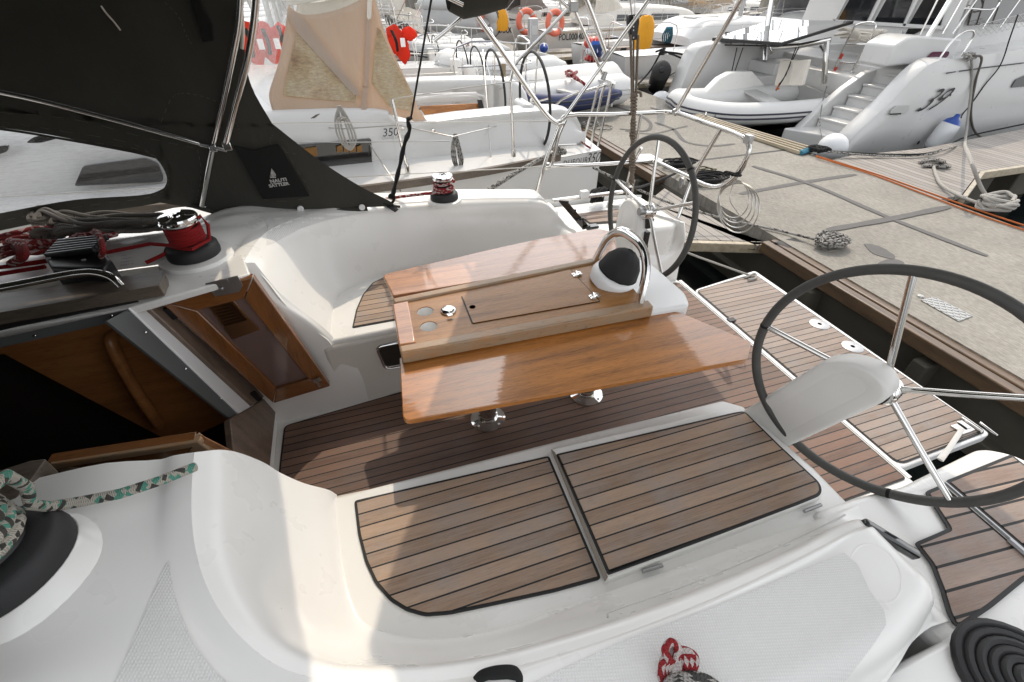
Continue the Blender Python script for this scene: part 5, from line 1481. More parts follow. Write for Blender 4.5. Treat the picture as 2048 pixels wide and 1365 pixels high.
# slatted wooden fender rail on the far edge of the dock
mb = MB()
for k in range(4):
    beam(mb, P(1386 + 3 * k, 236 - 2 * k, DZ + .02), P(1600 + 5 * k, 306 - 3.6 * k, DZ + .03), .035, .04)
for t in (.02, .35, .7, .98): beam(mb, P(1386, 238, DZ + .005).lerp(P(1600, 308, DZ + .005), t), P(1398, 229, DZ + .005).lerp(P(1618, 294, DZ + .005), t), .05, .02)
o = build(mb, 'slatted_gangplank', 'beamf', bevel=.004); tag(o, 'long slatted wooden gangplank lying along the far edge of the concrete', 'gangplank')
mb = MB(); tube(mb, [P(1600, 306, DZ + .03), P(1622, 299, DZ + .03)], .05, 10, flat=.5); build(mb, 'blue_binding', 'rp_blue', o)

# ---- dock cleats, ropes and small things lying about
def cleat(px, py, z, lab, ang=.6):
    c = P(px, py, z); d = V((math.cos(ang), math.sin(ang), 0))
    mb = MB(); tube(mb, [c - d * .12 + V((0, 0, .055)), c - d * .05 + V((0, 0, .06)), c + d * .05 + V((0, 0, .06)), c + d * .12 + V((0, 0, .055))], .014, 8, 4)
    tube(mb, [c - d * .035, c - d * .035 + V((0, 0, .06))], .015, 8); tube(mb, [c + d * .035, c + d * .035 + V((0, 0, .06))], .015, 8); box(mb, c + V((0, 0, .006)), (.12, .09, .012))
    return tag(build(mb, 'dock_cleat', 'alu'), lab, 'cleat', 'dock cleats')
cleat(1659, 492, DZ, 'dock cleat buried under grey flecked rope at the pontoon edge', -.6)
cleat(1410, 236, DZ, 'bare dock cleat near the head of the slatted gangplank', .9)
def ropething(name, mat, lst, r, lab, n=7, sm=6, group=None, cat='rope'):
    mb = MB()
    for pts in lst: tube(mb, pts, r, n, sm)
    return tag(build(mb, name, mat), lab, cat, group)
random.seed(3)
c = P(1662, 488, DZ + .03); L = []
for k in range(12):
    a = random.uniform(-.15, .15); h = .012 + .005 * k
    pts = [c + V((.14 * math.cos(t + k * .6) * (1 + .15 * math.sin(k)), .055 * math.sin(t + k * .6) + a * .3, h + .012 * math.sin(2 * t + k))) for t in (0, 1.05, 2.1, 3.14, 4.2, 5.2, 6.0)]
    L.append(pts)
ropething('mooring_line', 'rp_bw', L + [[P(1185, 335, 1.10), P(1260, 372, .95), P(1350, 410, .72), P(1450, 438, .60), P(1560, 462, .57), P(1640, 482, DZ + .05)]], .011, 'black and white mooring line from the neighbouring stern, heaped on the pontoon cleat')
ropething('mooring_line', 'rp_white', [[PX(1328, 485, 2.0), P(1380, 508, .80), P(1440, 530, .68), P(1502, 552, S + .01)], [P(1490, 556, S + .01), P(1510, 548, S + .02), P(1512, 556, S + .015), P(1496, 560, S + .015)]], .008, 'thin pale line from the transom to the corner of the bathing platform')
for (x, y, mat, lab, s) in ((1358, 332, 'rp_black', 'black coil of rope on the pontoon just behind the far wheel', 1.0), (1412, 362, 'rp_black', 'larger black coil of rope lying beside the jetty boards', 1.2), (1408, 344, 'rp_oliv', 'loose tangle of olive cord between two black coils', .9)):
    L = []; c = P(x, y, DZ + .02)
    for k in range(7 if mat == 'rp_black' else 4):
        r_ = (.06 + .012 * k) * s
        L.append([c + V((r_ * 1.7 * math.cos(t + k) + random.uniform(-.02, .02), r_ * math.sin(t + k) + random.uniform(-.02, .02), .008 * k + .01 * math.sin(3 * t))) for t in (0, .9, 1.8, 2.7, 3.6, 4.5, 5.4)])
    ropething('rope_coil', mat, L, .013 if mat == 'rp_black' else .007, lab, cat='rope', group='small coils of rope on the pontoon')
ropething('black_mooring_rope', 'rp_black', [[P(1262, 378, 1.1), PX(1290, 372, 2.6), P(1340, 352, .62), P(1362, 342, DZ + .03)]], .014, 'black mooring rope stretched from the far quarter to the pontoon')
for dy, lab in ((0, 'upper of two long orange lines along the edge of the pontoon'), (9, 'lower of two long orange lines along the edge of the pontoon')):
    ropething('orange_line', 'rp_orange', [[P(1632, 312 + dy * .2, DZ + .03), P(1750, 348 + dy * .4, DZ + .012), P(1850, 383 + dy * .7, DZ + .012), P(1960, 422 + dy, DZ + .012), P(2080, 462 + dy, DZ + .012)]], .008, lab, group='orange lines on the pontoon')
L = []
c = P(1632, 302, DZ + .04)
for k in range(9): L.append([c + V((random.uniform(-.1, .12), random.uniform(-.15, .1), random.uniform(0, .06))) for _ in range(5)])
ropething('black_lashing', 'rp_black', L, .014, 'black knot of rope at the end of the slatted gangplank')
# white line hanging from the catamaran, coil on the jetty
c = P(1990, 415, DZ + .03); L = []
for k in range(9):
    L.append([c + V((.17 * math.cos(t + k * .7), .10 * math.sin(t + k * .7) + .03 * math.sin(k), .012 * k + .02 * math.sin(2 * t))) for t in (0, 1.1, 2.2, 3.3, 4.4, 5.5)])
L.append([P(1865, 325, .52), P(1872, 350, .52), P(1885, 372, .53), P(1925, 395, .56), P(1960, 408, DZ + .03)])
ropething('white_mooring_rope', 'rp_white', L, .017, 'thick white mooring rope heaped on the pontoon edge at the right', 9)
L = []; c = P(1862, 322, .52)
for k in range(7): L.append([P(1838 + 6 * k, 325 - 1.0 * k, .52 + .012 * k), P(1865 + 4 * k, 318 + k, .54 + .01 * k), P(1900 - 4 * k, 334 - 1.5 * k, .53), P(1862 - 3 * k, 332, .525)])
ropething('white_rope_pile', 'rp_bw', L, .016, 'pale rope flaked down on the boards of the right-hand jetty', 8)
# papers
mb = MB(); pp = [P(1268, 309, DZ + .02), P(1300, 308, DZ + .035), P(1326, 320, DZ + .02), P(1318, 326, DZ + .015), P(1290, 322, DZ + .03), P(1272, 316, DZ + .02)]; prism(mb, pp, (0, 0, -.003)); prism(mb, [P(1258, 316, DZ + .012), P(1296, 316, DZ + .016), P(1325, 322, DZ + .012), P(1290, 326, DZ + .012)], (0, 0, -.003))
tag(build(mb, 'paper_sheets', 'paper', smooth=0), 'loose white sheets of paper on the pontoon behind the far wheel', 'paper')
ropething('white_line_coil', 'rp_bw', [[P(1180, 250, DZ + .02) + V((.13 * math.cos(t + k), .10 * math.sin(t + k), .01 * k)) for t in (0, 1, 2, 3, 4, 5, 6)] for k in range(4)] + [[P(1205, 255, DZ + .02) + V((.16 * math.cos(t), .13 * math.sin(t), .0)) for t in (0, 1, 2, 3, 4, 5, 6)]], .010, 'pale coil of line on the pontoon behind the neighbouring stern')
# ================================================================== generic craft, built in their own frame: +x aft, +y starboard, origin at the stern on the waterline
def tubeo(name, pts, r, mat, par, n=6, sm=0):
    mb = MB(); tube(mb, pts, r, n, sm); return build(mb, name, mat, par)
def yacht(name, loc, rot, label, L=10.5, B=3.4, group=None, win='glass', hood=None, bim=None, stripe=None, wheels=True, mast=True, fb=1.12, detail=True, cover='greyc', hullmat='gelb', cabin=True, cabh=.42, sc=1.0):
    t = thing(name, (0, 0, 0), label, 'sailing yacht' if mast else 'motor boat', group)
    hb = B / 2
    # hull, x from 0 (stern) to -L (bow)
    st = [(0, .93, fb - .10), (-L * .15, 1.0, fb - .06), (-L * .4, 1.0, fb), (-L * .65, .80, fb + .10), (-L * .85, .42, fb + .2), (-L * .96, .14, fb + .28), (-L, .02, fb + .30)]
    mb = MB()
    for sd in (-1, 1):
        rows = []
        for x, w, z in st:
            y = sd * hb * w; k = .16 if x == 0 else 0
            rows.append([(x, y, z), (x - k * .3, y, z * .62), (x - k, y * .93, .14), (x - k, y * .72, -.2), (x - k, 0, -.4)])
        grid(mb, smoothgrid(rows, 3, 3))
    x, w, z = st[0]; y = hb * w
    mb.add([(0, -y, z), (0, y, z), (-.05, y, z * .62), (-.16, y * .93, .14), (-.16, -y * .93, .14), (-.05, -y, z * .62)], [[0, 1, 2, 5], [5, 2, 3, 4]])
    build(mb, 'hull', hullmat, t, smooth=40)
    if stripe:
        mb = MB()
        for sd in (-1, 1):
            rows = []
            for x, w, z in st[:-1]: 
                y = sd * (hb * w + .012); rows.append([(x, y, z - .03), (x, y, z - .09)])
            grid(mb, smoothgrid(rows, 4, 1))
        build(mb, 'rubbing_strake', stripe, t)
    # decks with a cockpit cut out
    dk = []
    mb = MB(); cw = hb * .52; c0, c1 = -.25, -L * .26
    prof = cr([V((x, hb * w * .99, z)) for x, w, z in st], 4)
    for sd in (-1, 1):
        rows = []
        for p in prof:
            yi = cw if c1 <= p.x <= c0 else 0
            if p.x > c0: yi = cw
            rows.append([(p.x, sd * p.y, p.z + .01), (p.x, sd * lerp(p.y, yi, .5), p.z + .035), (p.x, sd * min(yi, p.y), p.z + .05)])
        grid(mb, rows)
    build(mb, 'deck', hullmat, t, smooth=50)
    mb = MB()
    prism(mb, [(.02, -cw - .02, .62), (.02, cw + .02, .62), (c1, cw + .02, .62), (c1, -cw - .02, .62)], (0, 0, -.05))
    mb.add([(.0, -cw, fb - .04), (c1, -cw, fb), (c1, -cw, .6), (0, -cw, .6)], [[0, 1, 2, 3]]); mb.add([(.0, cw, fb - .04), (c1, cw, fb), (c1, cw, .6), (0, cw, .6)], [[3, 2, 1, 0]])
    build(mb, 'cockpit', 'gel', t)
    mb = MB()
    for sd in (-1, 1): prism(mb, rounded([(-.85, sd * cw * .98, .98), (c1 + .05, sd * cw * .98, .98), (c1 + .05, sd * cw * .45, .98), (-.85, sd * cw * .5, .98)], .05), (0, 0, -.37))
    build(mb, 'bench', 'teakplat' if detail else 'gel', t, bevel=.01)
    if cabin:
        mb = MB(); rows = []
        a, e = -L * .25, -L * .70
        for k, (x, w, h) in enumerate(((a + .5, .60, .16), (a, .66, cabh), (a - .8, .66, cabh + .06), (lerp(a, e, .6), .60, cabh), (lerp(a, e, .88), .46, cabh * .55), (e, .34, .03))):
            z = fb + .05 + (.1 if x < -L * .6 else 0); y = hb * w
            rows.append([(x, -y, z - .05), (x, -y * .96, z + h * .55), (x, -y * .84, z + h * .95), (x, 0, z + h * 1.08), (x, y * .84, z + h * .95), (x, y * .96, z + h * .55), (x, y, z - .05)])
        g = smoothgrid(rows, 3, 3); grid(mb, g)
        pl = g[0]; mb.add(pl, [list(range(len(pl)))])
        cb = build(mb, 'coachroof', hullmat, t, smooth=55)
        for sd in (-1, 1):
            for (u0, u1) in ((.10, .38), (.43, .70)):
                mb = MB(); xa, xb = lerp(a, e, u0), lerp(a, e, u1)
                q = []
                for x, zz, f in ((xa, .20, 0), (xb, .20, 0), (xb - .08, .55, 1), (xa - .05, .60, 1)):
                    y = hb * lerp(.66, .60, (x - a) / (e - a)) * (.975 if f else .995) + .016
                    q.append((x, sd * y, fb + .05 + cabh * zz))
                prism(mb, q, (0, -sd * .012, 0)); build(mb, 'window', win, cb)
        mb = MB(); prism(mb, rounded([(a - .1, -.32, fb + cabh + .16), (a - .1, .32, fb + cabh + .16), (a - 1.0, .30, fb + cabh + .18), (a - 1.0, -.30, fb + cabh + .18)], .06), (0, 0, -.09)); build(mb, 'hatch', 'gelgrey', cb, bevel=.01)
        for sd in (-1, 1):
            mb = MB(); lathe(mb, [(.07, 0), (.065, .05), (.04, .07), (.05, .14), (.06, .15), (0, .16)], (a + .12, sd * hb * .48, fb + cabh * .55 + .04), n=12); build(mb, 'winch', 'black', t)
    if wheels:
        for sd in (-1, 1):
            c = V((-.75, sd * cw * .55, 1.22)); mb = MB()
            tube(mb, circ(c, .42, (1, 0, .08), 36), .016, 6, closed=True); w_ = build(mb, 'steering_wheel', 'rubber', t)
            mb = MB(); 
            for k in range(3): 
                q = circ(c, .40, (1, 0, .08), 6); tube(mb, [q[k], q[k + 3]], .007, 5)
            build(mb, 'spokes', 'steel', w_)
            mb = MB(); prism(mb, rounded([(-1.0, sd * cw * .55 - .13, 1.34), (-.82, sd * cw * .55 - .13, 1.34), (-.82, sd * cw * .55 + .13, 1.34), (-1.0, sd * cw * .55 + .13, 1.34)], .05), (.06, 0, -.72)); build(mb, 'pedestal', 'gel', t, bevel=.03)
    if detail:
        zr = fb + .60
        for sd in (-1, 1):
            y = sd * hb * .90
            mb = MB(); tube(mb, [(-1.5, y * 1.04, fb), (-1.45, y * 1.04, zr), (-.2, y * 1.0, zr), (-.02, y * .8, zr), (-.02, y * .42, zr), (-.05, y * .40, fb - .1)], .013, 6, 4); tube(mb, [(-1.45, y * 1.04, fb + .32), (-.1, y, fb + .32), (-.02, y * .45, fb + .32)], .011, 6, 3); tube(mb, [(-.2, y, fb - .08), (-.2, y, zr)], .012, 6)
            build(mb, 'pushpit', 'steel', t)
        ps = cr([V((x, hb * w * .95, z)) for x, w, z in st], 4)
        for sd in (-1, 1):
            tops = []; mids = []
            for x in (-1.45, -L * .30, -L * .46, -L * .62, -L * .78, -L * .93):
                p = min(ps, key=lambda q: abs(q.x - x)); b0 = V((x, sd * p.y, p.z)); tops.append(b0 + V((0, 0, .60))); mids.append(b0 + V((0, 0, .32)))
                if x < -1.5 and x > -L * .9: tubeo('stanchion', [b0, b0 + V((0, 0, .62))], .011, 'steel', t)
            mb = MB(); tube(mb, tops, .0035, 5); tube(mb, mids, .003, 5); build(mb, 'lifeline', 'wire', t)
        mb = MB(); x = -L * .93; p = .3
        tube(mb, [(x, -p, fb + .3), (x + .02, -p, fb + .9), (-L * .99, 0, fb + .95), (x + .02, p, fb + .9), (x, p, fb + .3)], .013, 6, 4); build(mb, 'pulpit', 'steel', t)
    if mast:
        mx = -L * .42
        ms = tubeo('mast', [(mx, 0, fb), (mx, 0, 13)], .07, 'alu', t, 10)
        bz = fb + 1.35
        tubeo('boom', [(mx, 0, bz), (-L * .08, 0, bz + .1)], .06, 'alu', ms, 8)
        mb = MB(); tube(mb, [(mx - .05, 0, bz + .32), (mx + .6, 0, bz + .28), (-L * .2, 0, bz + .22), (-L * .09, 0, bz + .2)], .14, 10, 4, rf=lambda t_: 1.2 - .5 * t_, flat=1.5); build(mb, 'sail_cover', cover, ms)
        mb = MB()
        for sd in (-1, 1):
            tube(mb, [(mx - .1, sd * hb * .92, fb), (mx, sd * .6, 7), (mx, 0, 12.8)], .004, 5); tube(mb, [(mx + .2, sd * hb * .88, fb), (mx, sd * .05, 7)], .004, 5)
            tube(mb, [(-.05, sd * hb * .7, fb), (mx * .4, 0, 7.5), (mx, 0, 12.9)], .004, 5)
        for k in range(5):
            a_ = random.uniform(.06, .3); tube(mb, [(mx + .1 + .05 * k, random.uniform(-.15, .15), fb + .2), (mx + .08, 0, random.uniform(7, 12))], .006, 4)
            tube(mb, [(lerp(mx, -L * .09, .2 + .17 * k), random.choice((-.2, .2)), bz + .1), (mx, 0, random.uniform(6, 9))], .005, 4)
        tube(mb, [(-L * .98, 0, fb + .35), (mx, 0, 12.8)], .03, 6); build(mb, 'rigging', 'wire', ms)
        if random.random() < .5:
            mb = MB(); q = random.uniform(-.6, .6); tube(mb, [(mx + .5, hb * .8, fb + .1), (mx + .3, q, fb + 2.2)], .035, 8); build(mb, 'spinnaker_pole', 'alu', ms)
    if hood:
        mb = MB(); a = -L * .25; z = fb + cabh + .05; h = .72; w = hb * .62
        rows = []
        for x, hh, ww in ((a + .55, h, 1.0), (a - .1, h * 1.02, 1.0), (a - .55, h * .72, .98), (a - .95, .05, .92)):
            rows.append([(x, -w * ww, z - .18), (x, -w * ww * .98, z + hh * .55), (x, -w * ww * .72, z + hh * .98), (x, 0, z + hh * 1.08), (x, w * ww * .72, z + hh * .98), (x, w * ww * .98, z + hh * .55), (x, w * ww, z - .18)])
        grid(mb, smoothgrid(rows, 4, 4)); sh = build(mb, 'sprayhood', hood, t, smooth=180)
        for sd in (-1, 1):
            mb = MB(); mb.add([(a + .3, sd * w * 1.01, z + .06), (a - .35, sd * w * 1.0, z + .06), (a - .42, sd * w * .98, z + .26), (a + .3, sd * w * .995, z + .36)], [[0, 1, 2, 3]]); build(mb, 'side_window', 'vinyl', sh)
    if bim:
        mb = MB(); z = fb + 1.75; w = hb * .85; rows = []
        for x, d in ((-.1, .18), (-.6, .03), (-1.4, 0), (-2.2, .04), (-2.8, .2)):
            rows.append([(x, -w, z - .16 - d), (x, -w * .6, z + .04 - d), (x, 0, z + .10 - d), (x, w * .6, z + .04 - d), (x, w, z - .16 - d)])
        grid(mb, smoothgrid(rows, 3, 3)); bo = build(mb, 'bimini', bim, t, smooth=180)
        mb = MB()
        for sd in (-1, 1):
            tube(mb, [(-1.2, sd * w, fb), (-.15, sd * w, z - .3)], .012, 6); tube(mb, [(-1.2, sd * w, fb), (-1.4, sd * w, z - .16)], .012, 6); tube(mb, [(-1.2, sd * w, fb), (-2.7, sd * w, z - .3)], .012, 6)
        build(mb, 'bimini_frame', 'steel', bo)
    t.location = loc; t.rotation_euler = (0, 0, rot); t.scale = (sc, sc, sc)
    return t
def dinghy(name, loc, rot, label, L=2.6, B=1.4, mat='hyp', strake='hypgrey', group=None, tilt=0, up=False, rad=.20, name_txt=None):
    t = thing(name, (0, 0, 0), label, 'inflatable dinghy', group)
    r = rad; hb = B / 2 - r; z = .30
    path = [(0, -hb, z), (-L * .4, -hb, z), (-L * .72, -hb * .86, z + .04), (-L * .92, -hb * .42, z + .12), (-L + r, 0, z + .16), (-L * .92, hb * .42, z + .12), (-L * .72, hb * .86, z + .04), (-L * .4, hb, z), (0, hb, z)]
    mb = MB(); full = cr(path, 8)
    full = [V((.16, -hb, z))] + full + [V((.16, hb, z))]
    m_ = len(full)
    tube(mb, full, r, 16, rf=lambda u: 1 if .03 < u < .97 else .45 + .55 * min(u, 1 - u) / .03)
    build(mb, 'tube', mat, t, smooth=80)
    mb = MB()
    for off in (-.035, .035):
        pts = []
        for i, p in enumerate(cr(path, 8)):
            q = cr(path, 8); a = q[max(i - 1, 0)]; b_ = q[min(i + 1, len(q) - 1)]; d = (b_ - a).normalized(); nrm = V((d.y, -d.x, 0)).normalized()
            if nrm.dot(V((-L * .4, 0, 0)) - V((p.x, p.y, 0))) > 0: nrm = -nrm
            pts.append(p + nrm * (r + .004) + V((0, 0, off)))
        tube(mb, pts, .014, 6)
    build(mb, 'rubbing_strake', strake, t)
    mb = MB(); rows = []
    for x, w, zz in ((0, .9, .0), (-L * .35, .9, .0), (-L * .65, .7, .03), (-L * .85, .3, .12), (-L + r * 1.2, .02, .2)):
        rows.append([(x, -hb * w, zz + .14), (x, 0, zz - .06), (x, hb * w, zz + .14)])
    grid(mb, smoothgrid(rows, 3, 3)); build(mb, 'floor', 'hypgrey', t, smooth=80)
    mb = MB(); prism(mb, [(-.02, -hb, .12), (-.02, hb, .12), (-.02, hb, .48), (-.02, -hb, .48)], (.04, 0, 0)); build(mb, 'transom', 'gelgrey', t)
    mb = MB(); prism(mb, [(-L * .42, -hb - .05, z + r * .8), (-L * .32, -hb - .05, z + r * .8), (-L * .32, hb + .05, z + r * .8), (-L * .42, hb + .05, z + r * .8)], (0, 0, -.03)); build(mb, 'thwart', 'gelgrey', t)
    t.location = loc
    t.rotation_euler = (math.pi + tilt if up else tilt, 0, rot)
    return t
# ================================================================== neighbouring yacht with the tan sprayhood
NB = thing('sailing_yacht', (.6, 5.1, 0), 'white sailing yacht alongside with tan sprayhood, black cabin window and 350 on its side', 'sailing yacht')
NC = 5.12
plan = [(-8.2, 5.05, 1.55), (-7.4, 4.55, 1.50), (-5.5, 3.78, 1.40), (-3.2, 3.42, 1.30), (-1.2, 3.33, 1.24), (-.1, 3.37, 1.20), (.8, 3.53, 1.17), (1.55, 3.74, 1.15), (2.22, 4.02, 1.10)]
def nmir(p): return V((p[0], 2 * NC - p[1], p[2]))
mb = MB()
for sd in (0, 1):
    rows = []
    for x, y, z in plan:
        r = [V((x, y, z)), V((x, y + .005, z - .10)), V((x, y + .02, .55)), V((x, lerp(y, NC, .06), .12)), V((x, lerp(y, NC, .3), -.25)), V((x, NC, -.4))]
        rows.append([p if not sd else nmir(p) for p in r])
    grid(mb, smoothgrid(rows, 4, 4))
y = 4.02; mb.add([(2.22, y, 1.10), (2.22, 2 * NC - y, 1.10), (2.24, 2 * NC - y - .05, .15), (2.24, y + .05, .15)], [[0, 1, 2, 3]])
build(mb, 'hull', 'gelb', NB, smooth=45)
mb = MB()
pf = cr([V(p) for p in plan], 5)
rows = [[p + V((0, 0, .004)), p + V((0, .25, .02)), V((p.x, lerp(p.y, NC, .5), p.z + .05)), V((p.x, NC, p.z + .07)), nmir(p + V((0, 0, .004)))] for p in pf]
rows = [[r[0], r[1], r[2], r[3], nmir(r[2]), nmir(r[1]), r[4]] for r in rows]
cut = [r for r in rows if r[0].x <= .45]
grid(mb, cut)
aft = [r for r in rows if r[0].x >= .22]
grid(mb, [[r[0], r[1], V((r[0].x, 4.42, r[0].z + .03))] for r in aft]); grid(mb, [[nmir(r[0]), nmir(r[1]), nmir(V((r[0].x, 4.42, r[0].z + .03)))] for r in aft])
build(mb, 'deck', 'gelb', NB, smooth=60)
mb = MB(); prism(mb, [(.4, 4.40, .66), (2.24, 4.40, .66), (2.24, 5.84, .66), (.4, 5.84, .66)], (0, 0, -.05))
mb.add([(.4, 4.42, 1.2), (2.22, 4.42, 1.13), (2.22, 4.42, .6), (.4, 4.42, .6)], [[0, 1, 2, 3]]); mb.add([(.4, 5.82, 1.2), (2.22, 5.82, 1.13), (2.22, 5.82, .6), (.4, 5.82, .6)], [[3, 2, 1, 0]])
build(mb, 'cockpit', 'gel', NB)
# teak toe rail
mb = MB()
for sd in (0, 1):
    q = [p + V((0, -.006, .012)) for p in pf if p.x < 1.7]; q = q if not sd else [nmir(p) for p in q]
    mb = MB()
    for a, b in zip(q, q[1:]): beam(mb, a, b, .035, .055)
    build(mb, 'toe_rail', 'greyw', NB)
# coachroof and coaming side
NN = V((.12, -1, 0)).normalized(); NA = V((0, 3.93, 1.2))
def NQ(x, y, off=0): return PN(x, y, NA - NN * off, NN)
mb = MB()
rows = []
for x, zt, k in ((-5.2, 1.42, .5), (-4.4, 1.56, .2), (-3.0, 1.66, .05), (-1.6, 1.66, 0), (-.5, 1.63, 0), (.12, 1.60, 0), (.30, 1.56, 0), (.38, 1.48, 0), (.9, 1.47, .0), (1.6, 1.46, 0), (1.95, 1.42, .0), (2.08, 1.30, 0), (2.12, 1.12, 0)):
    y0 = 3.93 + .12 * max(x, -2.5) + k * 1.2
    zb = 1.20 if x > -3 else 1.30
    inn = .10 if x < .3 else .05
    w = [V((x, y0 - .02, zb - .06)), V((x, y0, zb + .04)), V((x, y0 + .05, zt - .08)), V((x, y0 + inn, zt - .01)), V((x, y0 + inn + .12, zt + .01))]
    if x <= .31: w += [V((x, NC - .3, zt + .07)), V((x, NC + .3, zt + .07)), nmir(w[4]), nmir(w[3]), nmir(w[2]), nmir(w[1]), nmir(w[0])]
    rows.append(w)
grid(mb, smoothgrid([r for r in rows if len(r) > 5], 3, 3))
aft = [rows[6][:5]] + [r for r in rows if len(r) == 5]
for sd in (0, 1):
    rr = [[*(r), r[4] + V((0, .12, -.02)), r[4] + V((0, .16, -.10)), r[4] + V((0, .16, -.5))] for r in aft]
    rr = rr if not sd else [[nmir(p) for p in r] for r in rr]
    grid(mb, smoothgrid(rr, 3, 3))
pl = [*rows[6]]; mb.add([p + V((.01, 0, 0)) for p in pl], [list(range(len(pl)))])
cb = build(mb, 'coachroof', 'gelb', NB, smooth=50)
# cabin window
mb = MB(); q = [NQ(520, 320, .005), NQ(596, 289, .005), NQ(741, 276, .03), NQ(743, 326, .005), NQ(640, 339, .0), NQ(560, 345, 0)]
prism(mb, rounded([p + NN * .028 for p in q], .015), -NN * .03); wn_ = build(mb, 'cabin_window', 'glass', NB, bevel=.003)
mb = MB()
for x0, x1 in ((672, 683), (686, 695), (698, 709), (712, 722)): 
    prism(mb, [p + NN * .030 for p in (NQ(x0, 292), NQ(x1, 288), NQ(x1 + 1, 301), NQ(x0 + 1, 304))], -NN * .001)
prism(mb, [p + NN * .030 for p in (NQ(604, 296), NQ(632, 292), NQ(634, 310), NQ(606, 314))], -NN * .001)
build(mb, 'amber_reflection', simple('amber_reflection_tint', (.22, .10, .015), .3), wn_)  # amber plates paint the reflections onto the dark glass
for q in ([(150, 370), (168, 330), (292, 314), (318, 326), (328, 352), (326, 362)], [(54, 284), (70, 272), (92, 268), (122, 274), (84, 284)], [(-150, 330), (-60, 300), (20, 288), (20, 300), (-60, 330)]):
    mb = MB(); prism(mb, rounded([NQ(x, y) + NN * .03 for x, y in q], .02), -NN * .025); build(mb, 'cabin_window', 'glass', NB, bevel=.003)
xd = NQ(790, 268) - NQ(765, 270); yd = V((0, 0, 1))
text('cabin_number', '350', .085, 'ink', NB, NQ(764, 273) + NN * .012, xd, yd, shear=.2)
text('cabin_lettering', 'GRAND LARGE', .028, 'dim', NB, NQ(763, 279) + NN * .012, xd, yd)
mb = MB(); prism(mb, [p + V((0, 0, .004)) for p in (P(622, 238, 1.64), P(632, 231, 1.64), P(640, 229, 1.64), P(630, 237, 1.64))], (0, 0, -.003)); build(mb, 'deck_fitting', 'black', NB)
# hull lettering at the stern quarter
hn = V((.385, -.92, 0)).normalized(); ho = V((1.9, 3.885, .9))
def HQ(x, y): return PN(x, y, ho, hn) + hn * .02
xd = HQ(1180, 322) - HQ(1140, 329)
text('hull_lettering', 'DUFOUR', .075, 'ink', NB, HQ(1122, 333), xd, V((0, 0, 1)), spacing=1.15, wx=1.0)
text('hull_number', '350', .135, 'ink', NB, HQ(1166, 328), xd, V((0, 0, 1)), shear=.35)
# tan sprayhood
def TQ(x, y, off=.12): return PN(x, y, NA - NN * off, (NN + V((0, 0, .42))).normalized()) if False else PN(x, y, NA + V((0, .12, .40)), V((.10, -1, .22)).normalized())
mb = MB()
rows = [[TQ(577, 12), TQ(600, 28), TQ(650, 26), TQ(705, 8), TQ(746, -18)],
        [TQ(568, 70), TQ(618, 80), TQ(668, 84), TQ(722, 80), TQ(768, 60)],
        [TQ(556, 130), TQ(610, 132), TQ(680, 138), TQ(732, 140), TQ(792, 118)],
        [TQ(538, 188), TQ(600, 196), TQ(690, 203), TQ(745, 205), TQ(826, 190)],
        [TQ(540, 205), TQ(600, 214), TQ(690, 224), TQ(760, 224), TQ(840, 222)],
        [TQ(545, 222), TQ(610, 232), TQ(700, 228), TQ(772, 228), TQ(862, 254)]]
g = smoothgrid(rows, 5, 5)
# leave the two clear panels open: cells whose picture centre falls in them
def inpoly(p, poly):
    r = False; j = len(poly) - 1
    for i in range(len(poly)):
        if ((poly[i][1] > p[1]) != (poly[j][1] > p[1])) and p[0] < (poly[j][0] - poly[i][0]) * (p[1] - poly[i][1]) / (poly[j][1] - poly[i][1]) + poly[i][0]: r = not r
        j = i
    return r
grid(mb, g)
tanhood = build(mb, 'sprayhood', 'tan', NB, smooth=180, solid=.006)
tanhood['label'] = 'tan canvas sprayhood with yellowed clear windows'
def pane(poly, nm='clear_window', mat='vinyltan', off=.012):
    mb = MB(); v = [TQ(x, y) for x, y in poly]; nn = V((.10, -1, .22)).normalized()
    prism(mb, [p + nn * off for p in v], -nn * .003); return build(mb, nm, mat, tanhood, smooth=0)
M['panewarm'] = vinyl('yellowed_clear_panel', (.62, .52, .38), .55)
pane([(592, 62), (712, 176), (712, 204), (640, 200), (562, 193), (578, 130)], mat='vtan')if False else None
m, nt, b = newmat('yellowed_clear_sheet')
vec = ocoord(nt)
f1 = noise(nt, vec, 3.5, 5, .6); f2 = noise(nt, ocoord(nt, (1, 1, 3)), 30, 6, .75)
c = ramp(nt, f1, [(.32, (.30, .20, .15)), (.5, (.50, .43, .30)), (.7, (.62, .58, .46))])
c = mixc(nt, .5, c, ramp(nt, f2, [(.4, (.4, .4, .4)), (.65, (.95, .95, .9))]), 'OVERLAY')
setb(b, col=c, rough=.14, coat=.6, nor=bump(nt, noise(nt, ocoord(nt, (2, 2, .6)), 7, 4), .5, .03))
tr = nd(nt, 'ShaderNodeBsdfTransparent'); tr.inputs[0].default_value = (.85, .72, .52, 1)
mx = nd(nt, 'ShaderNodeMixShader'); mx.inputs[0].default_value = .55
nt.links.new(b.outputs[0], mx.inputs[2]); nt.links.new(tr.outputs[0], mx.inputs[1]); nt.links.new(mx.outputs[0], nt.nodes['Material Output'].inputs[0])
M['vtan'] = m
pane([(594, 64), (712, 176), (711, 204), (640, 199), (566, 191), (578, 130)], mat='vtan')
pane([(754, 56), (762, 62), (786, 118), (826, 190), (822, 224), (778, 214), (744, 168), (748, 110)], mat='vtan')
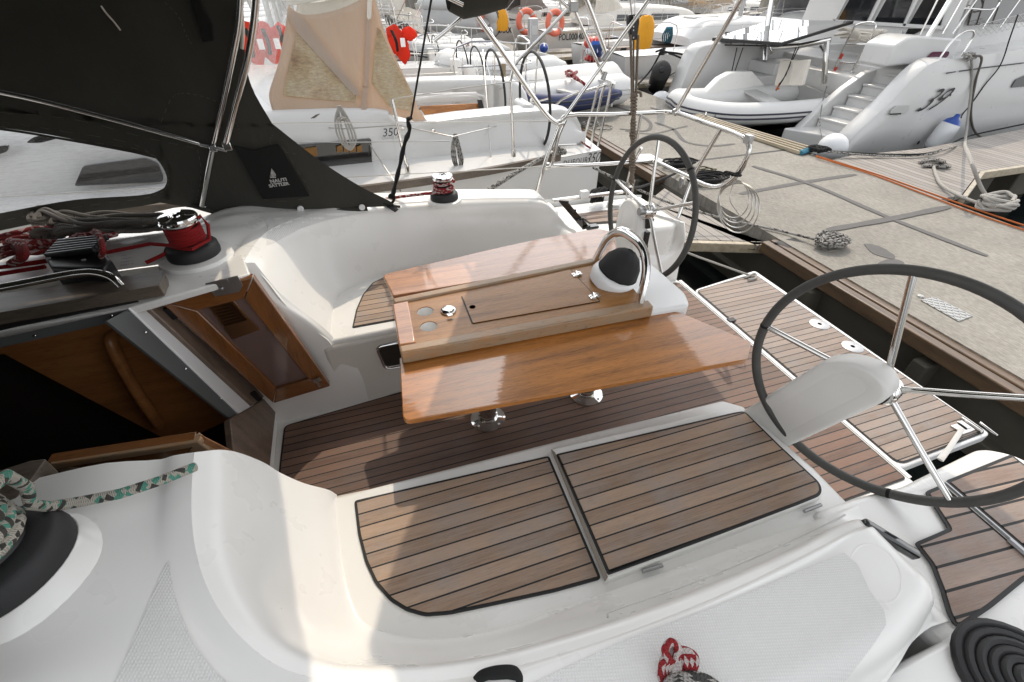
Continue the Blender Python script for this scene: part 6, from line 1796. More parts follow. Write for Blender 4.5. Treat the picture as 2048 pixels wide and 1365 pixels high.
mb = MB(); prism(mb, [TQ(576, 12) + V((0, -.02, 0)), TQ(600, 30) + V((0, -.02, 0)), TQ(724, 190) + V((0, -.02, 0)), TQ(708, 190) + V((0, -.02, 0)), TQ(590, 60) + V((0, -.02, 0)), TQ(574, 30) + V((0, -.02, 0))], (0, .006, 0)); build(mb, 'hood_seam_band', 'tan', tanhood)
mb = MB(); prism(mb, [TQ(744, -20) + V((0, -.03, 0)), TQ(742, 36) + V((0, -.03, 0)), TQ(736, 40) + V((0, -.03, 0)), TQ(733, 34) + V((0, -.03, 0)), TQ(734, -20) + V((0, -.03, 0))], (0, .012, 0)); build(mb, 'hoop_sleeve', 'cream', tanhood)
mb = MB(); prism(mb, [TQ(727, 175) + V((0, -.02, 0)), TQ(737, 175) + V((0, -.02, 0)), TQ(741, 20) + V((0, -.02, 0)), TQ(733, 20) + V((0, -.02, 0))], (0, .004, 0)); prism(mb, [TQ(721, 228) + V((0, -.02, 0)), TQ(732, 228) + V((0, -.02, 0)), TQ(736, 172) + V((0, -.02, 0)), TQ(726, 172) + V((0, -.02, 0))], (0, .004, 0)); build(mb, 'hoop_pocket', 'tan', tanhood)
# rest of the hood: front, roof and far side
mb = MB()
A0, A1, A2, A3 = TQ(577, 12), TQ(746, -18), TQ(862, 254), TQ(545, 222)
f0, f1_, f2_ = V((A0.x - .10, NC - .35, A0.z + .28)), V((A0.x - .10, NC + .35, A0.z + .28)), nmir(A0)
b0, b1_, b2_ = V((A1.x + .05, NC - .35, A1.z + .25)), V((A1.x + .05, NC + .35, A1.z + .25)), nmir(A1)
c0, c1_, c2_ = V((A3.x - .25, NC - .35, 1.66)), V((A3.x - .25, NC + .35, 1.66)), nmir(A3)
grid(mb, smoothgrid([[A1, b0, b1_, b2_], [A0.lerp(A1, .5), f0.lerp(b0, .5), f1_.lerp(b1_, .5), f2_.lerp(b2_, .5)], [A0, f0, f1_, f2_]], 3, 5))
grid(mb, smoothgrid([[nmir(p) for p in r] for r in rows], 3, 3))
build(mb, 'hood_roof', 'cream', tanhood, smooth=180, solid=.005)
mb = MB(); grid(mb, smoothgrid([[A0, f0, f1_, f2_], [A0.lerp(A3, .5) + V((-.03, 0, 0)), f0.lerp(c0, .5), f1_.lerp(c1_, .5), f2_.lerp(c2_, .5)], [A3, c0, c1_, c2_]], 5, 5))
build(mb, 'front_window', 'vinylfold', tanhood, smooth=180)
xd = TQ(835, 240) - TQ(808, 238)
text('maker_lettering', 'NAUTI SATTLER', .035, 'print', tanhood, TQ(806, 243) + V((.02, -.03, 0)), xd, V((0, .1, 1)))
mb = MB(); lathe(mb, [(.02, 0), (.018, .01), (.01, .012), (0, .012)], TQ(866, 261) + V((0, -.02, 0)), (0, -1, 0), 12); lathe(mb, [(.016, 0), (.014, .01), (0, .012)], TQ(804, 256) + V((0, -.02, 0)), (0, -1, 0), 12); build(mb, 'press_stud', 'steel', tanhood)
# cockpit fittings: table leaf, wheels, pedestals, helm seats
mb = MB(); q = [PY(842, 210, 5.0), PY(960, 206, 5.0), PY(963, 243, 5.0), PY(862, 249, 5.0)]
q = [NQ(838, 213, .75), NQ(958, 207, .75), NQ(963, 242, .75), NQ(862, 250, .75)]
prism(mb, q, (0, .025, 0)); tl_ = build(mb, 'cockpit_table', 'varnish', NB, bevel=.006)
mb = MB(); prism(mb, [p + V((0, .02, .01)) for p in (NQ(828, 192, .8), NQ(955, 188, .8), NQ(962, 205, .8), NQ(838, 211, .8))], (0, .02, 0)); build(mb, 'table_edge', 'gelb', tl_, bevel=.004)
mb = MB(); beam(mb, NQ(822, 196, .7), NQ(956, 192, .7), .012, .012); tube(mb, [NQ(815, 202, .6), NQ(905, 190, .6), NQ(968, 193, .6), NQ(972, 204, .6)], .010, 6, 3); build(mb, 'grab_rail', 'gelb', tl_)
mb = MB(); prism(mb, rounded([NQ(955, 200, .72), NQ(964, 200, .72), NQ(970, 225, .72), NQ(960, 228, .72)], .01), (0, .02, 0)); build(mb, 'speaker', 'black', NB)
def wheel2(cx, cy, X, rx, nm, root):
    c = PX(cx, cy, X); mb = MB(); tube(mb, circ(c, rx, (1, 0, .05), 44), .013, 8, closed=True); w = build(mb, nm, 'rubber', root)
    mb = MB(); q = circ(c, rx, (1, 0, .05), 6)
    for k in range(3): tube(mb, [q[k], q[k + 3]], .0075, 6)
    lathe(mb, [(.035, -.03), (.04, .02), (0, .04)], c, (1, 0, 0), 12); build(mb, 'spokes', 'steel', w); return c
c1 = wheel2(989, 183, 1.62, .40, 'steering_wheel', NB)
c2 = wheel2(1068, 205, 1.66, .40, 'steering_wheel', NB)
for c, (xa, ya, xb, yb) in ((c1, (966, 175, 985, 215)), (c2, (1032, 205, 1064, 248))):
    mb = MB(); prism(mb, rounded([c + V((-.16, -.16, .02)), c + V((-.05, -.16, .02)), c + V((-.05, .16, .02)), c + V((-.16, .16, .02))], .05), (0, 0, -.66)); build(mb, 'pedestal', 'gelb', NB, bevel=.04, seg=4)
mb = MB(); prism(mb, rounded([NQ(900, 176, 1.2), NQ(975, 168, 1.2), NQ(1010, 172, 1.2), NQ(935, 182, 1.2)], .05), (0, 0, -.55)); build(mb, 'bench_seat', 'gelb', NB, bevel=.02)
# stanchions, lifelines, pushpit
def tbn(nm, pts, r, mat='steel', sm=4): 
    mb = MB(); tube(mb, pts, r, 8, sm); return build(mb, nm, mat, NB)
s1a, s1b = P(816, 343, 1.21), None
def post(fx, fy, tx, ty):
    a = P(fx, fy, 1.21); b = PY(tx, ty, a.y + .03); mb = MB(); tube(mb, [a, b], .0125, 8); lathe(mb, [(.022, 0), (.018, .06)], a, n=10); build(mb, 'stanchion', 'steel', NB); return b
b1 = post(816, 345, 784, 199); b2 = post(586, 276, 569, 251)
b3 = post(1027, 313, 1021, 164)
tbn('boarding_rail', [b3 + V((0, .0, .0)), PY(1022, 158, b3.y), PY(1030, 130, b3.y), PY(1060, 98, b3.y), PY(1108, 48, b3.y), PY(1156, -4, b3.y)], .012)
mb = MB(); tube(mb, [b2, NQ(690, 258, -.25), b1 + V((.02, -.01, -.17)), P(905, 274, 1.50), PX(1090, 230, 2.2)], .004, 6); tube(mb, [PX(540, 283, -.6), NQ(700, 285, -.3), P(900, 283, 1.44)], .0035, 6)
tube(mb, [b1, PY(900, 180, b1.y + .1), b3, PX(1085, 160, 2.2)], .0035, 6); build(mb, 'lifeline', 'wire', NB)
for pts in ([PX(1072, 305, 2.0), PX(1105, 217, 2.1), PX(1195, 175, 2.15), PX(1205, 170, 2.15)], [PX(1163, 298, 2.16), PX(1190, 200, 2.16), PX(1196, 178, 2.16), PX(1212, 168, 2.16)], [PX(1196, 292, 2.2), PX(1216, 205, 2.2), PX(1224, 168, 2.2), PX(1229, 166, 2.2)], [PX(1183, 285, 2.2), PX(1203, 190, 2.2), PX(1209, 172, 2.2)]):
    tbn('pushpit', pts, .0125)
mb = MB(); prism(mb, [PX(1208, 158, 2.2), PX(1228, 165, 2.2), PX(1218, 172, 2.2), PX(1205, 168, 2.2)], (.03, 0, 0)); build(mb, 'pushpit_seat', 'gelb', NB)
mb = MB(); c = P(1130, 305, 1.13); tube(mb, [c + V((-.1, .02, .06)), c + V((.1, -.02, .06))], .011, 8); tube(mb, [c, c + V((0, 0, .06))], .014, 8); build(mb, 'mooring_cleat', 'steel', NB)
# mast, boom, sail cover
mb = MB(); tube(mb, [(-3.6, NC, 1.5), (-3.6, NC, 15)], .08, 12); ms = build(mb, 'mast', 'alu', NB)
mb = MB(); tube(mb, [(-3.5, NC, 3.0), (.6, NC, 3.05)], .065, 10); build(mb, 'boom', 'alu', ms)
mb = MB(); tube(mb, [(-3.5, NC, 3.32), (-1.5, NC, 3.30), (.5, NC, 3.20)], .16, 12, 5, rf=lambda t: 1.2 - .5 * t, flat=1.5); build(mb, 'sail_cover', 'cream', ms)
mb = MB()
for sd in (0, 1):
    for pts in ([(-3.7, 3.5, 1.3), (-3.6, 4.4, 8), (-3.6, NC, 14)], [(-3.4, 3.5, 1.3), (-3.6, NC, 8)], [PX(955, 20, 1.2), PX(940, -10, 1.2)]): tube(mb, [V(p) if not sd else nmir(p) for p in pts], .005, 6)
tube(mb, [PY(805, 388, 3.35), NQ(700, 230, .4), PY(560, 0, 4.6)], .005, 6); tube(mb, [PY(858 + 130, 390, 3.6), PY(972, 180, 4.4), PY(966, 100, 5)], .005, 6)
build(mb, 'rigging', 'wire', ms)
# ropes hanging on this yacht
def hank(x0, y0, x1, y1, mat, lab, w, off=-.28, name='rope_hank', r=.0075):
    L = []
    for k in range(3):
        sx = w * (.35 + .4 * k)
        L.append([NQ(x0 + k, y0, off), NQ(lerp(x0, x1, .35) - sx, lerp(y0, y1, .35), off), NQ(lerp(x0, x1, .8) - sx * 1.2, lerp(y0, y1, .8), off), NQ(x1, y1 + 2 * k, off), NQ(lerp(x0, x1, .8) + sx * 1.2, lerp(y0, y1, .8), off), NQ(lerp(x0, x1, .35) + sx, lerp(y0, y1, .35), off), NQ(x0 + k + 2, y0, off)])
    L.append([NQ(lerp(x0, x1, .3) - w * .6, lerp(y0, y1, .3), off - .01), NQ(lerp(x0, x1, .28), lerp(y0, y1, .27), off - .03), NQ(lerp(x0, x1, .3) + w * .6, lerp(y0, y1, .3), off - .01), NQ(lerp(x0, x1, .32), lerp(y0, y1, .34), off + .02), NQ(lerp(x0, x1, .3) - w * .6, lerp(y0, y1, .3), off - .01)])
    return ropething(name, mat, L, r, lab, 6, 5, 'ropes hanging on the lifelines')
hank(676, 212, 700, 296, 'rp_white', 'pale rope hank hanging before the black cabin window beside the tan sprayhood', 12)
hank(908, 268, 918, 338, 'rp_bw', 'black and white braided rope hank on the lifeline beyond the far winch', 7, r=.007)
L = [[P(955, 392, 1.18), P(1030, 345, 1.20), P(1085, 315, 1.20), P(1108, 306, 1.2)], [P(965, 390, 1.16), P(1040, 343, 1.18), P(1100, 308, 1.2)]]
for k in range(5): L.append([P(1100 + 6 * k, 300, 1.2), P(1118 + 3 * k, 294 + 2 * k, 1.25), P(1132 - 4 * k, 306, 1.2), P(1108 + 2 * k, 308 - k, 1.21)])
ropething('stern_line', 'rp_bw', L, .011, 'black and white line running along the neighbouring side deck to its stern cleat')
ropething('red_line', 'rp_redfl', [[P(1142, 262, 1.15), P(1152, 275, 1.15), P(1168, 288, 1.15), P(1181, 297, 1.13)]], .009, 'short red rope lying across the stern of the neighbouring yacht')
ropething('tan_rope_hank', 'rp_tan', [[PX(1004 + 2 * k, 128, 1.9), PX(1001 + 3 * k, 200, 1.9), PX(1008 + k, 268 - 6 * k, 1.9)] for k in range(4)], .012, 'tan rope hanging vertically beside the wheels of the neighbouring yacht')
# ================================================================== white catamaran across the pontoon
CT = thing('catamaran', (8.5, 7, 0), 'white catamaran marked 39 with stepped sterns, tinted saloon windows and a solar panel aft', 'catamaran')
def pr(nm, pts, d, mat='gelb', par=CT, bev=.01, sm=45, rd=0, seg=2):
    mb = MB(); prism(mb, rounded(pts, rd) if rd else pts, d); return build(mb, nm, mat, par, smooth=sm, bevel=bev, seg=seg)
Y0 = 5.52
# near hull outer skin, transom fin raked forward
side = [PY(1693, 306, Y0), PY(1700, 283, Y0), PY(1780, 206, Y0), PY(1845, 140, Y0), PY(1872, 124, Y0), PY(1905, 120, Y0)]
s0 = side[0]
mb = MB()
rows = []
xs = [(0, 0), (.08, 1), (.4, 1), (.8, 1), (1.0, 1)]
prof = [(side[0].x, .05), (side[1].x, side[1].z), (side[2].x, side[2].z), (side[3].x, side[3].z), (side[4].x, side[4].z), (side[5].x + .1, side[5].z + .01), (10.5, 1.50), (12.5, 1.56), (15.5, 1.64), (17.6, 1.70)]
rows = []
for i, (x, z) in enumerate(prof):
    bow = sstep(13, 17.6, x)
    y = Y0 + .42 * bow * bow
    rows.append([V((x, y, z)), V((x, y - .012, lerp(z, .05, .06))), V((x, y - .05 * (1 - bow), lerp(z, .05, .35))), V((x, y - .03, lerp(z, .05, .75))), V((x, y + .06, .02)), V((x, y + .22, -.25))])
grid(mb, smoothgrid(rows, 4, 4))
hull = build(mb, 'hull', 'gelb', CT, smooth=60)
# dark boot line
mb = MB(); r2 = [[V((x, Y0 + .42 * sstep(13, 17.6, x) ** 2 + .015, .09)), V((x, Y0 + .42 * sstep(13, 17.6, x) ** 2 + .06, .0))] for x in (7.75, 9, 11, 13, 15, 17.3)]
grid(mb, smoothgrid(r2, 3, 1)); build(mb, 'waterline', 'hypdk', hull)
# fin cap: the broad raked top of the outer bulwark
mb = MB(); w = .26
outer = cr([side[0] + V((.02, 0, .04)), side[1], side[2], side[3], side[4], side[5]], 5)
rows = [[p + V((0, -.004, .004)), p + V((-.015, .03, .014)), p + V((-.02, w * .9, .012)), p + V((-.01, w, -.01)), p + V((.05, w, -.25))] for p in outer]
grid(mb, rows); build(mb, 'fin_cap', 'gelb', CT, smooth=50)
# inner stern fin and steps
Yi = 6.42
fin = [PY(1572, 272, Yi), PY(1578, 255, Yi), PY(1600, 245, Yi), PY(1630, 198, Yi), PY(1652, 176, Yi), PY(1680, 174, Yi), PY(1640, 270, Yi)]
sx = side[0].x
pr('stern_platform', rounded([V((7.02, Yi + .06, .36)), V((sx + .05, Y0 + .05, .36)), V((8.6, Y0 + .05, .36)), V((8.6, Yi + .06, .36))], .06), (0, 0, -.34), bev=.03, seg=3)
n = 5
for k in range(n):
    z = .36 + (k + 1) * .155; xa = 7.62 + k * .235
    mb = MB()
    prism(mb, rounded([V((xa, Yi - .02, z)), V((xa + .06, Y0 + .22, z)), V((xa + 1.2, Y0 + .22, z)), V((xa + 1.2, Yi - .02, z))], .02), (0, 0, -.035))
    prism(mb, [V((xa + .035, Yi - .02, z - .02)), V((xa + .095, Y0 + .22, z - .02)), V((xa + 1.2, Y0 + .22, z - .02)), V((xa + 1.2, Yi - .02, z - .02))], (0, 0, -.145))
    build(mb, 'stern_step', 'gelb', CT, bevel=.012, seg=3)
fz = [(7.35, .36), (7.6, .60), (8.0, .92), (8.35, 1.13), (8.55, 1.17), (9.0, 1.17), (9.0, .2), (7.3, .2)]
pr('stern_fin', [V((x, Yi, z)) for x, z in fz], (0, .13, 0), rd=0, bev=.02, seg=3)
mb = MB(); lathe(mb, [(.05, 0), (.045, .012), (0, .014)], V((7.75, Yi - .002, .52)), (-.3, -1, 0), 18); build(mb, 'stern_shower', 'gelgrey', CT)
# deck: aft deck, side deck, cabin
pr('aft_deck', [V((8.75, Y0 + .2, 1.22)), V((8.55, 6.4, 1.20)), V((8.6, 9.6, 1.20)), V((9.2, 10.7, 1.22)), V((17, 10.2, 1.6)), V((17.4, 6.0, 1.66)), V((12.5, Y0 + .02, 1.54)), V((10.5, Y0 + .02, 1.48)), V((9.2, Y0 + .02, 1.34))], (0, 0, -.35), bev=.02)
# near side of the saloon: cabin flank and tinted side window
cz = [PY(1838, 80, 5.95), PY(1780, 135, 5.95)]
pr('cockpit_side', [PY(1770, 134, 5.95), PY(1790, 92, 5.95), PY(1816, 76, 5.95), PY(1836, 72, 5.95), PY(1925, 78, 5.95), PY(1905, 122, 5.95)], (0, .5, 0), bev=.03, seg=3)
mb = MB(); prism(mb, rounded([PY(1850, 118, 5.94), PY(1864, 104, 5.94), PY(1898, 103, 5.94), PY(1896, 112, 5.94), PY(1886, 119, 5.94)], .03), (0, -.012, 0)); wo = build(mb, 'side_hatch', simple('plum_tinted_window', (.10, .012, .04), .1, coat=.5), CT, bevel=.004)
# saloon: aft bulkhead with sliding windows
XB = 9.6
def B(x, y): return PX(x, y, XB)
bl = PX(1655, 60, XB); 
mb = MB(); 
prism(mb, [V((XB, 6.15, 1.15)), V((XB, 9.4, 1.15)), V((XB, 9.2, 2.9)), V((XB, 6.3, 2.9))], (.05, 0, 0)); build(mb, 'saloon_bulkhead', 'gelb', CT)
def glass(pts, nm='sliding_window', mat='glass', off=.02):
    mb = MB(); prism(mb, [p - V((off, 0, 0)) for p in pts], (.02, 0, 0)); return build(mb, nm, mat, CT, smooth=0)
def ext(p, q, z):   # extend the line p->q up to height z
    return p + (q - p) * ((z - p.z) / (q.z - p.z))
for a, b_, c, d in (((1677, 41), (1732, 46), (1754, 0), (1700, 0)), ((1748, 47), (1805, 51), (1826, 0), (1774, 0)), ((1818, 51), (1880, 55), (1898, 0), (1848, 0)), ((1818, 58), (1850, 58), (1812, 78), (1778, 128))):
    A, Bq, Cq, Dq = B(*a), B(*b_), B(*c), B(*d)
    if a[1] < 56: glass([A, Bq, ext(Bq, Cq, 2.75), ext(A, Dq, 2.75)])
    else: glass([A, Bq, Cq, Dq], 'lower_window')
mb = MB()
for a, b_ in (((1740, 47), (1764, 0)), ((1812, 52), (1838, 0)), ((1672, 42), (1694, 0)), ((1775, 128), (1806, 62))):
    A, Bq = B(*a), B(*b_); beam(mb, A - V((.035, 0, 0)), ext(A, Bq, 2.8 if b_[1] == 0 else Bq.z) - V((.035, 0, 0)), .05, .03, (1, 0, 0))
beam(mb, B(1665, 42) - V((.035, 0, 0)), B(1890, 56) - V((.035, 0, 0)), .05, .03, (1, 0, 0)); build(mb, 'window_frame', 'gelb', CT)
pr('saloon_roof', rounded([V((9.1, 6.0, 2.92)), V((9.1, 9.6, 2.92)), V((14.2, 9.0, 2.75)), V((14.2, 6.6, 2.75))], .3), (0, 0, -.12), bev=.04)
pr('saloon_side', [V((9.6, 6.12, 1.2)), V((9.75, 6.22, 2.85)), V((13.2, 6.6, 2.7)), V((14.6, 6.9, 1.6))], (0, .05, 0))
pr('saloon_window', [PY(1936, 52, 6.05), PY(1952, 0, 6.1), PY(2060, -30, 6.2), PY(2060, 44, 6.1)], (0, .03, 0), 'winbrown')
# big tarpaulin roll on the aft seat
mb = MB()
for k in range(10):
    a = PX(1672 + 3 * k, 70 - 1.5 * (k % 4) + 1.2 * k, 9.0 - .02 * k); b_ = PX(1770 - 4 * k, 62 + 2.4 * k, 8.9)
    m1 = a.lerp(b_, .35) + V((0, 0, .05 - .01 * (k % 5))); m2 = a.lerp(b_, .7) + V((0, 0, .02 - .012 * (k % 3)))
    tube(mb, [a, m1, m2, b_], .055, 8, 5, flat=.45)
for k in range(7):
    tube(mb, [PX(1678 + 4 * k, 60, 8.85), PX(1690 + 4 * k, 56 + k, 8.8), PX(1702 + 3 * k, 68 + k, 8.8), PX(1696 + 3 * k, 84, 8.85)], .022, 6, 5)
tag(build(mb, 'folded_tarpaulin', 'cream'), 'untidy roll of cream canvas lying on the catamaran aft seat', 'canvas')
pr('aft_seat', [PX(1560, 92, 9.2), PX(1800, 80, 9.2), PX(1790, 130, 9.2), PX(1560, 128, 9.2)], (.45, 0, 0), 'gelgrey', bev=.03)
# far hull: outer and inner fins, steps
Yf0, Yf1 = 8.75, 7.75
ff = [PY(1335, 216, Yf0), PY(1350, 176, Yf0), PY(1372, 120, Yf0), PY(1385, 98, Yf0), PY(1400, 90, Yf0), PY(1470, 84, Yf0), PY(1560, 80, Yf0)]
fx = [(p.x, p.z) for p in ff]
pr('far_fin', [V((x, Yf0, z)) for x, z in fx] + [V((9.6, Yf0, .1)), V((fx[0][0], Yf0, .05))], (0, .16, 0), bev=.03, seg=3)
mb = MB(); rows = [[p + V((-.02, -.22, .005)), p + V((-.03, -.19, .03)), p + V((-.03, .1, .03)), p + V((0, .17, .005))] for p in cr(ff, 4)]
grid(mb, rows); mb2 = [[p + V((-.02, -.22, .005)), p + V((.25, -.22, -.1)), p + V((.5, -.2, -.6))] for p in cr(ff, 4)]; grid(mb, mb2)
build(mb, 'fin_cap', 'gelb', CT, smooth=50)
x0 = fx[0][0]
pr('far_stern_platform', [V((x0 + .1, Yf1, .34)), V((x0 + .1, Yf0, .34)), V((8.6, Yf0, .34)), V((8.6, Yf1, .34))], (0, 0, -.3), bev=.03)
for k in range(4):
    z = .34 + (k + 1) * .19; xa = x0 + .75 + k * .27
    pr('stern_step', [V((xa, Yf1 + .1, z)), V((xa, Yf0 - .2, z)), V((xa + 1.4, Yf0 - .2, z)), V((xa + 1.4, Yf1 + .1, z))], (0, 0, -.19), bev=.015)
infin = [PY(1408, 190, Yf1), PY(1440, 158, Yf1), PY(1462, 146, Yf1), PY(1505, 143, Yf1)]
pr('stern_fin', [V((p.x, Yf1, p.z)) for p in infin] + [V((8.6, Yf1, .15)), V((infin[0].x, Yf1, .2))], (0, .16, 0), 'gel', bev=.02, seg=3)
pr('far_hull', [V((8.2, Yf0 + .1, 1.2)), V((8.2, 10.0, 1.2)), V((17, 9.9, 1.6)), V((17, 9.0, 1.6))], (0, 0, -1.2), bev=.05)
pr('bridge_deck', [V((8.3, 6.5, 1.05)), V((8.3, 8.0, 1.05)), V((16, 8.0, 1.3)), V((16, 6.5, 1.3))], (0, 0, -.35), 'gel', bev=.03)
pr('cockpit_wall', [PY(1480, 90, 8.60), PY(1600, 84, 8.60), PY(1600, 150, 8.60), PY(1430, 150, 8.60), PY(1400, 140, 8.6)], (0, .05, 0), 'gel', bev=.01)
# lettering
xd = PY(1910, 190, Y0) - PY(1840, 225, Y0)
text('hull_number', '39', .44, 'ink', CT, PY(1829, 224, Y0 - .075), V((1, 0, 0)), V((.0, 0, 1)), shear=.95, wx=1.0)
mb = MB(); lathe(mb, [(.018, 0), (0, .001)], PY(1901, 191, Y0 - .078), (0, -1, 0), 10); build(mb, 'number_dot', 'ink', CT)
nf = V((-.05, -.22, .0))
text('boat_name', 'My Cat', .17, 'ink', CT, PY(1486, 101, 8.57), V((1, 0, 0)), V((0, 0, 1)), shear=.25)
mb = MB()
for a, b_ in (((1893, 147), (1911, 144)), ((1919, 143), (1956, 138)), ((1960, 137), (2050, 126))): beam(mb, PY(*a, Y0 - .05), PY(*b_, Y0 - .05), .012, .014)
build(mb, 'pinstripe', 'ink', CT)
capn = V((-.72, 0, .69))
for x, y, mat in ((1804, 165, 'blueink'), (1817, 168, 'greenink')):
    mb = MB(); d = sight(x, y); q = min(cr(outer, 4), key=lambda p: abs((PY(x, y, Y0 + .10) - p).x)); lathe(mb, [(.045, 0), (0, .001)], V((PY(x, y, Y0 + .1).x, Y0 + (.07 if mat == 'greenink' else .17), PY(x, y, Y0 + .1).z + .02)), capn, 18); o_ = build(mb, 'round_sticker', mat, CT)
# moulded step recess and drain on the hull
mb = MB(); prism(mb, rounded([PY(1782, 222, Y0 - .068), PY(1795, 212, Y0 - .068), PY(1820, 210, Y0 - .068), PY(1818, 222, Y0 - .068), PY(1810, 228, Y0 - .068), PY(1780, 230, Y0 - .068)], .02), (0, .01, 0)); build(mb, 'step_recess', 'gelgrey', CT, bevel=.004)
mb = MB(); beam(mb, PY(1780, 229, Y0 - .082), PY(1802, 228, Y0 - .082), .006, .02); build(mb, 'step_grip', 'ink', CT)
mb = MB(); lathe(mb, [(.03, 0), (0, .006)], PY(1837, 286, Y0 - .06), (0, -1, 0), 14); build(mb, 'drain_hole', 'black', CT)
mb = MB(); prism(mb, rounded([PY(2022, 176, Y0 - .07), PY(2032, 160, Y0 - .07), PY(2060, 148, Y0 - .07), PY(2070, 172, Y0 - .07)], .02), (0, .01, 0)); build(mb, 'hull_window', 'glass', CT, bevel=.004)
# rails
def tc(nm, pts, r, mat='steel', sm=4, par=CT):
    mb = MB(); tube(mb, pts, r, 8, sm); return build(mb, nm, mat, par)
tc('boarding_rail', [PY(1876, 122, Y0 + .1), PY(1900, 88, Y0 + .1), PY(1925, 66, Y0 + .1), PY(1945, 62, Y0 + .1), PY(1947, 72, Y0 + .1), PY(1922, 112, Y0 + .1)], .014)
tc('bimini_post', [PY(1818, 137, 6.0), PY(1870, 50, 6.0), PY(1912, -20, 6.0)], .035, 'steel', 0)
for a, b_ in (((1840, 70), (1880, -10)), ((1885, 68), (1930, -12)), ((1905, 68), (1960, -10)), ((1965, 58), (2010, -12)), ((2000, 55), (2048, -12))): tc('stanchion', [PY(*a, 6.0), PY(*b_, 6.0)], .012, 'steel', 0)
tc('guard_rail', [PY(1930, 17, 6.0), PY(1990, 17, 6.0), PY(1998, 8, 6.0), PY(2002, -10, 6.0)], .012)
mb = MB()
for k in range(13):
    x0_ = 1940 + 11 * k; tube(mb, [PY(x0_, 76 - 2.4 * k, 5.75), PY(x0_ + 22, 52 - 2.6 * k, 5.75)], .003, 4); tube(mb, [PY(x0_ + 22, 74 - 2.4 * k, 5.75), PY(x0_, 54 - 2.6 * k, 5.75)], .003, 4)
tube(mb, [PY(1935, 78, 5.75), PY(2080, 45, 5.75)], .004, 5); tube(mb, [PY(1960, 50, 5.75), PY(2080, 20, 5.75)], .004, 5); build(mb, 'safety_net', 'wire', CT)
# stern gate with red and white tape
tc('stern_gate', [PX(1652, 172, 8.5), PX(1668, 140, 8.5), PX(1702, 66, 8.5), PX(1714, 50, 8.5), PX(1752, 48, 8.5), PX(1748, 62, 8.5), PX(1700, 150, 8.5)], .015, par=CT)
tc('gate_bar', [PX(1690, 90, 8.5), PX(1735, 89, 8.5)], .012); tc('gate_bar', [PX(1672, 126, 8.5), PX(1712, 128, 8.5)], .012)
mb = MB(); 
for a, b_, mt in (((1669, 142), (1673, 134), 'redink'), ((1680, 118), (1685, 108), 'redink')): tube(mb, [PX(*a, 8.49), PX(*b_, 8.49)], .024, 8)
build(mb, 'warning_tape', 'redink', CT)
mb = MB(); tube(mb, [PX(1673, 134, 8.49), PX(1680, 118, 8.49)], .022, 8); build(mb, 'white_tape', 'print', CT)
# davits, solar panel
XD = 8.0
da = tc('davit', [PX(1528, 160, XD), PX(1532, 70, XD), PX(1545, -10, XD)], .05, 'steel', 0)
tc('davit', [PX(1648, 168, XD), PX(1654, 84, XD)], .045, 'steel', 0, da)
tc('davit_arm', [PX(1530, 76, XD), PX(1540, 102, 7.3), PX(1542, 106, 7.2)], .03, 'steel', 0, da)
tc('davit_arm', [PX(1545, 96, 7.6), PX(1600, 92, 7.8), PX(1662, 80, 8.05)], .04, 'steel', 0, da)
tc('davit_brace', [PX(1640, 92, XD), PX(1652, 108, XD)], .02, 'steel', 0, da); tc('davit_brace', [PX(1518, 86, XD), PX(1530, 102, XD)], .02, 'steel', 0, da)
mb = MB(); pq = [PX(1425, 76, 7.0), PX(1563, 86, 7.0), PX(1708, 42, 8.6), PX(1545, 40, 8.4)]
zz = max(p.z for p in pq)
prism(mb, pq, (0, 0, -.045)); sp_ = build(mb, 'solar_panel', 'black', CT)
mb = MB(); cqp = sum(pq, V((0, 0, 0))) / 4; mb.add([cqp.lerp(p, .975) + V((0, 0, .004)) for p in pq], [[0, 1, 2, 3]]); M['panel2'] = simple('solar_cell_glass', (.02, .02, .022), .03, coat=1.0, var=.05); build(mb, 'solar_glass', 'panel2', sp_, smooth=0)
mb = MB(); 
for k in range(5): tube(mb, [PX(1436 + 26 * k, 82 + k, 7.1), PX(1436 + 26 * k, 90 + k, 7.15)], .008, 5)
tube(mb, [PX(1430, 90, 7.1), PX(1560, 93, 7.1)], .012, 6); build(mb, 'panel_bracket', 'black', sp_)
mb = MB()
for pts in ([PX(1474, 96, 7.2), PX(1460, 160, 7.0), PX(1456, 186, 6.9)], [PX(1486, 96, 7.2), PX(1468, 148, 7.0), PX(1458, 170, 6.9)], [PX(1598, 94, 7.7), PX(1566, 160, 7.3), PX(1552, 182, 7.2)], [PX(1592, 96, 7.7), PX(1572, 150, 7.3), PX(1558, 170, 7.2)]): tube(mb, pts, .009, 5)
tube(mb, [PX(1500, 140, 8.2), PX(1506, 158, 8.1), PX(1520, 150, 8.0)], .012, 5, 4)
tag(build(mb, 'davit_tackle', 'rp_black'), 'thin black tackles hoisting the dinghy under the solar panel', 'rope')
mb = MB(); tube(mb, [PX(1456, 172, 6.95), PX(1458, 188, 6.9), PX(1454, 190, 6.9)], .012, 5); tube(mb, [PX(1560, 166, 7.25), PX(1552, 180, 7.2), PX(1558, 178, 7.2)], .013, 5)
tag(build(mb, 'orange_lashing', 'rp_orange'), 'short orange lashings where the tackles meet the hoisted dinghy', 'cord')
